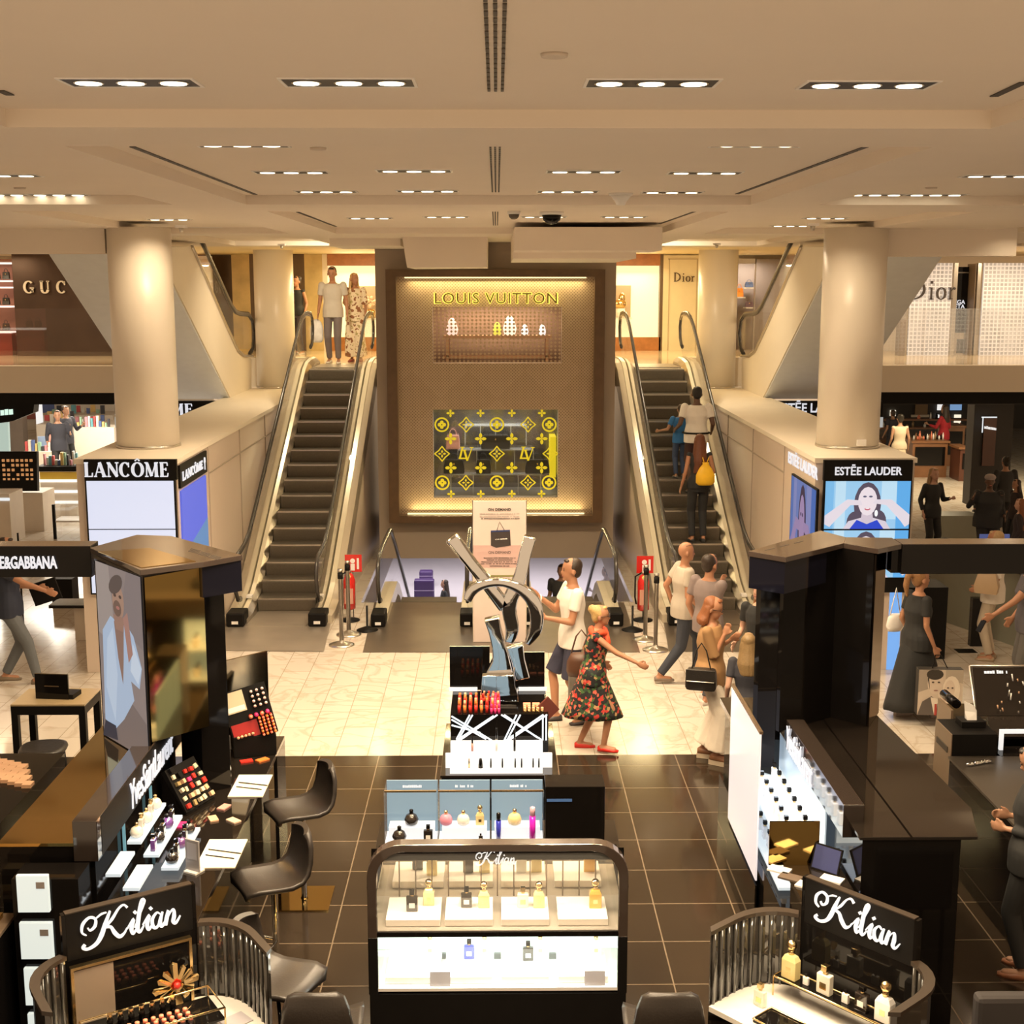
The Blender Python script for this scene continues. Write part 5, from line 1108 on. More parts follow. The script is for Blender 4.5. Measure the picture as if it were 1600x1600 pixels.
zbb = P(1500, 897, Y=yb_).z; b = B(); b.box(3.1, 7, yb_, yb_+.22, zbb, ZT-.005); b.build('bar', m_black, t, bev=.003); b = B(); b.box(3.036, 3.1, yb_+.05, yb_+.2, zbb, ZT-.045); b.build('bar_bracket', m_black, t); b = B(); b.box(3.1, 7, yb_, yb_+.22, ZT-.005, ZT); b.build('bar_top', m_roof, t)
# left counter along the aisle
xe = P(440, 1160, z=.95).x; yfar = P(447, 1150, z=.95).y
t = T('makeup_counter', 'black glossy make-up counter along the left aisle, beside the bar stools', 'counter', ((xH+xe)/2, 8.8, 0), world=True)
b = B(); b.box(xH+.03, xe, 7.0, yfar, .91, .95); b.build('counter_top', m_blacktop, t, bev=.003)
b = B(); b.box(xH+.03, xe-.12, 7.0, yfar-.15, 0, .91); b.build('counter_body', m_black, t)
b = B(); b.box(xe-.03, xe, yfar-.4, yfar, 0, .91); b.build('end_leg', m_black, t)
pa, pb = Vector((PX(343, 10.4, 1.3), 10.4, .951)), Vector((PX(428, 10.87, 1.3)-.02, yfar-.03, .951)); zz = 1.7
b = B(); dd = (pb-pa).normalized(); b.prism([pa, pb, Vector((pb.x, pb.y, zz)), Vector((pa.x, pa.y, zz))], Vector((-dd.y, dd.x, 0))*.02)
b.build('counter_mirror', mat('smoky_gold_mirror', (.42, .33, .2), .12, 1.0), label='tall smoky gold mirror panel standing at the far end of the left counter', cat='mirror')
pa = P(300, 1183, z=.952); pa.x = -2.36; b = B(); b.box(pa.x, pa.x+.17, pa.y, pa.y+.012, .951, 1.25); obj1('standing_panel', b, m_gold, 'small gold panel standing on the left counter beside the black satchel', 'panel')
# lipstick board
q = P(403, 1180, z=.952)
t = T('lipstick_stand', 'tilted black stand packed with red and orange lipsticks on the left counter', 'display stand', (q.x, q.y, .951), math.radians(14))
b = B(); b.box(-.19, .15, -.02, .2, 0, .17); b.build('stand_base', m_blackm, t, bev=.004)
Rb = Matrix.Translation((0, .0, .17)) @ Euler((math.radians(-16), 0, 0)).to_matrix().to_4x4() @ Euler((0, math.radians(-13), 0)).to_matrix().to_4x4()
b = B(); b.box(-.19, .17, 0, .03, -.02, .40); b.xf(Rb); b.build('tilted_board', m_blackm, t)
b = B(); b.box(-.18, -.02, -.008, 0, .22, .39); b.box(-.17, -.03, -.01, -.008, .23, .27, 1); b.xf(Rb); b.build('cream_palette', [mat('palette_cream', (.62, .52, .36), .4), m_white], t)
b = B(); b.box(-.18, .03, -.008, 0, 0, .13); b.xf(Rb); b.build('red_tray', mat('red_tray', (.35, .02, .02), .35), t)
def on_board(f, n, m, x0, dx, z0, dz, mats, h, r, lab, group):
    R0 = Matrix.LocRotScale(t.location, t.rotation_euler, None) @ Rb
    firsts = {}
    for i in range(n):
        for j in range(m):
            mt = mats[(i+j) % len(mats)]
            if id(mt) not in firsts:
                b = B(); b.lathe([(r, 0), (r, h)], (0, 0, 0), 8, 0); b.ell((0, 0, h), (r, r, r*.6), 1, 8); o = b.build('lipstick', list(mt), label=lab, cat='lipstick', group=group); firsts[id(mt)] = o
            else: o = firsts[id(mt)].copy(); COL.objects.link(o)
            o.matrix_world = R0 @ Matrix.Translation((x0+i*dx, -.014, z0+j*dz)) @ Euler((PI/2+.25, 0, 0)).to_matrix().to_4x4()
on_board(None, 3, 4, .045, .045, .24, .04, [(m_case, mat('lip_tip_rose', (.8, .55, .5), .4))], .035, .013, 'dark lipstick with a pale pink tip in the top right block of the tilted stand', 'dark lipsticks on the tilted stand')
on_board(None, 4, 1, -.01, .046, .165, .04, [(m_red, m_coral), (m_pink, m_pink)], .03, .017, 'wide pink or coral gloss in the middle row of the tilted stand', 'coral glosses on the tilted stand')
on_board(None, 4, 6, .05, .032, .0, .027, [(m_red, m_coral), (m_orange, m_orange)], .04, .011, 'bright red orange lipstick in the lower right block of the tilted stand', 'red orange lipsticks on the tilted stand')
on_board(None, 5, 1, -.15, .03, .03, .04, [(m_brass, m_nude)], .02, .013, 'tan concealer pot in the red tray of the tilted stand', 'tan pots on the tilted stand')
# satchel, trays, wedge and cards on the counter
q = P(352, 1172, z=.952)
t = T('black_satchel', 'soft black leather satchel leaning on the left counter behind the lipstick stand', 'bag', (q.x-.01, q.y-.33, .952), .35)
b = B(); b.loft([[(x*k, y*k2+.05*z/.25, z) for x, y in ((-.11, -.07), (.11, -.07), (.12, 0), (.11, .07), (-.11, .07), (-.12, 0))] for z, k, k2 in ((0, 1, 1), (.1, 1.05, .9), (.22, 1, .5), (.26, .95, .35))]); b.build('bag_body', m_leath, t)
b = B(); b.loft([[(x, -.075+.02*s, z), (x, -.068+.02*s, z)] for x, z, s in ((-.11, .25, 0), (-.11, .14, 0))], closed=False) if 0 else b.box(-.115, .115, -.078, -.06, .13, .25, rot=(-.25, 0, 0)); b.build('flap', m_leath, t, bev=.01)
b = B(); b.box(.03, .055, -.1, -.085, .08, .12); b.build('clasp', m_brass, t)
for (x0, x1, y0, y1, lab) in ((347, 408, 1211, 1245, 'far white tray with two brushes on the left counter'), (306, 357, 1312, 1356, 'near white tray with two brushes on the left counter')):
    a, c = P((x0+x1)/2-6, y1, z=.953), P((x0+x1)/2+16, y0, z=.953); w = .13
    t = T('brush_tray', lab, 'tray', ((a.x+c.x)/2+.045, (a.y+c.y)/2-.01, .952)); dy = (c.y-a.y)/2
    b = B(); b.box(-w, w, -dy, dy, 0, .008); b.build('tray_panel', mat('lit_paper_white', (.88, .78, .62), .3), t)
    b = B(); b.rod((-.1, -.04, .014), (.1, -.1, .014), .004); b.build('brush', m_blackm, t); b = B(); b.rod((-.1, .05, .014), (.13, -.02, .014), .004); b.build('brush', m_blackm, t)
q = P(290, 1245, z=.952); t = T('product_wedge', 'tall black wedge display crammed with boxes and red items, beside the white sign', 'display stand', (q.x+.16, q.y-.2, .952), 1.15)
Rw = Matrix.Translation((0, 0, .02)) @ Euler((math.radians(-32), 0, 0)).to_matrix().to_4x4()
b = B(); b.box(-.17, .17, .0, .04, 0, .34); b.xf(Rw); b.build('wedge_panel', m_blackm, t); b = B(); b.prism([(-.17, .0, 0), (-.17, .03, 0), (-.17, .22, 0), (-.17, .2, .26)], (.34, 0, 0)); b.build('wedge_base', m_black, t)
W0 = Matrix.LocRotScale(t.location, t.rotation_euler, None) @ Rw
random.seed(3)
for i in range(26):
    kx, kz = -.13+.065*(i % 5)+random.uniform(-.008, .008), .035+.058*(i//5)+random.uniform(-.006, .006); mm = random.choice([mat('box_cream', (.72, .6, .4), .5), mat('box_cream', (.72, .6, .4), .5), m_red, m_pink, mat('box_gold', (.55, .4, .18), .3, .5), m_nude, m_blackm])
    b = B(); w, h, d_ = random.uniform(.022, .038), random.uniform(.028, .042), random.uniform(.01, .03); b.box(-w/2, w/2, -d_, 0, -h/2, h/2)
    o = b.build('makeup_box', mm, label='small cream, red or gold make-up box on the black wedge display', cat='make-up box', group='make-up boxes on the wedge', bev=.002); o.matrix_world = W0 @ Matrix.Translation((kx, -.003, kz)) @ Euler((0, random.uniform(-.22, .22), 0)).to_matrix().to_4x4()
q = P(300, 1365, z=.952); t = T('sign_holder', 'small upright acrylic card holder with a grey card on the left counter', 'sign holder', (q.x, q.y+.02, .951), -.5)
b = B(); b.box(-.05, .05, -.03, .06, 0, .012); b.build('holder_base', m_marb, t); b = B(); b.box(-.055, .055, 0, .012, .012, .22); b.build('card_sleeve', mat('grey_print', (.3, .28, .28), .3), t); b = B(); b.box(-.04, .04, -.002, -.0005, .09, .2); b.build('card', mat('card_print', (.42, .4, .42), .4), t)
for i, (px, py, mm, lab) in enumerate(((352, 1204, m_white, 'crumpled white tissue on the left counter'), (385, 1190, m_red, 'small red compact on the left counter beyond the far tray'), (410, 1188, m_orange, 'small orange compact on the left counter edge'), (350, 1262, m_pinkl, 'pink card lying between the far tray and the tan sample card'), (283, 1290, m_pink, 'dark pink booklet on the counter below the lit shelves'), (333, 1280, m_nude, 'tan sample card on the counter between the two trays'), (365, 1283, mat('beige_card', (.6, .42, .3), .5), 'beige sample strip on the counter between the two trays'))):
    q = P(px, py, z=.952); b = B()
    if i == 0:
        for k in range(5): b.ell((q.x+random.uniform(-.04, .04), q.y+random.uniform(-.03, .03), .975), (.03, .025, .02), 0, 6, (k, k*.5, k))
    else: b.box(q.x-.05, q.x+.05, q.y-.03, q.y+.03, .951, .962, rot=.4*i)
    obj1('tissue' if i == 0 else 'makeup_card', b, mm, lab, 'tissue' if i == 0 else 'card')
# ================================================================ bar stools
m_seat = mat('stool_leather', (.030, .024, .020), .36, bump=(80, .1))
def stool(loc, rz, label, splayed=False):
    t = T('bar_stool', label, 'bar stool', loc, rz, 'black shell bar stools')
    b = B(); rr = []
    N = 14
    prof = [(-.235, .70), (-.225, .735), (-.16, .745), (-.05, .735), (.06, .73), (.14, .75), (.19, .80), (.215, .88), (.225, .98), (.22, 1.05), (.21, 1.075)]
    wid = [.16, .2, .215, .22, .22, .215, .2, .19, .175, .15, .11]
    for k, (y, z) in enumerate(prof):
        w = wid[k]; row = []
        ty, tz = prof[min(k+1, len(prof)-1)][0]-prof[max(k-1, 0)][0], prof[min(k+1, len(prof)-1)][1]-prof[max(k-1, 0)][1]
        l = math.hypot(ty, tz); ny, nz = -tz/l, ty/l
        for i in range(N+1):
            u = -1+2*i/N; cu = .035*u*u*(1 if k > 0 else .5); row.append((u*w, y+ny*cu, z+nz*cu))
        back = [(p[0]*.97, p[1]-ny*.035, p[2]-nz*.035) for p in row[::-1]]
        rr.append(row+back)
    b.loft(rr); b.build('shell_seat', m_seat, t, bev=0)
    if splayed:
        for sx in (-1, 1):
            for sy in (-1, 1): b = B(); b.rod((sx*.12, sy*.1, .71), (sx*.2, sy*.2, 0), .012, .009); b.build('leg', m_black, t)
        b = B(); b.tube([(-.168, -.16, .28), (.168, -.16, .28), (.168, .16, .28), (-.168, .16, .28)], .008, 6, closed=True); b.build('footrest', m_steel, t)
    else:
        b = B(); b.lathe([(.03, .01), (.022, .03), (.022, .7), (.07, .71)], n=16); b.build('pole', m_chrome, t)
        b = B(); b.box(-.21, .21, -.21, .21, 0, .012, rot=-rz); b.build('gold_base', m_gold, t)
        b = B(); b.tube([(-.02, 0, .3), (-.14, -.1, .3), (0, -.2, .3), (.14, -.1, .3), (.02, 0, .3)], .009, 6); b.build('footrest', m_chrome, t)
    return t
q = P(472, 1262, z=.75); stool((q.x, q.y, 0), math.radians(-62), 'far black bar stool by the left counter, nearest the marble floor')
q = P(428, 1372, z=.75); stool((q.x, q.y, 0), math.radians(-62), 'middle black bar stool by the left counter')
q = P(428, 1528, z=.75); stool((q.x, q.y, 0), math.radians(68), 'near black bar stool beside the left curved kiosk, shell back to the left', True)
q = P(505, 1606, z=.72); stool((q.x, q.y-.05, 0), math.radians(180), 'black bar stool at the bottom edge, left of the centre vitrine', True)
q = P(1036, 1606, z=.72); stool((q.x, q.y-.05, 0), math.radians(180), 'black bar stool at the bottom edge, right of the centre vitrine', True)
# grey chair lower right
q = P(1580, 1545, z=.85)
t = T('upholstered_chair', 'dark grey upholstered chair back at the bottom right corner', 'chair', (q.x+.05, q.y-.3, 0), 0)
b = B(); b.box(-.27, .27, .2, .3, .4, .85); b.build('backrest', mat('grey_fabric', (.04, .035, .035), .8), t, bev=.03)
b = B(); b.box(-.27, .27, -.25, .2, .4, .5); b.build('seat', mat('grey_fabric', (.04, .035, .035), .8), t, bev=.02)
for sx in (-1, 1):
    for y in (-.2, .25): b = B(); b.rod((sx*.22, y, 0), (sx*.22, y, .4), .015); b.build('leg', m_black, t)
# ================================================================ curved kiosks with the script sign
def rot2(p, a): return (p[0]*math.cos(a)-p[1]*math.sin(a), p[0]*math.sin(a)+p[1]*math.cos(a))
m_rib = mat('ribbed_smoked_glass', (.03, .026, .022), .06, coat=1)
def kiosk(loc, rz, label, w2, sgn):
    t = T('perfume_kiosk', label, 'display kiosk', loc, rz)
    hw = .335; zc = .86
    path = [(-w2, -.52), (-w2, -.3)]+[(-w2+.26-.26*math.cos(a), -.3+.3*math.sin(a)) for a in [PI/2*i/7 for i in range(1, 8)]]
    path += [(-x, y) for x, y in path[::-1]]
    half = [p for p in path if p[0] <= -hw+.02]
    for sd in (1, -1):
        hp_ = [(-p[0]*-1 if sd > 0 else -p[0], p[1]) for p in half]
        b = B(); b.loft([[(x, y, zc), (x*.965, y-.02, zc), (x*.965, y-.02, 1.27), (x, y, 1.27)] for x, y in hp_], 0, False); b.build('curved_wall', m_rib, t)
        b = B(); b.loft([[(x*1.02, y+.012, 1.27), (x*.945, y-.03, 1.27), (x*.945, y-.03, 1.292), (x*1.02, y+.012, 1.292)] for x, y in hp_], 0, False); b.build('top_rail', mat('kiosk_rail', (.035, .024, .016), .3), t)
        seg = [(hp_[i], hp_[i+1]) for i in range(len(hp_)-1)]; lens = [math.dist(a, c) for a, c in seg]; tot = sum(lens)
        for k in range(10):
            s = tot*(k+.5)/10; i = 0
            while i < len(lens)-1 and s > lens[i]: s -= lens[i]; i += 1
            a, c = seg[i]; u = s/lens[i]; x, y = a[0]+(c[0]-a[0])*u, a[1]+(c[1]-a[1])*u
            b = B(); b.rod((x*.955, y-.025, zc), (x*.955, y-.025, 1.27), .012, n=6); b.build('glass_rib', mat('rib_glint', (.05, .045, .038), .12, .2, coat=1), t)
    b = B(); b.box(-hw, hw, 0, .02, zc, 1.24); b.build('back_mirror', m_black, t)
    b = B(); b.plan([(x*.95, y-.03) for x, y in path], zc-.03, zc); b.build('marble_top', m_marb, t)
    b = B(); b.plan([(x, y) for x, y in path], 0, zc-.03); b.build('kiosk_body', m_black, t)
    b = B(); b.box(-hw, hw, .0, .04, 1.24, 1.5); b.build('sign_board', m_blackm, t, bev=.002)
    b = B(); b.box(-hw, hw, -.002, .042, 1.5, 1.506); b.build('sign_cap', mat('kiosk_rail', (.06, .045, .035), .3), t)
    b = script_word(.155, (.0, -.004, 1.31), (1, 0, 0), (0, 0, 1), .01); b.xf(Matrix.Translation((.0, 0, 0)) ); b.build('script_letters', e_white, t)
    b = B(); b.box(-hw-.02, -hw, 0, .04, .86, 1.5); b.build('sign_post', m_black, t); b = B(); b.box(hw, hw+.02, 0, .04, .86, 1.5); b.build('sign_post', m_black, t)
    return t
kl = Vector((-1.945, 6.615, 0)); ka = math.radians(31.5)
kiosk(kl, ka, 'curved black perfume kiosk with a white script sign at the lower left', .57, -1)
kr = Vector((1.91, 6.59, 0)); kb = math.radians(-48.5)
kiosk(kr, kb, 'curved black perfume kiosk with a white script sign at the lower right', .57, 1)
def kw(base, a, x, y, z): r = rot2((x, y), a); return Vector((base.x+r[0], base.y+r[1], z))
# left kiosk contents
t = T('framed_mirror', 'brass framed dark mirror under the script sign of the left kiosk', 'mirror', kw(kl, ka, -.02, -.06, .861), ka)
b = B(); b.box(-.31, .31, 0, .015, 0, .36); b.build('mirror_glass', m_black, t)
b = B(); b.box(-.32, .32, -.015, .02, .36, .375); b.box(-.32, -.305, -.015, .02, 0, .36); b.box(.305, .32, -.015, .02, 0, .36); b.build('brass_frame', m_brass, t)
b = B(); b.box(-.31, -.1, -.004, 0, .05, .35); b.build('beige_inset', mat('beige_inset', (.25, .19, .14), .4), t)
t = T('brass_shelf', 'brass railed shelf with rows of red lipsticks in the left kiosk', 'shelf', kw(kl, ka, 0, -.3, .861), ka)
b = B(); b.box(-.33, .35, -.12, .14, .05, .06); b.build('shelf_plate', m_black, t); b = B(); b.tube([(-.33, -.12, .12), (.35, -.12, .12), (.35, .14, .12), (-.33, .14, .12)], .006, 6, closed=True); b.build('rail', m_brass, t)
for x in (-.33, .35):
    for y in (-.12, .14): b = B(); b.rod((x, y, 0), (x, y, .12), .005); b.build('shelf_post', m_brass, t)
R0 = lambda x, y, z: kw(kl, ka, x, y-.3, z+.861)
fo = None
for i in range(9):
    for j in range(3):
        lipp = R0(-.16+i*.042, -.09+j*.045, .061)
        if fo is None: fo = lipstick('orange red lipstick bullet in the rows on the brass shelf of the left kiosk', 'lipsticks on the left kiosk shelf', [m_case, m_coral], lipp, .05, .015); o = fo
        else: o = fo.copy(); COL.objects.link(o); o.location = lipp
fo = None
for i in range(7):
    p_ = R0(-.19+i*.055, .09, .061)
    if fo is None: b = B(); b.lathe([(.017, 0), (.017, .05), (.012, .06)], (0, 0, 0), 10); b.lathe([(.013, .06), (.013, .085)], (0, 0, 0), 10, 1); fo = b.build('sample_vial', [m_black, m_brass], label='black sample vial in a row under the dark mirror of the left kiosk', cat='sample vial', group='black vials in the left kiosk'); fo.location = p_
    else: o = fo.copy(); COL.objects.link(o); o.location = p_
t = T('golden_fan_ornament', 'gold feathered leaf ornament with a red heart in the left kiosk', 'ornament', kw(kl, ka, .19, -.115, 1.017), ka)
for k in range(12):
    a = 2*PI*k/12+.1; b = B(); r = .1 if k % 3 else .12
    b.prism([(0, 0, 0), (.35*r*math.cos(a-.3), -.02, .35*r*math.sin(a-.3)), (r*math.cos(a-.18), -.01, r*math.sin(a-.18)), (r*1.08*math.cos(a), .0, r*1.08*math.sin(a)), (r*math.cos(a+.18), -.01, r*math.sin(a+.18)), (.35*r*math.cos(a+.3), -.02, .35*r*math.sin(a+.3))], (0, .006, 0)); b.build('leaf', m_brass, t)
b = B(); b.ell((0, -.02, 0), .02); b.build('red_heart', m_red, t); b = B(); b.rod((0, 0, -.155), (0, 0, 0), .006); b.build('ornament_stem', m_brass, t)
t = T('folded_leaflet', 'grey leaflet lying on the marble top at the right of the left kiosk', 'leaflet', kw(kl, ka, .42, -.38, .862), ka+.2); b = B(); b.box(-.07, .07, -.06, .06, 0, .004); b.build('leaflet_sheet', mat('grey_card', (.45, .42, .45), .5), t)
area('kiosk_light', kw(kl, ka, .1, -.35, 1.6), (0, 0, 0), .3, .1, 3, (1, .85, .6)); area('kiosk_light', kw(kr, kb, -.1, -.35, 1.6), (0, 0, 0), .3, .1, 4, (1, .85, .6))
# right kiosk contents
t = T('brass_shelf', 'brass edged narrow shelf carrying bottles in the right kiosk', 'shelf', kw(kr, kb, -.02, -.14, .861), kb)
b = B(); b.box(-.36, .36, -.055, .055, .10, .108); b.build('shelf_plate', m_black, t); b = B(); b.tube([(-.36, -.06, .115), (.36, -.06, .115), (.36, .06, .115), (-.36, .06, .115)], .006, 6, closed=True); b.build('rail', m_brass, t)
for x in (-.36, .36): b = B(); b.rod((x, -.06, 0), (x, -.06, .115), .005); b.build('shelf_post', m_brass, t)
for x, k, c, s, lab in ((-.29, 'decanter', 'gold', 1.25, 'tall gold tinted decanter, leftmost on the right kiosk shelf'), (-.19, 'square', 'white', .6, 'tiny pale sample bottle beside the tall decanter in the right kiosk'), (-.07, 'square', 'clear', 1.5, 'square clear bottle in the middle of the right kiosk shelf'), (.06, 'square', 'white', .7, 'small white bottle right of the clear one in the right kiosk'), (.16, 'square', 'black', 1.3, 'square black bottle with brass neck on the right kiosk shelf'), (.295, 'decanter', 'white', 1.25, 'white porcelain decanter, rightmost on the right kiosk shelf')):
    bottle(k, lab, kw(kr, kb, x-.02, -.14, .861+.109), kb, c, s)
bottle('square', 'small clear bottle on the marble front of the right kiosk', kw(kr, kb, -.36, -.34, .861), kb, 'clear', 1.2)
t = T('serving_tray', 'dark framed tray on the marble front of the right kiosk', 'tray', kw(kr, kb, -.155, -.42, .861), kb); b = B(); b.box(-.13, .13, -.08, .08, 0, .015); b.build('tray_panel', m_black, t); b = B(); b.tube([(-.13, -.08, .02), (.13, -.08, .02), (.13, .08, .02), (-.13, .08, .02)], .005, 6, closed=True); b.build('tray_rim', m_brass, t)
b = B(); p_ = kw(kr, kb, .1, -.4, .861); b.box(-.1, .1, -.07, .07, 0, .03); o = obj1('marble_plinth', b, m_plinth, 'white marble plinth on the front of the right kiosk', 'plinth', None, .004); o.location = p_; o.rotation_euler = (0, 0, kb)
# ================================================================ right gondola and tower
Yr = P(1420, 1307, z=ZG).y
t = T('makeup_gondola', 'long black gloss gondola on the right with a lit letter sign and bright perfume shelves', 'display gondola', (2.6, 9, 0), world=True)
xs0, xs1, xs2 = 2.23, 2.55, 2.96
b = B(); b.plan([(xs0+.02, Yr), (xs2-.1, Yr), (xs2-.0, Yr+.35), (xs2, 10.4), (xs0+.02, 10.4)], 0, ZG-.02); b.build('gondola_body', m_black, t)
b = B(); b.plan([(xs0, Yr-.01), (xs1-.006, Yr-.01), (xs1-.006, 10.6), (xs0, 10.6)], ZG-.02, ZG); b.build('gloss_top', m_blacktop, t, bev=.002)
b = B(); b.plan([(xs1+.006, Yr-.01), (xs2, Yr-.01), (xs2+.12, Yr+.45), (xs2+.02, 10.6), (xs1+.006, 10.6)], ZG-.02, ZG); b.build('gloss_top', m_blacktop, t, bev=.002)
yh0, yh1 = P(1290, 1230, z=1.5).y-.2, 9.65
b = B(); b.box(xs0-.04, xs0+.09, yh0, yh1, 1.24, 1.46); b.build('sign_header', mat('header_gloss', (.03, .022, .018), .08, coat=1), t, bev=.003)
b = text('YvesSaintLaurent', .12, (xs0-.044, (yh0+yh1)/2-.1, 1.33), (0, -1, 0), (0, 0, 1), .008, .0, .95, shear=.12, space=.86); fit(b, 1, P(1269, 1225, X=xs0-.044).y, min(9.6, P(1216, 1140, X=xs0-.044).y)); fit(b, 2, 1.25, 1.43); b.build('sign_letters', e_sign, t)
xv = 1.86
b = B(); b.box(xv+.02, xs0+.02, Yr+.5, 10.75, 0, .62); b.build('vitrine_base', m_black, t)
for z in (.66, .98): b = B(); b.box(xv+.05, xs0-.02, Yr+.75, 10.1, z-.02, z); b.build('lit_shelf', emi('lit_perfume_shelf', (.85, .95, 1), .75), t)
b = B(); b.box(xs0-.02, xs0-.01, Yr+.75, 10.1, .62, 1.24); b.build('vitrine_back', mat('vitrine_back_cool', (.4, .5, .6), .2, em=(.5, .65, .8), es=.25), t)
b = B(); b.box(xv+.02, xs0, 10.12, 10.8, 1.22, 1.27); b.build('glass_desk_top', m_blacktop, t, bev=.003); b = B(); b.box(xv+.05, xs0-.05, 10.15, 10.7, .62, 1.22); b.build('desk_pedestal', m_black, t)
area('vitrine_light', (2.02, 9.1, 1.22), (0, 0, 0), .1, 1.6, 2.2, (.8, .9, 1), t)
yp0, yp1 = P(1178, 1349, X=xv).y, P(1140, 1259, X=xv).y; zlo, zhi = P(1140, 1259, X=xv).z, P(1148, 1036, X=xv).z
t2 = T('frosted_screen', 'tall pale glass light panel at the aisle end of the right gondola', 'light panel', (xv, (yp0+yp1)/2, 0), world=True)
b = B(); b.box(xv-.012, xv, yp1-1.15, yp1, max(zlo-.1, .3), zhi-.2); b.build('frosted_glass', mat('frosted_pale_panel', (.72, .70, .74), .08, em=(.75, .78, .95), es=.32), t2)
b = B(); b.box(xv-.014, xv+.01, yp1-1.15, yp1, zhi-.2, zhi-.18); b.build('top_rail', m_bronze, t2); b = B(); b.box(xv-.012, xv, yp1-1.15, yp1, 0, .45); b.build('panel_foot', m_black, t2)
k = 0
for z in (.66, .98):
    for i in range(2):
        for j in range(7):
            if k == 0: bottle_proto = bottle('square', 'white boxed perfume on the lit shelves of the right gondola', (xv+.12+i*.13, Yr+.9+j*.17, z+.001), -1.57, 'white', 1.25, 'white perfumes on the right lit shelves'); k = 1
            else: dup(bottle_proto, (xv+.12+i*.13, Yr+.9+j*.17, z+.001), -1.57)
t = T('display_tower', 'tall plain black gloss tower standing on the right gondola', 'display tower', (2.6, 10, ZG), world=True)
b = B(); b.plan([(2.14, 9.68), (2.62, 10.03), (2.84, 9.8), (3.02, 10.15), (2.8, 10.4), (2.6, 10.58), (2.0, 10.0)], ZG+.002, ZT-.04); b.build('tower_core', m_black, t)
b = B(); b.plan([(1.87, 9.7), (2.1, 9.47), (2.66, 10.0), (2.74, 10.25), (2.61, 10.54)], ZT-.04, ZT); b.build('roof', m_roof, t, bev=.003)
b = B(); b.plan([(2.66, 10.0), (2.86, 9.77), (3.096, yb_+.003), (3.096, 10.22), (2.74, 10.25)], ZT-.04, ZT); b.build('roof', m_roof, t, bev=.003)
b = B(); b.plan([(1.88, 9.7), (2.1, 9.49), (2.5, 9.87), (2.3, 10.1)], ZT-.28, ZT-.04); b.build('side_fascia', mat('fascia_glass', (.006, .006, .012), .05, spec=.4), t)
b = B(); b.plan([(2.855, 9.785), (3.03, 10.13), (3.03, 10.16), (2.845, 9.8)], ZG+.002, ZT-.05); b.build('mirror_edge', mat('dim_mirror', (.4, .32, .24), .1, 1.), t)
b = B(); b.plan([(2.0, 9.83), (2.12, 9.72), (2.17, 9.77), (2.05, 9.88)], .99, ZT-.28); b.build('rear_post', m_black, t)
b = B()
for i in range(3): x, y = 2.0+i*.14, 9.72+.14*i; b.plan([(x, y), (x+.09, y+.09), (x+.086, y+.094), (x-.004, y+.004)], ZT, ZT+.002)
b.build('roof_slots', m_slot, t)
# counter wing at the near end of the right gondola
t = T('makeup_counter', 'short black counter wing at the near end of the right gondola', 'counter', (2.1, 7.9, 0), world=True)
b = B(); b.box(1.88, 2.24, 7.05, Yr+.5, .91, .95); b.build('counter_top', m_blacktop, t, bev=.003); b = B(); b.box(1.92, 2.24, 7.1, Yr+.45, 0, .91); b.build('counter_body', m_black, t)
q = P(1206, 1362, z=.952); b = B(); yq = P(1206, 1362, z=.952).y; b.box(q.x, PX(1292, yq, 1.1)-.02, yq+.1, yq+.115, .951, P(1240, 1284, Y=yq+.1).z); obj1('standing_panel', b, m_gold, 'square gold panel standing on the right counter wing', 'panel')
t = T('tablet_computer', 'blue faced tablet propped on the right counter wing before the gold panel', 'tablet', P(1290, 1368, z=.952)+Vector((0, .05, 0)), -.75)
b = B(); b.box(-.1, .1, 0, .012, 0, .17, rot=(-.35, 0, 0), piv=(0, 0, 0)); b.build('tablet_body', m_blackm, t); b = B(); b.box(-.09, .09, -.002, -.0002, .01, .16, rot=(-.35, 0, 0), piv=(0, 0, 0)); b.build('tablet_screen', mat('tablet_blue', (.05, .06, .16), .2), t)
for px, py, mm, lab in ((1300, 1375, m_white, 'white framed card leaning against the tablet'), (1235, 1372, mat('sample_book', (.12, .09, .07), .4), 'open dark sample book lying on the right counter wing'), (1218, 1360, m_white, 'white paper block behind the sample book'), (1262, 1385, m_white, 'loose white paper sheet on the right counter wing')):
    q = P(px, py, z=.952); b = B(); b.box(-.07, .07, -.045, .045, 0, .012); o = obj1('makeup_card', b, mm, lab, 'card'); o.location = (q.x, q.y, .951); o.rotation_euler = (0, 0, -.6)
# ================================================================ far right counters
t = T('display_counter', 'wide black counter at the right picture edge with a clear packet on it', 'counter', (4.3, 9.7, 0), world=True)
b = B(); b.box(3.7, 5.2, 8.95, 10.36, 0, .88); b.box(4.12, 5.2, 10.36, 10.6, 0, .9); b.build('counter_body', m_black, t); b = B(); b.box(3.69, 5.2, 8.93, 10.37, .88, .9); b.build('counter_top', mat('charcoal_top', (.06, .05, .04), .3), t)
q = P(1532, 1197, z=.901); b = B()
for k in range(7): b.ell((q.x-.09+k*.03, q.y+.012*k, .915), (.028, .02, .014), 0, 6, (k, 0, k))
obj1('clear_packet', b, m_chrome, 'crumpled shiny clear packet on the black counter at the right', 'packet')
t = T('storage_cabinet', 'tan sided cabinet with a dark slot in front of the make-up board at the right', 'cabinet', (3.95, 10.6, 0), world=True)
b = B(); b.box(3.72, 4.09, 10.38, 10.78, 0, 1.08); b.build('cabinet_body', m_blackm, t); b = B(); b.box(3.712, 3.72, 10.38, 10.78, .4, 1.08); b.build('side_panel', mat('tan_side', (.20, .14, .09), .35), t); b = B(); b.box(3.705, 3.712, 10.45, 10.72, .9, .95); b.build('slot', m_slot, t)
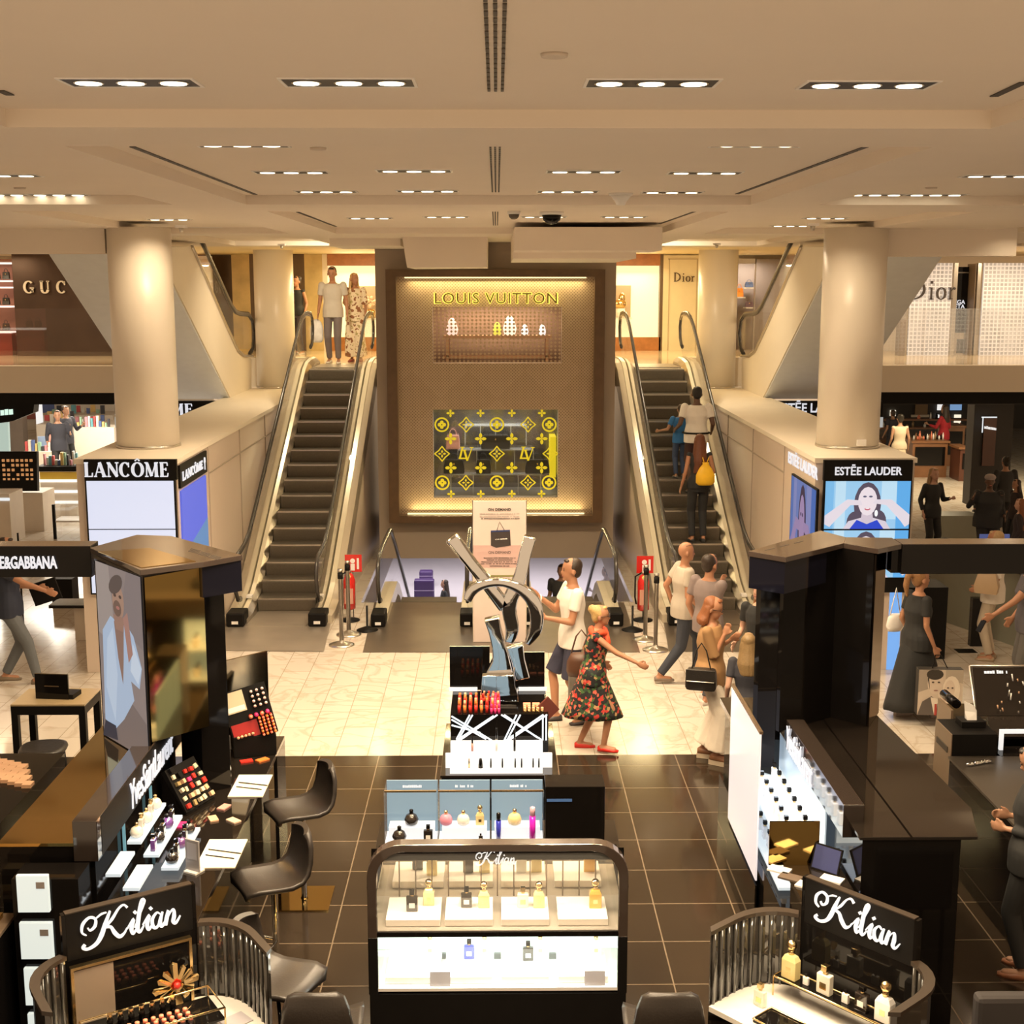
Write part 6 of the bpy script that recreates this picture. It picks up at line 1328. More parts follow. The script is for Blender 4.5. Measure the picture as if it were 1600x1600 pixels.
b = B(); b.box(3.9, 3.92, 10.95, 11.3, 0, 1.1); b.box(3.92, 3.98, 10.95, 11.3, 0, .9); obj1('storage_cabinet', b, mat('tan_side', (.20, .14, .09), .35), 'taller tan panelled cabinet behind the slotted one at the right', 'cabinet')
t = T('makeup_board', 'black slanted make-up display board with brushes and compacts at the right edge', 'display stand', (4.45, 11.0, 0), world=True)
b = B(); b.box(4.0, 5.2, 10.8, 11.6, 0, .95); b.build('board_cabinet', m_black, t)
b = B(); b.box(4.15, 5.2, 11.1, 11.14, 1.0, 1.42, rot=(-.45, 0, 0)); b.build('upper_board', mat('board_black', (.02, .015, .012), .25), t)
b = B(); b.box(4.15, 5.2, 10.7, 10.74, .92, 1.12, rot=(-.9, 0, 0)); b.build('lower_board', mat('board_black', (.02, .015, .012), .25), t)
b = B(); x, y = 4.12, 10.98
b.tube([(4.13, 11.2, 1.42), (4.13, 10.98, 1.0), (5.2, 10.98, 1.0)], .012, 4); b.tube([(4.13, 11.2, 1.42), (5.2, 11.2, 1.42)], .012, 4); b.tube([(4.13, 10.98, 1.0), (4.13, 10.6, .95)], .012, 4); b.build('board_frame', m_steel, t)
b = marks(.22, .03, (4.34, 11.17, 1.36), (1, 0, 0), (0, .43, .9), 9, .004); b.build('board_print', e_white, t)
random.seed(11)
for k in range(26):
    u, v = random.uniform(.12, .98), random.uniform(.08, .8); x = 4.2+u*.8; c = Vector((x, 11.0+.18*v-.03, 1.03+.36*v)); b = B(); L2 = random.choice((.02, .03, .06)); b.rod(c, c+Vector((random.uniform(-.4, .4)*L2, .2*L2, L2)), .006, n=6)
    obj1('makeup_brush', b, random.choice([m_white, m_steel, m_nude]), 'small pale brush or tube fixed on the slanted black board at the right', 'make-up item', 'items on the slanted board')
t = T('tissue_box', 'black tissue box with white tissue on the slotted cabinet at the right', 'tissue box', (3.95, 10.62, 1.082)); b = B(); b.box(-.1, .1, -.08, .08, 0, .05); b.build('box', m_blackm, t)
b = B(); b.loft([[(-.04, -.03, .05), (.04, -.03, .05), (.04, .03, .05), (-.04, .03, .05)], [(-.055, -.0, .12), (.04, -.01, .11), (.05, .01, .12), (-.05, .015, .12)], [(-.06, .01, .2), (.01, .0, .17), (.015, .008, .17), (-.055, .016, .2)]], 0, False); b.build('tissue', m_white, t)
b = B(); q = P(1508, 1083, z=1.3); b.rod((3.945, 11.28, 1.145), (3.955, 10.98, 1.145), .04, n=12); obj1('black_roll', b, m_black, 'glossy black cylinder lying along the top of the right cabinets', 'tube')
t = T('illuminated_square', 'white glowing square frame in the front of the right make-up cabinet', 'light frame', (4.5, 10.37, .9), world=True)
p0 = P(1576, 1184, Y=10.42); p1 = P(1576, 1146, Y=10.42)
b = B(); b.box(4.16, 4.19, 10.5, 10.53, .902, p1.z); b.box(4.19, 4.66, 10.5, 10.53, p1.z-.03, p1.z); b.build('glow_strip', e_white, t)
# ================================================================ left side table, stool, counters, light tower
q = P(88, 1088, z=.9)
t = T('side_table', 'tall square black table with a tan top carrying a black box, on the left', 'table', (q.x, q.y, 0))
b = B(); b.box(-.34, .34, -.25, .25, .885, .9, 0); b.build('table_top', mat('tan_table_top', (.36, .27, .15), .25), t); b = B(); b.box(-.34, .34, -.25, .25, .8, .884); b.build('apron', m_blackm, t)
for sx in (-1, 1):
    for sy in (-1, 1): b = B(); b.box(sx*.31-.03, sx*.31+.03, sy*.22-.03, sy*.22+.03, 0, .8); b.build('leg', m_blackm, t)
t = T('open_gift_box', 'flat black square box with lid standing open on the left side table', 'box', (q.x-.0, q.y-.02, .901), -.12)
b = B(); b.box(-.16, .2, -.06, .12, 0, .045); b.build('box_tray', m_blackm, t, bev=.003); b = B(); b.box(-.16, .16, -.07, -.05, 0, .24); b.build('box_lid', m_black, t); b = B(); b.box(-.07, .07, -.073, -.0705, .12, .13); b.build('lid_line', m_bronze, t)
q = P(88, 1150, z=.62); q.y = 11.4
t = T('bentwood_stool', 'black bentwood stool with a padded seat beside the left side table', 'stool', (q.x, q.y, 0), .1)
b = B(); b.loft([[(r*math.copysign(abs(math.cos(a))**.7, math.cos(a)), r*math.copysign(abs(math.sin(a))**.7, math.sin(a)), z) for a in [2*PI*i/20 for i in range(20)]] for r, z in ((.19, .6), (.205, .62), (.2, .645), (.17, .655))]); b.build('seat', m_leath, t)
for sx in (-1, 1):
    for sy in (-1, 1): b = B(); b.rod((sx*.14, sy*.13, .6), (sx*.18, sy*.17, 0), .016, .013); b.build('leg', m_blackm, t)
    b = B(); b.tube([(sx*.15, -.14, .35), (sx*.12, -.1, .52), (0, -.13, .58)] if 1 else [], .009, 6); b.build('bentwood_brace', m_blackm, t)
b = B(); b.tube([(-.165, -.155, .22), (.165, -.155, .22), (.165, .155, .22), (-.165, .155, .22)], .009, 6, closed=True); b.build('stretcher', m_blackm, t)
q = P(30, 1195, z=.95)
t = T('display_counter', 'black counter at the left edge with a tilted tray of tan compacts', 'counter', (q.x-.2, q.y, 0), world=True)
b = B(); xq_ = P(60, 1215, z=.93).x; b.box(xq_-1.6, xq_, q.y-1.15, q.y+.4, 0, .9); b.build('counter_body', m_black, t)
for i in range(5):
    for j in range(4):
        p_ = P(-10+i*11+j*3, 1180+j*9+i*2.6, z=.96); b = B(); b.box(p_.x-.035, p_.x+.035, p_.y-.045, p_.y+.045, .902, .93); obj1('powder_compact', b, m_nude, 'square tan powder compact in the black tray at the left edge', 'compact', 'tan compacts in the left edge tray')
xt0, xt1 = PX(28, 7.4, 1), PX(84, 7.4, 1)
t = T('light_box_tower', 'black pillar with four stacked white light boxes at the lower left edge', 'light tower', ((xt0+xt1)/2, 7.45, 0), world=True)
b = B(); b.box(xt0-.02, xt1+.16, 7.42, Yn-.03, 0, 1.24); b.build('pillar', m_black, t)
for y0, y1, x0, x1 in ((1367, 1425, 29, 75), (1441, 1498, 34, 81), (1512, 1570, 41, 86), (1583, 1640, 47, 90)):
    p, q = P(x0, y1, Y=7.4), P(x1, y0, Y=7.4); b = B(); b.box(p.x, q.x, 7.39, 7.42, p.z, q.z); b.build('light_box', emi('light_box_white', (.93, 1, .93), .85), t, bev=.004)
    b = B(); b.box(q.x-.07, q.x-.02, 7.385, 7.389, q.z-.08, q.z-.04); b.build('box_label', mat('grey_print', (.3, .28, .28), .3), t)
t = T('display_counter', 'tan and black counter filling the lower left edge', 'counter', (-3.2, 7.3, 0), world=True)
b = B(); xa_ = PX(20, 7.5, .9); b.box(xa_-1.2, xa_, 6.6, 7.6, 0, .92); b.build('counter_body', m_black, t); b = B(); b.box(xa_-1.2, xa_, 6.6, 7.6, .92, .94); b.build('counter_top', mat('tan_side', (.20, .14, .09), .35), t)
for k in range(4):
    q = Vector((xa_-.12-.03*k, 7.5-.16*k, .941)); b = B(); b.box(q.x-.1, q.x+.06, q.y-.04, q.y+.05, .941, .97+.03*(k % 2)); obj1('makeup_box', b, [m_gold, m_blackm, mat('tan_table_top', (.36, .27, .15), .25), m_bronze][k], ['gold box on the lower left counter, farthest', 'black box on the lower left counter, second from the far end', 'tan box on the lower left counter, third from the far end', 'bronze box on the lower left counter, nearest'][k], 'box')
# ================================================================ middle items: posts, extinguishers, poster, lower floor
def post(px, py, lab, hpost=1.0):
    q = gp0(px, py); t = T('barrier_post', lab, 'barrier post', (q.x, q.y, 0), 0, 'steel barrier posts')
    b = B(); b.lathe([(.17, 0), (.17, .012), (.12, .03), (.04, .05), (.03, .07)], n=24); b.build('base', m_steel, t)
    b = B(); b.lathe([(.028, .06), (.028, hpost), (.034, hpost), (.034, hpost+.03), (.0, hpost+.035)], n=14); b.build('pole', m_steel, t)
    b = B(); b.lathe([(.036, hpost-.1), (.036, hpost-.02)], n=14); b.build('belt_head', m_blackm, t)
def gp0(px, py): return P(px, py, z=0)
post(534, 1008, 'steel barrier post left of the poster, nearest the camera'); post(545, 992, 'steel barrier post left of the poster, second'); post(1024, 1016, 'steel barrier post right of the down escalators, nearest the camera'); post(1008, 1000, 'steel barrier post right of the down escalators, second')
for px, py, lab in ((574, 985, 'low round black stand foot behind the left barrier posts'), (988, 985, 'low round black stand foot behind the right barrier posts')):
    q = gp0(px, py); b = B(); b.lathe([(.15, 0), (.15, .01), (.05, .05), (.015, .06), (.015, .35)], (q.x, q.y, 0), 20); obj1('stand_foot', b, m_blackm, lab, 'stand')
def extinguisher(px, ybot, lab):
    Y = P(px, 975, z=0).y+.2; zb_ = P(px, ybot, Y=Y).z; x = PX(px, Y, zb_); t = T('fire_extinguisher', lab, 'fire extinguisher', (x, Y, zb_))
    m = mat('extinguisher_red', (.62, .02, .015), .25, coat=.5)
    b = B(); b.lathe([(.05, 0), (.085, .02), (.085, .42), (.06, .5), (.025, .53)], n=20); b.build('cylinder_body', m, t)
    b = B(); b.lathe([(.03, .53), (.03, .57)], n=10); b.box(-.01, .01, -.09, .03, .57, .59); b.box(-.01, .01, -.08, .02, .61, .625); b.build('valve_lever', m_steel, t)
    b = B(); b.box(-.06, .06, -.088, -.082, .1, .32); b.build('instruction_label', mat('red_print', (.6, .3, .22), .5), t)
    b = B(); b.tube([(-.03, 0, .55), (-.12, -.02, .5), (-.12, -.02, .2), (-.1, -.02, .1)], .012, 6); b.build('hose', m_blackm, t)
    b = B(); b.ell((0, -.02, .48), (.04, .06, .04)); b.build('gauge_collar', mat('yellow_tag', (.6, .55, .15), .5), t)
    t2 = T('fire_sign', 'red fire extinguisher sign with a white pictogram above the '+('left' if px < 776 else 'right')+' extinguisher', 'sign', (x+.03, Y+.2, zb_+.5))
    b = B(); b.box(-.11, .13, 0, .01, 0, .25); b.build('sign_plate', m, t2); b = B(); b.disc((-.0, -.001, .16), .035, (0, -.003, 0)); b.box(-.03, .03, -.004, -.001, .02, .12); b.box(.06, .09, -.004, -.001, .04, .2); b.build('pictogram', m_white, t2)
    b = B(); b.box(-.005, .005, .002, .01, -zb_-.5, 0); b.build('sign_stem', m_blackm, t2)
    b = B(); b.lathe([(.14, -zb_), (.14, -zb_+.015), (.01, -zb_+.02), (.01, 0)], n=16); b.build('floor_stand', m_blackm, t)
extinguisher(547, 952, 'red fire extinguisher on a stand left of the down escalators'); extinguisher(1005, 954, 'red fire extinguisher on a stand right of the down escalators')
for x0, x1, lab in ((541, 575, 'clear low glass barrier behind the left extinguisher'), (975, 1018, 'clear low glass barrier behind the right extinguisher')):
    Y = 19.3; p, q = P(x0, 956, Y=Y), P(x1, 876, Y=Y); b = B(); b.box(p.x, q.x, Y, Y+.012, 0, q.z); obj1('glass_barrier', b, m_glass, lab, 'glass barrier')
# poster stand
Yp = P(781, 1004, z=0).y; p, q = P(740, 1004, Y=Yp), P(822, 783, Y=Yp)
t = T('poster_stand', 'tall white and pink poster stand with a dark shopping bag picture and small print', 'poster', ((p.x+q.x)/2, Yp, 0), world=True)
m_pos = mat('poster_white', (.66, .56, .52), .4); m_pk = mat('poster_pink', (.56, .38, .36), .4); m_ink = mat('poster_ink', (.04, .03, .03), .6); m_gink = mat('poster_grey_ink', (.4, .34, .32), .6)
b = B(); b.box(p.x, q.x, Yp, Yp+.04, .01, q.z); b.build('panel', m_pos, t)
b = B(); a = P(740, 887, Y=Yp-.001); c = P(822, 852, Y=Yp-.001); b.box(p.x, q.x, Yp-.002, Yp, a.z, c.z); b.build('pink_band', m_pk, t)
cx = (p.x+q.x)/2
def pl(s, y, sz, m, n, off=.01): b = text(s, sz, (cx, Yp-.004, P(781, y, Y=Yp).z), (1, 0, 0), (0, 0, 1), .001, off); b.build(n, m, t)
pl('ON DEMAND', 798, .036, m_ink, 'poster_title', .03); pl('ON DEMAND', 865, .036, m_ink, 'poster_title', 0)
for k, (y, wd, m) in enumerate(((803.5, .52, m_gink), (807.5, .52, m_gink), (811, .53, m_ink), (872.5, .42, m_ink), (875.5, .34, m_ink), (878.5, .48, m_ink), (881.5, .5, m_ink), (885, .26, m_ink))): b = marks(wd, .013, (cx, Yp-.004, P(781, y, Y=Yp).z), (1, 0, 0), (0, 0, 1), 20+k, .001); b.build('poster_small_print', m, t)
b = B(); u, v = P(767, 856, Y=Yp-.004), P(798, 829, Y=Yp-.004); b.prism([(u.x, Yp-.003, u.z+.03), (u.x, Yp-.003, v.z), (v.x-.01, Yp-.003, v.z+.01), (v.x, Yp-.003, u.z+.03), (u.x+.07, Yp-.003, u.z)], (0, -.002, 0)); b.build('bag_picture', m_ink, t)
b = B(); b.prism([(u.x, Yp-.006, v.z-.02), (u.x, Yp-.006, v.z), (v.x-.01, Yp-.006, v.z+.01), (v.x-.01, Yp-.006, v.z-.01)], (0, -.001, 0)); b.build('bag_picture_edge', mat('poster_blue', (.03, .05, .16), .4), t)
b = marks(.17, .016, (cx+.03, Yp-.006, P(781, 843, Y=Yp).z), (1, 0, .06), (-.06, 0, 1), 31, .001); b.build('bag_picture_mark', m_white, t)
b = B(); b.tube([(u.x+.08, Yp-.004, v.z), (cx, Yp-.004, v.z+.12), (v.x-.08, Yp-.004, v.z)], .003, 4); b.build('bag_picture_cord', m_ink, t)
b = B(); b.box(p.x, q.x, Yp-.003, Yp, P(781, 900, Y=Yp).z-.01, P(781, 900, Y=Yp).z+.01); b.box(p.x+.2, p.x+.3, Yp-.003, Yp, P(781, 935, Y=Yp).z, P(781, 928, Y=Yp).z); b.box(p.x+.43, p.x+.5, Yp-.003, Yp, P(781, 933, Y=Yp).z, P(781, 928, Y=Yp).z); b.build('olive_marks', mat('poster_olive', (.2, .2, .05), .5), t)
b = B(); b.box(p.x-.01, p.x, Yp-.005, Yp+.045, 0, q.z+.01); b.box(q.x, q.x+.01, Yp-.005, Yp+.045, 0, q.z+.01); b.build('stand_frame', m_steel, t)
# lower floor things
m_purple = mat('purple_case', (.06, .03, .12), .3)
for px0, px1, y0, y1, lab in ((647, 678, 907, 940, 'dark purple suitcase on the lower floor, nearer of two'), (655, 676, 893, 908, 'dark purple suitcase on the lower floor, farther of two')):
    Y = 34 if y0 > 900 else 36; t = T('suitcase', lab, 'suitcase', (PX(px0, Y, -2), Y, -3.5), world=True); p, q = P(px0, y1, Y=Y), P(px1, y0, Y=Y)
    b = B(); b.box(p.x, q.x, Y, Y+.3, min(p.z, -3.45), q.z); b.build('shell', m_purple, t, bev=.04); b = B(); b.box(p.x, q.x, Y-.005, Y+.305, p.z+(q.z-p.z)*.5, p.z+(q.z-p.z)*.54); b.build('band', mat('lilac_band', (.4, .33, .5), .4), t)
for px0, px1, y0, y1, mm, lab in ((658, 682, 866, 888, mat('navy_panel', (.01, .01, .05), .4), 'navy display wall on the lower floor seen through the opening'), (682, 740, 874, 884, m_white, 'long white shelf on the lower floor seen through the opening'), (625, 645, 872, 930, emi('lower_light_strip', (.85, .82, .95), 1.1), 'bright slanted light strip on the lower floor'), (596, 622, 900, 932, mat('lower_box', (.5, .42, .45), .4), 'pale pink block on the lower floor behind the left balustrade'), (820, 866, 880, 940, mat('lower_grey', (.42, .4, .44), .3), 'grey display plinth on the lower floor right of the poster')):
    Y = 40; p, q = P(px0, y1, Y=Y), P(px1, y0, Y=Y); b = B(); b.box(p.x, q.x, Y, Y+.4, -3.5 if 'strip' not in lab else p.z, q.z); obj1('lower_display', b, mm, lab, 'display')
area('lower_floor_light', (0, 35, -.7), (0, 0, 0), 10, 5, 420, (1, .93, .95)); 
# ================================================================ left ground floor shop, bright and crowded
m_wd = mat('white_display', (.72, .64, .54), .4); e_line = emi('white_edge_light', (1, .97, .9), 1.5)
struct('wall_left', R(B(), -160, 560, 330, 900, 44, .2), mat('bright_shop_wall', (.8, .74, .64), .5))
b = B(); b.box(-26, -6.6, 26.6, 46, 2.82, 2.9); struct('ceiling', b, m_ceil)
b = B(); b.box(6.6, 26, 26.6, 46, 2.82, 2.9); struct('ceiling', b, mat('dark_shop_ceiling', (.1, .08, .07), .6))
for k in range(4): area('left_shop_light', (-7.5-3*(k % 2), 29+5*(k//2), 2.8), (0, 0, 0), 2, 2, 150, (1, .92, .78))
def cab(name, lab, px0, px1, ytop, ybase, m, d=.7, extra=None, cat='display cabinet'):
    Y = P((px0+px1)/2, ybase, z=0).y; p, q = P(px0, ybase, Y=Y), P(px1, ytop, Y=Y)
    t = T(name, lab, cat, ((p.x+q.x)/2, Y, 0), world=True); b = B(); b.box(p.x, q.x, Y, Y+d, 0, q.z); b.build('cabinet_body', m, t)
    if extra: extra(t, p.x, q.x, Y, q.z)
    return p.x, q.x, Y, q.z
def stepped(t, x0, x1, Y, z):
    for k in range(3): b = B(); zz = z*(.28+.24*k); b.box(x0-.02, x1+.02, Y-.03, Y+.7, zz, zz+.05); b.build('lit_edge', e_line, t)
    b = B(); b.box(x0-.05, x1+.05, Y-.05, Y+.75, z, z+.1); b.build('dark_top', m_blackm, t); b = B(); b.box(x0, x0+(x1-x0)*.9, Y-.005, Y, z*.8, z*.98); b.build('yellow_drawer', mat('amber_front', (.75, .5, .05), .4), t)
x0, x1, Y1, z1_ = cab('stepped_cabinet', 'stepped white cabinet with three glowing edges, left of the column base', 66, 126, 736, 806, m_wd, extra=stepped)
x0, x1, Y2, z2_ = cab('white_pedestal', 'square cream pedestal under the tilted palette board at the left', 16, 66, 770, 830, m_wd, cat='pedestal')
t = T('palette_board', 'black tilted board full of glowing orange palettes on the cream pedestal', 'display board', (x0+.5, Y2, z2_), world=True)
p, q = P(0, 768, Y=Y2), P(56, 706, Y=Y2); b = B(); b.box(p.x, q.x, Y2+.0, Y2+.12, z2_+.03, q.z, rot=(-.12, 0, 0)); b.build('board_frame', m_blackm, t)
for i in range(7):
    for j in range(6):
        x = p.x+.08+i*(q.x-p.x-.16)/6.5; z = p.z+.12+j*(q.z-p.z-.2)/6.2
        if (i*j) % 5 != 4: b = B(); b.box(x, x+.05, Y2-.02, Y2, z, z+.05); b.build('palette_pan', emi('orange_pans', (.9, .42, .16), .6), t)
cab('white_counter', 'low white and black counter at the far left edge with a cool light line', -30, 14, 772, 850, m_wd, extra=lambda t, a, c, Y, z: B().box(a, c+.01, Y-.02, Y, z-.12, z-.07).build('cool_edge', e_cool, t), cat='counter')
cab('display_counter', 'white counter covered with products and tilted picture boards in the left shop', 36, 104, 706, 734, m_wd, cat='counter')
cab('display_counter', 'cream counter further back in the left shop beside the near column', 118, 178, 668, 720, m_wd, cat='counter')
cab('glass_cabinet', 'dark posted glass cabinet with small boxes below the stepped cabinet', 84, 136, 790, 842, m_glass, d=.5, extra=lambda t, a, c, Y, z: [B().box(x_, x_+.05, Y-.01, Y+.04, 0, z+.02).build('cabinet_post', m_blackm, t) for x_ in (a, c-.05)]+[B().box(a, c, Y, Y+.5, z*.5, z*.5+.03).build('glass_shelf', m_white, t)])
cab('grey_pillar', 'grey brown pillar of the left shop under a dark angled sign', 14, 34, 648, 705, mat('grey_brown_pillar', (.2, .16, .13), .4), d=.4, cat='pillar')
t = T('angled_sign', 'dark angled sign with blurred pale green lettering at the left edge of the left shop', 'sign', P(20, 660, Y=26.2), world=True)
b = B(); b.prism([P(-20, 627, Y=26.2), P(54, 624, Y=26.2), P(52, 645, Y=26.2), P(20, 658, Y=26.2), P(-20, 664, Y=26.2)], (0, .3, 0)); b.build('sign_body', m_blackm, t)
b = marks(.42, .12, P(4, 649, Y=26.18), (1, 0, .1), (0, 0, 1), 41, .01); b.build('sign_marks', emi('mint_letters', (.7, .95, .8), 1.2), t)
b = B(); b.prism([P(-20, 664, Y=26.25), P(12, 660, Y=26.25), P(14, 706, Y=26.25), P(-20, 706, Y=26.25)], (0, .1, 0)); b.build('mint_glass', emi('mint_glow', (.6, .75, .66), .8), t)
random.seed(5)
pal = [(.6, .1, .1), (.75, .7, .6), (.1, .15, .35), (.8, .55, .2), (.3, .5, .35), (.05, .05, .06), (.7, .3, .35), (.8, .78, .75), (.15, .4, .45)]
LB = [(40, 104, 706, 28.2), (120, 176, 668, 32)]
n = 0
for px0, px1, pyb, Yb in ((42, 102, 708, None), (122, 174, 670, None), (70, 124, 738, None), (72, 166, 660, 39), (76, 166, 646, 42)):
    for k in range(12):
        px = px0+(k+.5)*(px1-px0)/12
        if Yb is None: Y = {708: P(70, 734, z=0).y, 670: P(148, 720, z=0).y, 738: Y1}[pyb]+.15; z0 = {708: P(70, 706, Y=P(70, 734, z=0).y).z, 670: P(148, 668, Y=P(148, 720, z=0).y).z, 738: z1_+.1}[pyb]
        else: Y = Yb+random.uniform(-.5, .5); z0 = P(100, pyb, Y=Yb).z
        x = PX(px, Y, z0); cw = PX(px+(px1-px0)/12, Y, z0)-x; w, h = cw*random.uniform(.5, .9), random.uniform(.1, .3); c = pal[n % len(pal)]; n += 1
        b = B(); b.box(x-w/2, x+w/2, Y, Y+.08, z0+.001, z0+h); obj1('cosmetics_box', b, mat('goods_%d' % (n % 9), c, .4), 'small coloured cosmetics box on the %s of the left ground floor shop' % {708: 'near product counter', 670: 'further cream counter', 738: 'stepped cabinet', 660: 'middle shelf', 646: 'back shelf'}[pyb], 'product box', {708: 'goods on the near product counter', 670: 'goods on the cream counter', 738: 'goods on the stepped cabinet', 660: 'goods on the middle shelf', 646: 'goods on the back shelf'}[pyb])
for Y_, pyb, lab in ((39, 660, 'long white middle shelf in the left ground floor shop'), (42, 646, 'long white back shelf in the left ground floor shop')):
    p, q = P(56, pyb, Y=Y_-.6), P(176, pyb, Y=Y_-.6); b = B(); b.box(p.x, q.x, Y_-.6, Y_+.8, 0, P(100, pyb, Y=Y_).z-.0); obj1('display_shelf', b, m_wd, lab, 'shelf')
for px0, px1, y0, y1, Y, mm, lab in ((66, 84, 632, 645, 42, mat('blue_print', (.12, .18, .45), .4), 'blue picture panel on the left shop back wall'), (66, 82, 645, 662, 41, mat('orange_print', (.75, .4, .2), .4), 'orange picture panel below the blue one'), (57, 65, 630, 668, 40.5, e_white, 'bright white pillar in the left shop'), (36, 56, 646, 655, 38, mat('red_blue_print', (.4, .12, .1), .4), 'dark red picture panel at the left of the left shop'), (100, 105, 645, 671, 30, e_white, 'upright glowing strip beside the two men'), (60, 74, 682, 704, 28.4, mat('portrait_print', (.3, .4, .6), .4), 'tilted blue portrait card on the near product counter'), (76, 90, 676, 704, 28.6, mat('red_white_print', (.7, .35, .28), .4), 'tilted red and white card board on the near product counter'), (88, 108, 664, 702, 29.2, m_blackm, 'large black hanging shape over the near product counter')):
    if Y > 35: Y = 43.9 if 'pillar' not in lab else Y
    elif Y > 27: Y = P(70, 734, z=0).y+.3+(Y-28)*.1
    b = B(); p, q = P(px0, y1, Y=Y), P(px1, y0, Y=Y); zc = P(70, 706, Y=P(70, 734, z=0).y).z
    b.box(p.x, q.x, Y, Y+.05, 0 if 'pillar' in lab else (p.z if Y > 35 else zc+.001), q.z)
    obj1('picture_panel' if 'picture' in lab or 'card' in lab else 'shop_fixture', b, mm, lab, 'panel')
# ================================================================ right ground floor shop, dark with wood
m_dkw = mat('dark_shop_wall', (.035, .03, .025), .5); m_wdo = mat('shop_wood', (.22, .10, .045), .35, noise=(6, .3))
struct('wall_right', R(B(), 1340, 560, 1800, 900, 44, .2), m_dkw)
struct('wall_right', R(B(), 1514, 632, 1585, 790, 26.4, .4), m_dkw); b = B(); R(b, 1376, 616, 1700, 632, 26.35, .1); struct('trim_13', b, m_dkw)
for k in range(2): area('right_shop_light', (9.5+3*k, 30, 2.8), (0, 0, 0), 2, 2, 110, (1, .8, .5))
def bench(t, a, c, Y, z): 
    b = B(); b.box(a+.06, c-.06, Y-.02, Y-.005, .3, z-.1); b.build('dark_recess', m_black, t); b = B(); b.box(a-.05, c+.05, Y-.04, Y+.75, z, z+.05); b.build('bench_top', m_wdo, t)
xa_, xb_, Yw, zw = cab('wood_display_bench', 'wide wooden display bench with a dark recess in the right shop', 1424, 1481, 692, 746, m_wdo, extra=bench, cat='display bench')
cab('wood_display_bench', 'taller wooden bench with a pale top behind the wide one in the right shop', 1476, 1508, 668, 728, m_wdo, extra=bench, cat='display bench')
cab('wood_display_bench', 'wooden counter with dark goods at the left of the right shop', 1376, 1404, 690, 720, m_wdo, extra=bench, cat='display bench')
cab('wood_display_bench', 'dark reddish side cabinet with stacked white boxes in the right shop', 1498, 1513, 702, 752, mat('red_brown_cab', (.10, .035, .02), .3), extra=bench, cat='display bench')
t = T('poster_sign', 'upright narrow glass sign with pale lettering in the right shop', 'sign', P(1545, 700, Y=26.2), world=True)
b = B(); R(b, 1534, 652, 1558, 728, 26.35, .04); b.build('glass_sheet', mat('dark_red_glass', (.12, .05, .03), .2), t); b = B(); R(b, 1534, 652, 1537, 676, 26.19, .01); R(b, 1534, 651, 1558, 653, 26.19, .01); b.build('lit_edge', e_cool, t)
b = marks(.24, .06, P(1547, 671, Y=26.18), (1, 0, -.15), (0, 0, 1), 42, .01); b.build('sign_marks', e_white, t)
for px0, px1, y0, y1, Y, mm, lab in ((1485, 1503, 631, 641, 40, emi('blue_screen_small', (.2, .35, .6), 1), 'small blue screen on the back wall of the right shop'), (1465, 1473, 631, 641, 40, e_white, 'small white lit picture beside the blue screen in the right shop'), (1491, 1502, 648, 664, 39, emi('warm_bottles', (1, .9, .7), 1.2), 'glowing group of pale bottles on the right shop back wall'), (1391, 1400, 641, 650, 39, emi('warm_bottles', (1, .9, .7), 1.2), 'small warm lit box at the left of the right shop back wall'), (1464, 1468, 648, 657, 39, e_white, 'thin white lit strip left of the red dressed woman'), (1424, 1452, 648, 652, 38, m_cream, 'cream shelf edge on the right shop back wall'), (1430, 1450, 631, 648, 39, mat('amber_backing', (.3, .2, .1), .4), 'amber framed panel above the cream shelf')):
    Y = 43.9; b = B(); R(b, px0, y0, px1, y1, Y, .06); obj1('wall_display', b, mm, lab, 'display')
random.seed(9)
for k in range(30):
    if k < 16: px, Y, z0, lb, g = random.uniform(1378, 1480), Yw+.3, zw+.051, 'small bottle or box on the wooden benches of the right shop', 'goods on the right shop benches'
    else: px, Y, z0, lb, g = random.uniform(1380, 1510), 38.5, P(1400, random.choice((668, 655)), Y=38.5).z, 'small pale product on the back shelves of the right shop', 'goods on the right shop back shelves'
    if k < 16: px = 1430+k*3.05
    else: px = 1382+(k-16)*9.3
    x = PX(px, Y, z0); w, h = random.uniform(.035, .026*2) if k < 16 else random.uniform(.05, .1), random.uniform(.08, .22); z0 += .002; b = B(); b.lathe([(w/2, 0), (w/2, h*.7), (w/4, h*.75), (w/4, h)], (x, Y, z0), 8)
    obj1('shop_product', b, random.choice([m_white, m_blackm, m_wdo, m_coral, mat('amber_backing', (.3, .2, .1), .4)]), lb, 'product', g)
for py in (655, 668): b = B(); p, q = P(1376, py, Y=38.4), P(1512, py, Y=38.4); b.box(p.x, q.x, 38.4, 38.8, p.z-.05, p.z-.001); obj1('wall_shelf', b, m_wdo, 'long wooden wall shelf in the right shop, %s' % ('upper' if py < 660 else 'lower'), 'shelf')
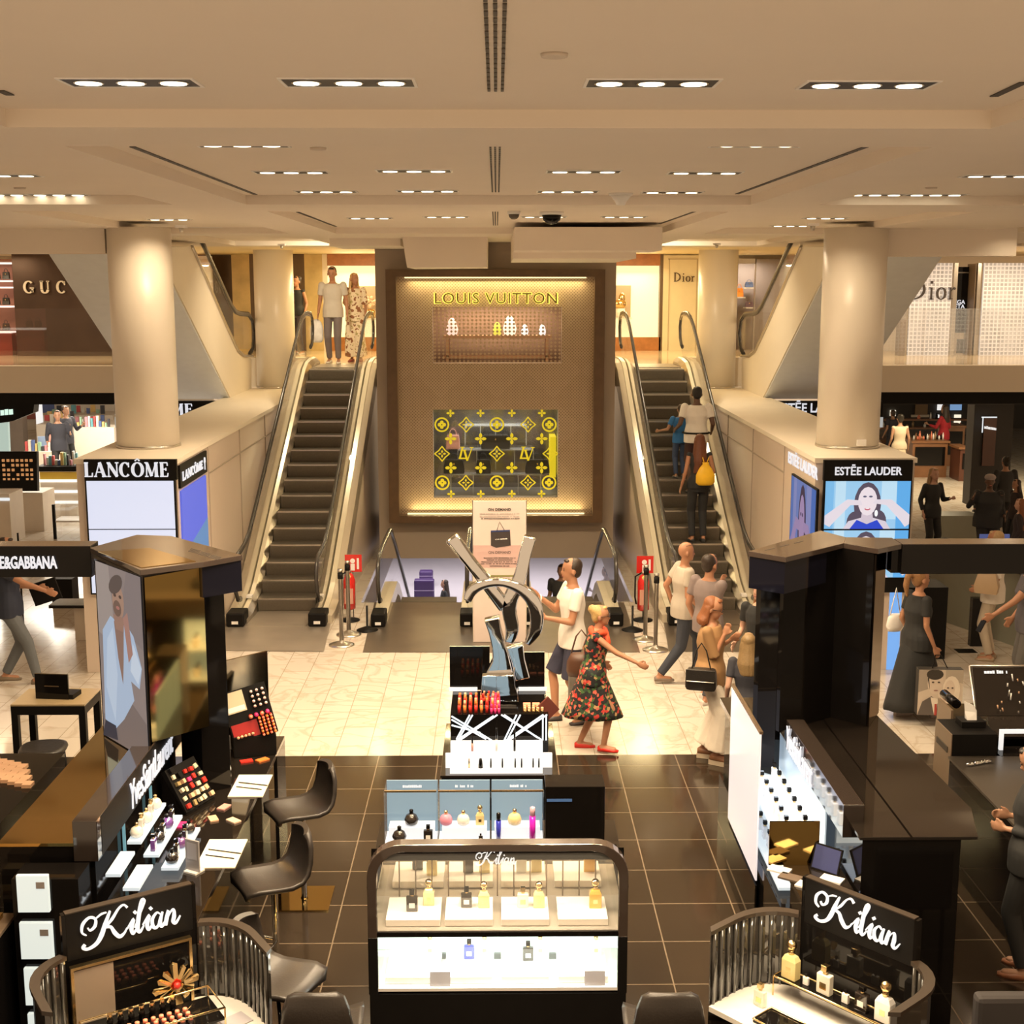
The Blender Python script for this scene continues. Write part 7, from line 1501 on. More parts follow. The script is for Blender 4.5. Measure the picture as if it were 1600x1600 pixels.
# nearer counters of the right hall seen above and below the bar
cab('counter_cabinet', 'pale green grey counter running toward the capped man in the right hall', 1468, 1530, 806, 850, mat('sage_counter', (.30, .31, .25), .3), d=.5, cat='counter')
b = B(); Y = 20.2; p, q = P(1531, 842, Y=Y), P(1578, 835, Y=Y); b.box(p.x, q.x, Y, Y+.03, 0, q.z); obj1('counter_sign', b, emi('navy_sign', (.08, .1, .25), 1), 'small navy lit sign standing on the right hall counter', 'sign')
t = T('sales_counter', 'long sloping pale counter with a brass edge in the right hall below the bar', 'counter', (6.5, 17, 0), world=True)
a, c = P(1388+40, 905, z=1.0), P(1520, 905, z=1.0)
b = B(); p0, p1 = P(1470, 1000, z=0), P(1528, 1010, z=0); b.prism([(p0.x+.1, 19.0, 0), (p0.x+1.0, 16.6, 0), (p0.x+1.5, 16.8, 0), (p0.x+.6, 19.2, 0)], (0, 0, 1.0)); b.build('counter_body', mat('sage_counter', (.30, .31, .25), .3), t)
b = B(); b.prism([(p0.x+.05, 18.95, 1.0), (p0.x+.95, 16.5, 1.0), (p0.x+1.55, 16.75, 1.0), (p0.x+.65, 19.2, 1.0)], (0, 0, .04)); b.build('counter_top', m_blackm, t)
cab('dark_counter', 'black counter behind the woman in black in the right hall', 1399, 1482, 918, 1030, m_blackm, d=.5, cat='counter')
b = B(); p, q = P(1388, 975, Y=15.9), P(1411, 897, Y=15.9); b.box(p.x, q.x, 15.9, 15.95, 0, q.z); o = obj1('blue_light_column', b, emi('blue_column', (.2, .45, .95), 1), 'tall narrow blue lit screen behind the right tower', 'screen')
cab('mirror_stand', 'black framed floor mirror leaning beside the sloping counter at the right', 1516, 1545, 935, 1010, m_black, d=.1, cat='mirror')
b = B(); q = P(1512, 1017, z=.002); b.box(q.x-.15, q.x+.1, q.y-.1, q.y+.1, .001, .004); obj1('floor_socket', b, m_blackm, 'dark floor socket cover in the marble at the right', 'floor socket')
# left hall seen below the sign bar
cab('black_pedestal', 'black footed pedestal standing in the left hall below the sign bar', 82, 112, 905, 944, m_blackm, d=.3, cat='pedestal')
cab('white_pedestal', 'cream pedestal with black trays beside the picture tower in the left hall', 118, 140, 950, 1000, m_wd, d=.5, extra=lambda t, a, c, Y, z: B().box(a-.3, c, Y-.1, Y+.3, z+.02, z+.06).build('black_tray', m_black, t), cat='pedestal')
b = B(); q = P(36, 990, z=0); b.box(q.x, q.x+.02, q.y, q.y+.02, 0, 1.4); obj1('thin_black_post', b, m_blackm, 'thin black upright post behind the man in the navy tee', 'post')
# ================================================================ people
def ik(a, c, l1, l2, pole):
    """middle joint of a two bone limb from a to c bending toward pole; returns mid and (possibly pulled in) end"""
    d = c-a; L = d.length; mx = (l1+l2)*.995
    if L > mx: c = a+d*(mx/L); d = c-a; L = mx
    t = (l1*l1-l2*l2+L*L)/(2*L); h = math.sqrt(max(l1*l1-t*t, 0)); u = d/L
    p = pole-u*pole.dot(u); p = p.normalized() if p.length > 1e-5 else u.orthogonal()
    return a+u*t+p*h, c
def ring(c, rx, ry, n=16, tx=None, ty=None):
    tx = tx or Vector((1, 0, 0)); ty = ty or Vector((0, 1, 0))
    return [c+tx*(rx*math.cos(2*PI*i/n))+ty*(ry*math.sin(2*PI*i/n)) for i in range(n)]
def limb(b, pts, rs, m=0, n=10, ends=True):
    b.tube(pts, rs, n, m)
    if ends:
        b.ell(pts[0], rs[0]*.99, m, 10); b.ell(pts[-1], rs[-1]*.99, m, 10)
def soft(o, voxel=None, it=3):
    if voxel:
        r = o.modifiers.new('union', 'REMESH'); r.mode = 'VOXEL'; r.voxel_size = voxel; r.use_smooth_shade = True
        s = o.modifiers.new('smooth', 'SMOOTH'); s.iterations = it; s.factor = .5
    return o
SKIN = {'l': (.52, .30, .21), 'm': (.38, .20, .12), 'd': (.12, .06, .035), 't': (.42, .20, .11)}
def person(label, x, y, z=0, face=0, h=1.75, sk='m', fem=False, vox=.011, lean=0, pel=None, legs=((0, .0), (0, .0)), hands=((-.02, .03, -.0), (.02, .03, 0)), head=(0, 0), hair=None, hairc=(.05, .03, .02), top=None, topc=(.8, .8, .8),
           bottom=None, botc=(.1, .1, .15), shoes=(.05, .05, .05), extra=None, fat=1., tail=None, skirt_col=None):
    """hands: per side (dx, dy, dz) of the wrist from hanging at rest; legs: per side (dx, dy[, dz]) of the ankle from rest. faces +y locally"""
    s = h/1.75
    t = T('person', label, 'person', (x, y, z), math.radians(face)); t.scale = (s, s, s)
    V = Vector
    skm = mat('skin_'+sk, SKIN[sk], .5, noise=(5, .05))
    pz = pel if pel is not None else .93-.04*min(1, max(abs(legs[0][1]), abs(legs[1][1]))/.35)
    hipc = V((0, 0, pz)); sw = .165 if fem else .195; hw = .088
    Rl = Euler((-lean, 0, 0)).to_matrix()
    up = lambda v: hipc+Rl@V(v)
    chest = up((0, .0, .33)); neck = up((0, -.005, .53)); hd = up((0, .02, .68))
    ankles, knees, hips = [], [], []
    for k, sx in enumerate((-1, 1)):
        hip = hipc+V((sx*hw, 0, -.02)); lg = legs[k]; a = V((sx*.09+lg[0], lg[1]-.01, .085+(lg[2] if len(lg) > 2 else 0)))
        kn, a = ik(hip, a, .43, .42, V((sx*.04, 1, 0))); hips.append(hip); knees.append(kn); ankles.append(a)
    shs, els, wrs = [], [], []
    for k, sx in enumerate((-1, 1)):
        sh = up((sx*sw, -.005, .475)); w = V((sx*(sw+.06)+hands[k][0], .04+hands[k][1], pz-.02+hands[k][2]))
        el, w = ik(sh, w, .285, .255, V((sx*.2, -.7, -.8))); shs.append(sh); els.append(el); wrs.append(w)
    f = fat; wst = (.115 if fem else .145)*f
    tor = [(-.1, .13*f, .1*f), (0, (.155 if fem else .155)*f, .112*f), (.12, wst*1.08, .1*f), (.2, wst, .095*f), (.33, (.14 if fem else .165)*f, .115*f), (.43, sw*.88, .1), (.49, sw*.62, .075), (.53, .062, .06)]
    tx = V((1, 0, 0)); ty = Rl@V((0, 1, 0))
    def torso(b, infl, z0=-.1, z1=.53, m=0):
        rr = []
        N = 14
        for i in range(N+1):
            zz = z0+(z1-z0)*i/N; zc_ = max(zz, -.1)
            for q in range(len(tor)-1):
                if tor[q][0] <= zc_ <= tor[q+1][0]+1e-6:
                    u = (zc_-tor[q][0])/(tor[q+1][0]-tor[q][0]); rx = tor[q][1]+(tor[q+1][1]-tor[q][1])*u; ry = tor[q][2]+(tor[q+1][2]-tor[q][2])*u; break
            if infl > .015 and zz < .14: q_ = min(1, (.14-zz)/.1); rx, ry = rx+(max(.176*f, rx)-rx)*q_, ry+(max(.125*f, ry)-ry)*q_
            rr.append(ring(up((0, 0, zz)), rx+infl, ry+infl, 18, tx, ty))
        b.loft(rr, m)
    # body: one continuous skin surface
    b = B(); torso(b, 0)
    hr = Euler((math.radians(head[1]), 0, math.radians(head[0]))).to_matrix(); H_ = lambda v: hd+hr@V(v)
    limb(b, [up((0, -.01, .47)), H_((0, -.01, -.06))], [.058 if not fem else .05, .052 if not fem else .045])
    ro = (math.radians(head[1]), 0, math.radians(head[0]))
    b.ell(H_((0, -.01, .03)), (.077, .097, .1), 0, 16, ro); b.ell(H_((0, .022, -.035)), (.057, .066, .075), 0, 14, ro)
    b.ell(H_((0, .088, -.02)), (.014, .022, .02), 0, 8, ro); b.ell(H_((0, .078, .01)), (.011, .018, .03), 0, 8, ro); b.ell(H_((0, .062, -.085)), (.024, .024, .018), 0, 8, ro)
    for sx in (-1, 1): b.ell(H_((sx*.08, -.012, -.01)), (.013, .022, .034), 0, 8, ro)
    for k, sx in enumerate((-1, 1)):
        limb(b, [shs[k], els[k]], [.05*f if not fem else .041, .038 if not fem else .033]); limb(b, [els[k], wrs[k]], [.038 if not fem else .033, .025 if not fem else .022])
        limb(b, [hips[k], knees[k]], [.08*f, .046]); mid = knees[k].lerp(ankles[k], .3)+V((0, -.012, 0)); limb(b, [knees[k], mid, ankles[k]], [.045, .05, .034])
        fd = V((sx*.12, 1, 0)).normalized(); limb(b, [ankles[k]+V((0, -.03, -.045)), ankles[k]+fd*.12+V((0, 0, -.06))], [.034, .03])
        # hand: palm, four fingers, thumb
        d = (wrs[k]-els[k]).normalized(); fw_ = V((0, 1, 0)) if abs(d.y) < .8 else V((0, 0, 1)); a_ = (fw_-d*fw_.dot(d)).normalized(); n_ = d.cross(a_)*(-sx)
        pc = wrs[k]+d*.045; b.loft([ring(wrs[k]+d*q_, w_, .015, 10, a_, n_) for q_, w_ in ((0, .022), (.03, .036), (.07, .04), (.088, .038))])
        for q_ in range(4):
            L3 = (.062, .072, .068, .052)[q_]; r0 = wrs[k]+d*.075+a_*(.03-.02*q_); m1 = r0+d*L3*.55+n_*-.004*0; e1 = m1+d*L3*.38-n_*(-.022); b.tube([r0, m1, e1], [.0095, .009, .008], 6)
        r0 = wrs[k]+d*.025+a_*.03; b.tube([r0, r0+d*.03+a_*.022, r0+d*.062+a_*.03], [.012, .011, .009], 6)
    soft(b.build('body', skm, t), vox, 2)
    # face details
    b = B()
    for sx in (-1, 1): b.ell(H_((sx*.03, .0785, .012)), (.009, .005, .0045), 0, 8, ro)
    b.build('eyes', mat('eye_dark', (.02, .015, .012), .3), t)
    b = B()
    for sx in (-1, 1): b.ell(H_((sx*.032, .0795, .034)), (.016, .005, .0025), 0, 6, ro)
    b.build('eyebrows', mat('brow', (.05, .03, .02), .6), t)
    b = B(); b.ell(H_((0, .083, -.055)), (.022, .007, .007), 0, 8, ro); b.build('lips', mat('lip_skin', (.42, .12, .09), .4), t)
    # hair
    hm = mat('hair_%02d%02d%02d' % tuple(int(c*99) for c in hairc), hairc, .5, noise=(60, .25), bump=(90, .3))
    if hair and hair != 'bald':
        b = B()
        b.ell(H_((0, -.038, .052)), (.081, .086, .08), 0, 16, ro); b.ell(H_((0, -.055, .0)), (.076, .06, .085), 0, 12, ro)
        for sx in (-1, 1): b.ell(H_((sx*.066, -.022, .035)), (.02, .042, .04), 0, 8, ro)
        b.ell(H_((0, .04, .1)), (.058, .034, .022), 0, 8, ro)
        if hair in ('long', 'bob', 'vlong'):
            L_ = {'bob': .1, 'long': .26, 'vlong': .42}[hair]
            for q_ in range(9):
                a = PI*(1.0+q_/8) ; p0 = H_((.068*math.cos(a), .07*math.sin(a)*.9-.03, .02)); p1 = H_((.074*math.cos(a), .07*math.sin(a)-.035, -.08)); p2 = p1+V((.02*math.cos(a), -.03, -L_*.5)); p3 = p2+V((0, -.01, -L_*.5)); b.tube([p0, p1, p2, p3], [.027, .03, .03, .016], 8)
            for sx in (-1, 1): p0 = H_((sx*.066, -.02, .06)); b.tube([p0, H_((sx*.08, -.03, -.05)), H_((sx*.08, -.02, -.12))+V((0, 0, -L_*.4))], [.02, .022, .016], 8)
        if hair == 'pony': b.tube([H_((0, -.1, .06)), H_((0, -.17, .05)), H_((0, -.19, -.06)), H_((0, -.17, -.2))], [.03, .04, .036, .012], 8)
        if hair == 'updo': b.ell(H_((0, -.1, .08)), .055, 0, 10)
        soft(b.build('hair', hm, t), .012, 3)
    # top
    tm = mat('cloth_%02d%02d%02d' % tuple(int(c*99) for c in topc), topc, .8, noise=(8, .1), bump=(14, .25)) if not isinstance(topc, bpy.types.Material) else topc
    bm_ = mat('cloth_%02d%02d%02d' % tuple(int(c*99) for c in botc), botc, .8, noise=(8, .12), bump=(14, .25)) if not isinstance(botc, bpy.types.Material) else botc
    if top:
        sl, hem = {'tee': (.62, -.1), 'polo': (.6, -.1), 'long': (1.8, -.12), 'tank': (0, -.06), 'loose': (.75, -.16), 'blouse': (1.0, -.14), 'dress': (.12, -.1)}[top]
        b = B(); torso(b, .017 if top not in ('loose', 'blouse') else .03, hem, .505)
        for k, sx in enumerate((-1, 1)):
            b.ell(shs[k], (.058 if fem else .067)*(1 if sl else .8), 0, 12)
            if sl:
                e = shs[k].lerp(els[k], min(sl, 1)); r1 = (.05 if fem else .06) if sl <= 1 else .048
                b.tube([shs[k], e], [(.056 if fem else .066), r1+(.012 if top == 'blouse' else 0)], 12)
                if sl > 1: b.ell(els[k], .048, 0, 10); b.tube([els[k], els[k].lerp(wrs[k], min(sl-1, 1))], [.047, .036], 12)
        soft(b.build('dress' if top == 'dress' else ('shirt' if top != 'long' else 'jacket'), tm, t), vox, 2)
        if top == 'polo': b = B(); b.lathe([(.066, 0), (.072, .025), (.058, .03)], up((0, 0, .49)), 14); b.build('collar', tm, t)
    if bottom:
        if bottom in ('jeans', 'trousers', 'shorts', 'wide'):
            b = B(); torso(b, .01, -.12, .06)
            for k, sx in enumerate((-1, 1)):
                w0 = .09*f; kn_r = .07 if bottom != 'wide' else .11
                b.ell(hips[k], w0, 0, 12)
                if bottom == 'shorts': b.tube([hips[k], hips[k].lerp(knees[k], .95)], [w0, .088], 12)
                else:
                    fr_ = 1. if bottom != 'wide' else .93; an = knees[k].lerp(ankles[k], fr_*.98)
                    b.tube([hips[k], knees[k]], [w0, kn_r], 12); b.ell(knees[k], kn_r, 0, 10); b.tube([knees[k], an], [kn_r, .052 if bottom != 'wide' else .14], 12)
            soft(b.build({'jeans': 'jeans', 'trousers': 'trousers', 'shorts': 'shorts', 'wide': 'wide_trousers'}[bottom], bm_, t), vox, 2)
        if bottom in ('skirt', 'maxi'):
            zl2 = .42 if bottom == 'skirt' else .12; fw2 = (ankles[0]+ankles[1])/2; rr = []
            for q_ in range(9):
                u = q_/8; zz = pz+.04+(zl2-pz-.04)*u; spread = abs(legs[0][1]-legs[1][1])*.6*u; rr.append([V((c.x, c.y, c.z)) + V((.012*math.sin(i*1.9)*u, .012*math.cos(i*2.3)*u, 0)) for i, c in enumerate(ring(V((0, fw2.y*u*.4, zz)), .15*f+.06*u, .12*f+.05*u+spread, 24))])
            b = B(); b.loft(rr); b.build('skirt', bm_, t)
    if shoes:
        shm = mat('shoe_%02d%02d%02d' % tuple(int(c*99) for c in shoes[:3]), shoes[:3], .4)
        for k, sx in enumerate((-1, 1)):
            fd = V((sx*.12, 1, 0)).normalized(); sd = V((fd.y, -fd.x, 0)); a = ankles[k]+V((0, 0, -.085))
            lift = ankles[k].z-.085
            b = B(); rr = []
            for q_, w_, hh in ((-.07, .026, .05), (-.055, .036, .062), (0, .04, .06), (.07, .046, .045), (.13, .044, .032), (.17, .026, .022)):
                c = a+fd*q_; rr.append([c+sd*(w_*math.cos(v_))+V((0, 0, (hh if math.sin(v_) > 0 else .002)*abs(math.sin(v_))**.6)) for v_ in [2*PI*i/12 for i in range(12)]])
            b.loft(rr); o = b.build('shoe', shm, t)
            if len(shoes) > 3: b = B(); b.loft([[a+fd*q_+sd*(w_)+V((0, 0, z_)) for w_, z_ in ((-.045*e_, 0), (.045*e_, 0), (.045*e_, -shoes[3]), (-.045*e_, -shoes[3]))] for q_, e_ in ((-.075, .8), (.08, 1.1), (.175, .6))], 0, False); b.build('shoe_sole', mat('sole_beige', (.45, .36, .26), .6), t)
    t['_'] = 0; del t['_']
    J = dict(t=t, H=H_, up=up, wr=wrs, el=els, sh=shs, hip=hips, kn=knees, an=ankles, ro=ro, pz=pz, s=s)
    if extra: extra(J)
    return J
def glasses(J, dark=False, on_head=False):
    b = B(); H_ = J['H']; m = mat('glasses_frame', (.03, .02, .02), .3); dy, dz = (0, .0) if not on_head else (-.035, .085)
    for sx in (-1, 1):
        c = H_((sx*.032, .094+dy, .01+dz))
        if dark: b.ell(c, (.026, .008, .019), 0, 10, J['ro'])
        else: b.tube([H_((sx*.032+.024*math.cos(a), .097+dy, .01+dz+.017*math.sin(a))) for a in [2*PI*i/10 for i in range(10)]], .0025, 5, closed=True)
        b.rod(H_((sx*.056, .09+dy, .015+dz)), H_((sx*.082, .0+dy, .01+dz)), .003, n=5)
    b.rod(H_((-.01, .098+dy, .015+dz)), H_((.01, .098+dy, .015+dz)), .003, n=5)
    b.build('sunglasses' if dark or on_head else 'glasses', m, J['t'])
def gp(px, py, z=0):
    return P(px, py, z=z)
def held(name, label, cat, b, m, J, pos, rot=(0, 0, 0), bev=0):
    """an object held by or hanging on a person: its own thing, placed at a local position of the person"""
    o = b.build(name, m, label=label, cat=cat, bev=bev); t = J['t']
    M = Matrix.LocRotScale(t.location, t.rotation_euler, t.scale) @ Matrix.Translation(Vector(pos)) @ Euler(rot).to_matrix().to_4x4(); o.matrix_world = M
    return o
Vc = Vector
# 1 man in white polo
q = gp(893, 1128)
J = person('man in a white polo and navy shorts walking left while holding up a pale phone', q.x, q.y, 0, 100, 1.86, 't', hands=((.06, .27, .27), (-.06, .27, .4)), legs=((.02, -.12), (0, .16)), hair='short', hairc=(.035, .02, .012), top='polo', topc=(.80, .76, .70), bottom='shorts', botc=(.04, .04, .07), shoes=(.05, .04, .04, .02))
w = J['wr'][1]; b = B(); b.box(-.035, .035, -.004, .004, -.07, .07); held('mobile_phone', 'pale mobile phone held up by the man in the white polo', 'phone', b, m_white, J, w+Vc((0, .15, .085)), (-1.0, 0, 0), .003)
b = B(); w0 = J['wr'][1]-(J['wr'][1]-J['el'][1])*.12; b.tube([w0+Vc((.03*math.cos(a), 0, .03*math.sin(a))) for a in [2*PI*i/12 for i in range(12)]], .009, 6, closed=True); b.build('wrist_watch', m_white, J['t'])
b = B(); b.box(-.03, .03, -.14, .14, -.36, 0); held('shopping_bag', 'grey paper shopping bag hanging beside the man in the white polo', 'bag', b, mat('grey_paper', (.2, .18, .15), .7), J, J['hip'][0]+Vc((-.16, -.05, -.28)))
# 2 blonde woman, floral dress
def floral():
    m = bpy.data.materials.new('floral_print'); m.use_nodes = True; nt = m.node_tree; bs = nt.nodes['Principled BSDF']; L = nt.links.new
    tc = nt.nodes.new('ShaderNodeTexCoord'); v = nt.nodes.new('ShaderNodeTexVoronoi'); v.inputs['Scale'].default_value = 30; L(tc.outputs['Object'], v.inputs['Vector'])
    rp = nt.nodes.new('ShaderNodeValToRGB'); rp.color_ramp.interpolation = 'CONSTANT'; e = rp.color_ramp.elements
    e[0].position = 0; e[0].color = (.015, .015, .015, 1); e[1].position = .36; e[1].color = (.06, .13, .04, 1)
    for p_, c_ in ((.5, (.5, .04, .03, 1)), (.6, (.02, .02, .02, 1)), (.72, (.45, .28, .12, 1)), (.8, (.03, .06, .03, 1)), (.9, (.55, .12, .08, 1))): x_ = e.new(p_); x_.color = c_
    sp = nt.nodes.new('ShaderNodeSeparateColor'); L(v.outputs['Color'], sp.inputs[0]); L(sp.outputs[0], rp.inputs[0]); L(rp.outputs[0], bs.inputs['Base Color']); bs.inputs['Roughness'].default_value = .8
    return m
m_floral = floral()
q = gp(925, 1172)
J = person('blonde woman in a dark floral dress, orange scarf and red flats walking right', q.x, q.y, 0, -98, 1.56, 't', True, hands=((.0, .05, .1), (.04, .5, .22)), legs=((0, -.13), (0, .15, .03)), lean=.1, hair='updo', hairc=(.5, .32, .12), top='dress', topc=m_floral, bottom='skirt', botc=m_floral, shoes=(.6, .02, .01), fat=1.12)
glasses(J, True)
b = B(); b.tube([J['up']((.1*math.cos(a), .085*math.sin(a)+.01, .5+.02*math.sin(3*a))) for a in [2*PI*i/14 for i in range(14)]], .036, 8, closed=True); b.tube([J['up']((.03, .09, .49)), J['up']((.05, .13, .4)), J['up']((.04, .13, .3))], [.04, .035, .015], 8); b.build('scarf', mat('orange_scarf', (.75, .09, .03), .7), J['t'])
b = B(); rr = []
for z_, k in ((-.02, .9), (.05, 1.05), (.16, 1), (.26, .7)): rr.append(ring(Vc((0, 0, z_)), .06*k, .17*k, 14))
b.loft(rr); b.tube([(0, -.12, .24), (0, -.06, .46), (0, 0, .54), (0, .07, .45), (0, .12, .24)], .01, 6)
held('shoulder_bag', 'brown leather shoulder bag carried by the blonde woman in the floral dress', 'bag', b, mat('brown_leather', (.10, .045, .025), .4), J, J['hip'][0]+Vc((-.25, -.16, -.1)))
# 3 woman in tan shirt
q = gp(1106, 1188)
J = person('auburn haired woman in a tan shirt and white wide trousers with a black bag', q.x, q.y, .05, -112, 1.66, 't', True, hands=((.2, .16, .38), (-.12, .12, .46)), legs=((.02, -.05), (.0, .12)), head=(0, -14), hair='bob', hairc=(.24, .085, .03), top='blouse', topc=(.34, .19, .08), bottom='wide', botc=(.68, .6, .5), shoes=(.25, .11, .05, .05), fat=1.05)
glasses(J)
b = B(); rr = []
for z_, k in ((0, .95), (.03, 1.05), (.12, 1.04), (.2, .98), (.22, .9)): rr.append([(x_*.15*k, y_*.06*k, z_) for x_, y_ in ((-1, -.7), (-.8, -1), (.8, -1), (1, -.7), (1, .7), (.8, 1), (-.8, 1), (-1, .7))])
b.loft(rr); b.box(-.15, .15, -.072, -.06, .1, .22)
b.tube([(-.1, 0, .2), (-.05, -.03, .42), (0, -.04, .5), (.05, -.03, .42), (.1, 0, .2)], .008, 6)
b.tube([(-.14, -.075, .1), (.14, -.075, .1)], .006, 6, 1)
held('shoulder_bag', 'glossy black leather shoulder bag on the hip of the woman in the tan shirt', 'bag', b, [m_leath, m_steel], J, J['hip'][1]+Vc((.23, -.02, -.08)), (0, 0, PI/2+.1), .008)
# 4 bald man, 5 man in grey tee
q = gp(1066, 1062)
J = person('bald man with sunglasses on his head, pale polo and jeans, striding right', q.x, q.y, 0, -80, 1.74, 't', hands=((0, -.1, .02), (0, .12, .05)), legs=((0, .22), (.0, -.3, .03)), hair='bald', top='polo', topc=(.45, .39, .32), bottom='jeans', botc=(.035, .04, .055), shoes=(.22, .17, .13), fat=1.12)
glasses(J, False, True)
q = gp(1103, 1094)
J = person('man in a grey brown tee seen from behind beside the bald man', q.x, q.y, 0, -50, 1.74, 't', hands=((0, .02, 0), (-.22, .12, .45)), legs=((0, .08), (.02, -.12)), hair='short', hairc=(.03, .018, .012), top='tee', topc=(.22, .17, .16), bottom='jeans', botc=(.04, .04, .05), shoes=(.6, .55, .5), fat=1.05)
# 6 girl with sunglasses on her head, 7 long blonde hair seen from behind
q = Vector((PX(1189, 13.7, 1.5), 13.7, 0))
J = person('young woman in black with sunglasses on her head, half behind the right tower', q.x, q.y, 0, 150, 1.66, 'l', True, hands=((.0, .06, .05), (.0, .12, .1)), head=(-20, 0), hair='long', hairc=(.25, .12, .05), top='tee', topc=(.02, .02, .02), bottom='jeans', botc=(.03, .03, .04), shoes=(.05, .04, .04))
glasses(J, True, True)
q = Vector((PX(1170, 12.15, 1.3), 12.15, 0))
J = person('long haired girl seen from behind in black shorts beside the frosted panel', q.x, q.y, 0, -10, 1.48, 'l', True, hands=((0, .04, .02), (0, .04, .02)), hair='long', hairc=(.22, .14, .06), top='tee', topc=(.03, .03, .035), bottom='shorts', botc=(.03, .03, .045), shoes=(.06, .05, .05))
# escalator riders on the right stairs
def esc_at(px, py, sx=1):
    """point on the stair slope seen at a pixel"""
    best = None; y = 19.0
    while y < 24.5:
        p = P(px, py, Y=y); e = abs(p.z-(zs(y)+.12))
        if best is None or e < best[0]: best = (e, y, p)
        y += .02
    y = best[1]; k = round((y-18.95)/(ZM/16/SL)-.45); k = max(k, 0); yy = 18.95+(k+.5)*ZM/16/SL; return Vc((PX(px, yy, ZM/16*(k+1)), yy, ZM/16*(k+1)+.004))
q = esc_at(1090, 843)
J = person('woman with long auburn hair in black riding up the right moving stairs', q.x, q.y, q.z, 4, 1.68, 't', True, hands=((-.04, .02, -.02), (.0, .12, .1)), hair='vlong', hairc=(.13, .04, .015), top='tank', topc=(.02, .02, .022), bottom='jeans', botc=(.02, .02, .022), shoes=(.03, .03, .03))
b = B(); b.loft([ring(Vc((0, 0, z_)), .15*k, .07*k, 16) for z_, k in ((0, .75), (.04, 1), (.16, 1), (.26, .7), (.34, .3), (.36, .4))]); b.tube([(-.02, 0, .35), (-.05, .0, .44)], .008, 6); b.tube([(.02, 0, .35), (.05, .0, .44)], .008, 6)
held('drawstring_bag', 'yellow drawstring bag on the back of the auburn haired woman', 'bag', b, mat('yellow_nylon', (.85, .5, .02), .5, noise=(9, .15)), J, J['up']((.05, -.235, .02)))
q = esc_at(1086, 762)
J = person('man in a white tee with a waist bag riding up the right stairs', q.x, q.y, q.z, 0, 1.72, 'd', hands=((-.06, .12, .12), (.02, .1, .1)), hair='short', hairc=(.012, .01, .01), top='tee', topc=(.78, .74, .68), bottom='shorts', botc=(.05, .02, .02), shoes=(.1, .1, .1), fat=1.05)
b = B(); b.tube([Vc((.218*math.cos(a), .165*math.sin(a), J['pz']+.06)) for a in [2*PI*i/18 for i in range(18)]], .014, 8, closed=True); held('waist_bag', 'dark strap of a waist bag round the man in the white tee', 'bag', b, m_blackm, J, (0, 0, 0))
q = esc_at(1062, 735)
person('child in a blue tee reaching out, riding up the right moving stairs beside the man', q.x, q.y, q.z, 10, 1.2, 'm', hands=((-.22, .1, .2), (-.1, .2, .42)), hair='short', hairc=(.05, .03, .02), top='tee', topc=(.03, .16, .42), bottom='jeans', botc=(.05, .08, .16), shoes=(.15, .15, .15), vox=.014)
# arriving couple on the left
q = Vector((PX(521, 25.75, ZM+.8), 25.75, ZM))
J = person('man in a pale grey tee arriving at the top of the left moving stairs', q.x, q.y, ZM+.002, 178, 1.84, 't', hands=((-.01, .0, -.02), (.0, .04, 0)), head=(0, -12), legs=((0, .06), (0, -.06)), hair='short', hairc=(.02, .015, .012), top='tee', topc=(.55, .50, .44), bottom='trousers', botc=(.17, .14, .14), shoes=(.75, .7, .62))
b = B(); b.loft([ring(Vc((0, 0, z_)), .12*k, .07*k, 14) for z_, k in ((0, .7), (.06, 1), (.25, 1), (.36, .75), (.42, .3))]); held('plastic_bag', 'white patterned carrier bag in the hand of the arriving man', 'bag', b, mat('white_bag', (.8, .75, .72), .5, noise=(9, .4)), J, J['wr'][1]+Vc((.035, .0, -.53)))
def mottled():
    m = bpy.data.materials.new('cream_floral_print'); m.use_nodes = True; nt = m.node_tree; bs = nt.nodes['Principled BSDF']; L = nt.links.new
    tc = nt.nodes.new('ShaderNodeTexCoord'); v = nt.nodes.new('ShaderNodeTexNoise'); v.inputs['Scale'].default_value = 12; L(tc.outputs['Object'], v.inputs['Vector'])
    rp = nt.nodes.new('ShaderNodeValToRGB'); rp.color_ramp.interpolation = 'CONSTANT'; e = rp.color_ramp.elements; e[0].position = 0; e[0].color = (.3, .13, .06, 1); e[1].position = .42; e[1].color = (.85, .74, .56, 1)
    x_ = e.new(.62); x_.color = (.45, .38, .16, 1); L(v.outputs['Fac'], rp.inputs[0]); L(rp.outputs[0], bs.inputs['Base Color']); bs.inputs['Roughness'].default_value = .8
    return m
m_mot = mottled()
J = person('blonde woman in a cream floral blouse and trousers arriving beside the man', PX(556, 26.25, ZM+.8), 26.25, ZM+.002, 172, 1.72, 't', True, hands=((.0, .05, -.02), (-.06, .2, .26)), head=(40, 0), hair='long', hairc=(.6, .4, .18), top='blouse', topc=m_mot, bottom='wide', botc=m_mot, shoes=(.3, .05, .04))
q = P(466, 548, z=ZM)
person('woman in a black off shoulder top beside the left far column upstairs', PX(466, 28.9, 4), 28.9, ZM, 150, 1.68, 't', True, hair='updo', hairc=(.02, .015, .012), top='tank', topc=(.02, .02, .02), bottom='jeans', botc=(.06, .05, .06), shoes=(.5, .45, .4), vox=.014)
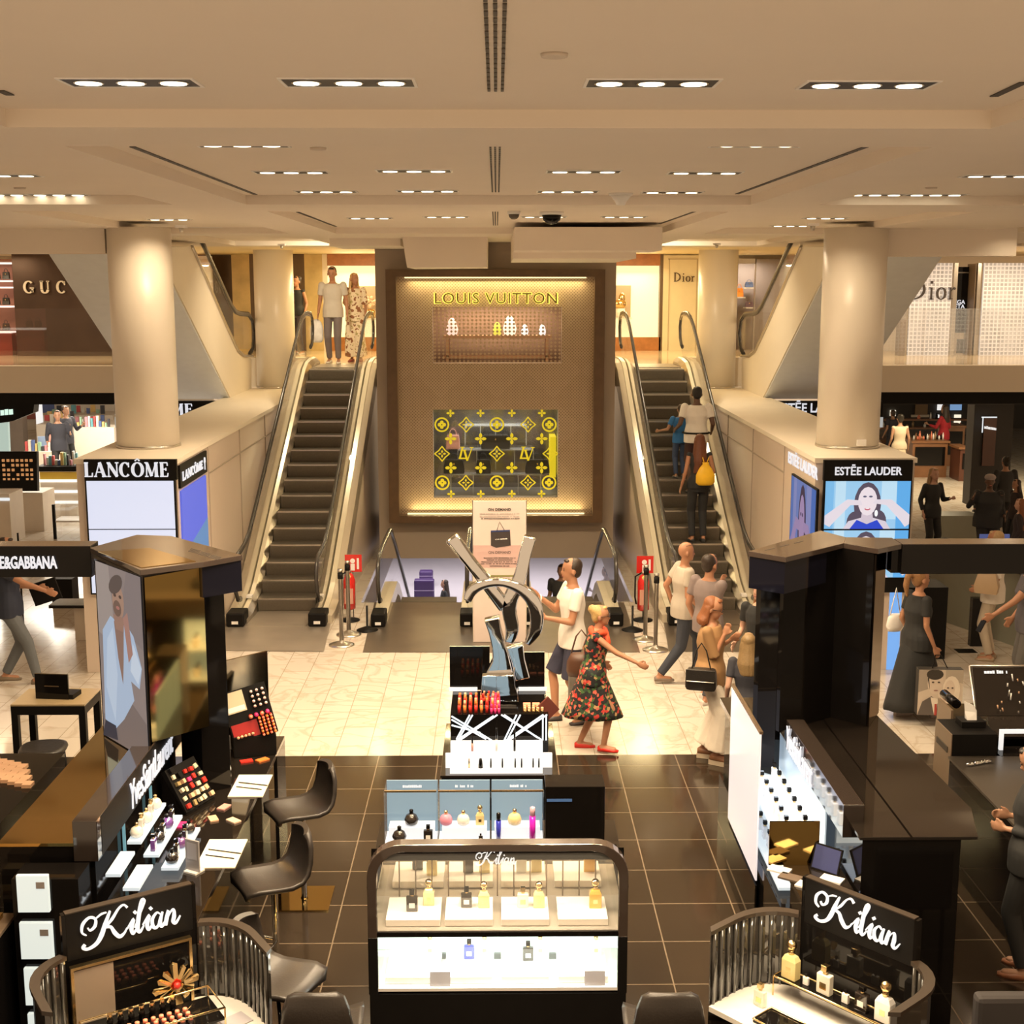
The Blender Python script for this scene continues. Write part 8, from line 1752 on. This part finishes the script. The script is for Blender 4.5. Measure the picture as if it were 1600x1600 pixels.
# left hall man under the sign bar
q = gp(22, 1066)
J = person('man in a navy tee and grey jeans striding right under the left sign bar', q.x, q.y, 0, -85, 1.82, 't', hands=((0, .22, .18), (0, .5, .22)), legs=((0, -.1), (0, .3)), hair='short', hairc=(.03, .02, .015), top='tee', topc=(.02, .025, .045), bottom='jeans', botc=(.12, .13, .14), shoes=(.2, .15, .1), fat=1.1)
b = B(); b.box(-.02, .02, -.16, .16, -.26, 0); held('document_folder', 'dark folder under the arm of the man in the navy tee', 'folder', b, m_blackm, J, J['wr'][0]+Vc((-.07, .03, .06)), (0.3, 0, 0))
# right hall people
q = gp(1450, 1120)
J = person('woman all in black walking right behind the right tower, carrying a photo printed bag', q.x-.17, q.y, 0, -75, 1.72, 't', True, hands=((0, .02, 0), (.0, .04, -.02)), legs=((0, -.1), (0, .24)), hair='pony', hairc=(.3, .15, .06), top='tee', topc=(.015, .015, .015), bottom='maxi', botc=(.015, .015, .017), shoes=(.5, .4, .35), fat=1.15)
w_ = .47; h_ = .5; hw_ = Matrix.LocRotScale(J['t'].location, J['t'].rotation_euler, J['t'].scale) @ (J['wr'][1]+(J['wr'][1]-J['el'][1]).normalized()*.09); qb = hw_+Vc((-.03, -.25, -h_-.1))
t = T('photo_bag', 'paper bag printed with a black and white couple, held by the woman in black', 'bag', (qb.x, qb.y, qb.z), -.05)
b = B(); b.box(-w_/2, w_/2, 0, .12, 0, h_); b.build('bag_body', mat('bag_side_dark', (.04, .035, .03), .5), t)
b, ms = picture((-w_/2, -.001, 0), (1, 0, 0), (0, 0, 1), w_, h_, PIC_PAIR, 0); b.build('printed_front', ms, t)
b = B(); b.tube([(-.08, .06, h_), (-.01, .22, h_+.1), (.05, .22, h_+.1), (.08, .06, h_)], .006, 6); b.build('bag_handle', m_blackm, t)
b = B(); b.loft([ring(Vc((0, 0, z_)), .05*k, .1*k, 12) for z_, k in ((0, .8), (.06, 1.1), (.16, .9), (.2, .6))]); b.tube([(0, -.07, .17), (0, 0, .5), (0, .07, .17)], .008, 6); held('shoulder_bag', 'small white shoulder bag of the woman in black', 'bag', b, m_white, J, J['hip'][0]+Vc((-.29, -.05, .02)))
q = gp(1580, 1110)
J = person('grey haired man in a grey polo reaching left at the right picture edge', q.x+.25, q.y+.2, 0, 80, 1.84, 't', hands=((.0, .42, .12), (0, .1, .0)), head=(-10, -8), lean=.1, hair='short', hairc=(.3, .28, .25), top='polo', topc=(.09, .08, .085), bottom='trousers', botc=(.1, .09, .08), shoes=(.08, .06, .05), fat=1.25)
b = B(); b.box(-.04, .04, -.006, .006, -.07, .07); held('mobile_phone', 'dark phone in the hand of the grey haired man', 'phone', b, m_blackm, J, J['wr'][0]+Vc((-.03, .13, -.12)), (.5, 0, .4), .003)
q = gp(1545, 1030)
J = person('woman in a white top and beige trousers behind the grey haired man', q.x, q.y, 0, 60, 1.68, 't', True, hands=((0, .1, .1), (0, .2, .3)), hair='bob', hairc=(.45, .3, .15), top='blouse', topc=(.8, .74, .66), bottom='trousers', botc=(.5, .42, .32), shoes=(.4, .3, .2))
b = B(); b.loft([[(x_*.07*k, y_*.17*k, z_) for x_, y_ in ((-1, -.8), (1, -.8), (1, .8), (-1, .8))] for z_, k in ((0, 1), (.1, 1.1), (.26, .8))]); b.tube([(0, -.1, .25), (0, 0, .45), (0, .1, .25)], .01, 6); held('shoulder_bag', 'beige shoulder bag carried by the woman in the white top', 'bag', b, mat('beige_leather', (.5, .36, .22), .45), J, J['sh'][0]+Vc((-.25, .02, -.42)), (0, 0, 0), .01)
q = gp(1575, 1520)
J = person('woman all in black at the lower right edge, looking down at her hands', q.x+.1, q.y, 0, 60, 1.66, 'm', True, hands=((.14, .12, .2), (-.14, .12, .24)), head=(0, -25), hair='vlong', hairc=(.015, .012, .012), top='long', topc=(.012, .012, .013), bottom='trousers', botc=(.012, .012, .013), shoes=(.3, .12, .06), fat=1.1)
# people behind the down escalators, lower floor
LZ = -3.5
for px, py, yy, lab, kw_ in ((695, 936, 34.6, 'dark haired woman with a raised phone on the lower floor', dict(fem=True, hair='vlong', hairc=(.03, .02, .02), top='tee', topc=(.02, .02, .02), bottom='jeans', botc=(.02, .02, .02), face=90, hands=((0, .1, .1), (0, .3, .3)))),):
    tz = P(px, 905, Y=yy).z; person(lab, PX(px, yy, tz), yy, tz-1.66, h=1.66, sk='m', vox=.018, **kw_)
# riders coming up at the opening, seen behind the balustrades
for px, ptop, yy, lab, kw_ in ((878, 880, HY0+.05+9.65*.33, 'dark haired person in black standing behind the man in the white polo', dict(hair='short', hairc=(.02, .015, .012), top='tee', topc=(.05, .05, .05), bottom='jeans', botc=(.05, .05, .05), face=160, hands=((0, .1, .1), (0, .1, .1)))),
                               (948, 884, 30.0, 'man with dark hair in a pale tee on the lower floor, seen through the balustrade', dict(hair='short', hairc=(.025, .02, .015), top='tee', topc=(.5, .45, .4), bottom='jeans', botc=(.05, .05, .06), face=60, hands=((0, .2, .3), (0, .1, .2))))):
    tz = P(px, ptop, Y=yy).z; zst = -int((yy-HY0-.05)/.33)*.2-.002 if yy < 28 else LZ+.002; person(lab, PX(px, yy, tz), yy, zst, h=max(1.3, min(1.9, tz-zst)), sk='m', vox=.016, **kw_)
# shoppers in the far right shop
def shopper(px, ptop, yy, lab, face, **k):
    tz = P(px, ptop, Y=yy).z; h = min(max(tz, 1.2), 1.85); person(lab, PX(px, yy, 1.2), yy, max(tz-h, 0) if tz-h < .12 else 0, face=face, h=h, vox=.018, **k)
shopper(1408, 646, 31.5, 'woman in a cream dress with a cross body strap in the far right shop', 0, fem=True, hair='updo', hairc=(.02, .015, .01), top='tank', topc=(.6, .5, .36), bottom='skirt', botc=(.6, .5, .36))
shopper(1478, 632, 34, 'woman in a red top reaching to the shelf in the far right shop', 40, fem=True, hair='long', hairc=(.03, .02, .02), top='long', topc=(.4, .02, .03), bottom='jeans', botc=(.03, .03, .03), hands=((0, .3, .3), (0, .2, .2)))
shopper(1397, 640, 35.5, 'man in dark clothes at the shelves beyond the cream dressed woman', 20, hair='short', top='tee', topc=(.03, .03, .04), bottom='jeans', botc=(.03, .03, .04))
shopper(1535, 700, 27.5, 'blonde woman with a ponytail in black working in the far right shop', -70, fem=True, hair='pony', hairc=(.7, .5, .25), top='long', topc=(.02, .02, .02), bottom='trousers', botc=(.02, .02, .02), hands=((0, .25, .3), (0, .25, .3)))
shopper(1460, 730, 22.6, 'long fair haired woman in black beside the right corner screen', -160, fem=True, sk='l', hair='vlong', hairc=(.3, .18, .08), top='long', topc=(.02, .018, .018), bottom='trousers', botc=(.02, .02, .02), hands=((0, .22, .28), (0, .0, 0)))
shopper(1548, 740, 21.6, 'bearded man with a grey cap and black shirt standing in the right hall', 170, sk='d', hair='short', hairc=(.02, .015, .015), top='long', topc=(.012, .012, .012), bottom='trousers', botc=(.012, .012, .012), fat=1.35, hands=((0, .1, .1), (.05, .2, .45)),
        extra=lambda J: B().ell(J['H']((0, -.01, .075)), (.1, .115, .065), 0, 12).build('cap', mat('grey_cap', (.3, .25, .24), .7), J['t']))
shopper(1574, 712, 24.4, 'person with dark gathered hair in a dark jacket behind the capped man', 10, hair='updo', hairc=(.015, .012, .01), top='long', topc=(.03, .03, .03), bottom='trousers', botc=(.02, .02, .02))
shopper(1592, 748, 23.2, 'dark haired woman in a black top near the right picture edge', 100, fem=True, hair='long', hairc=(.03, .015, .01), top='long', topc=(.03, .02, .02), bottom='trousers', botc=(.02, .02, .02))
shopper(1598, 778, 20.6, 'woman with long red brown hair cut off by the right picture edge', 60, fem=True, sk='l', hair='vlong', hairc=(.22, .07, .02), top='long', topc=(.03, .02, .02), bottom='trousers', botc=(.02, .02, .02))
shopper(94, 640, 31.5, 'man with dark hair and white collar in the far left shop, left of two', 200, hair='short', hairc=(.03, .02, .015), top='long', topc=(.03, .03, .035), bottom='trousers', botc=(.02, .02, .02), hands=((0, .2, .3), (0, .1, .1)))
shopper(106, 633, 33, 'man in a dark suit reading a tablet in the far left shop, right of two', -120, hair='short', hairc=(.03, .02, .015), top='long', topc=(.03, .03, .035), bottom='trousers', botc=(.02, .02, .02), hands=((0, .25, .35), (0, .25, .35)))
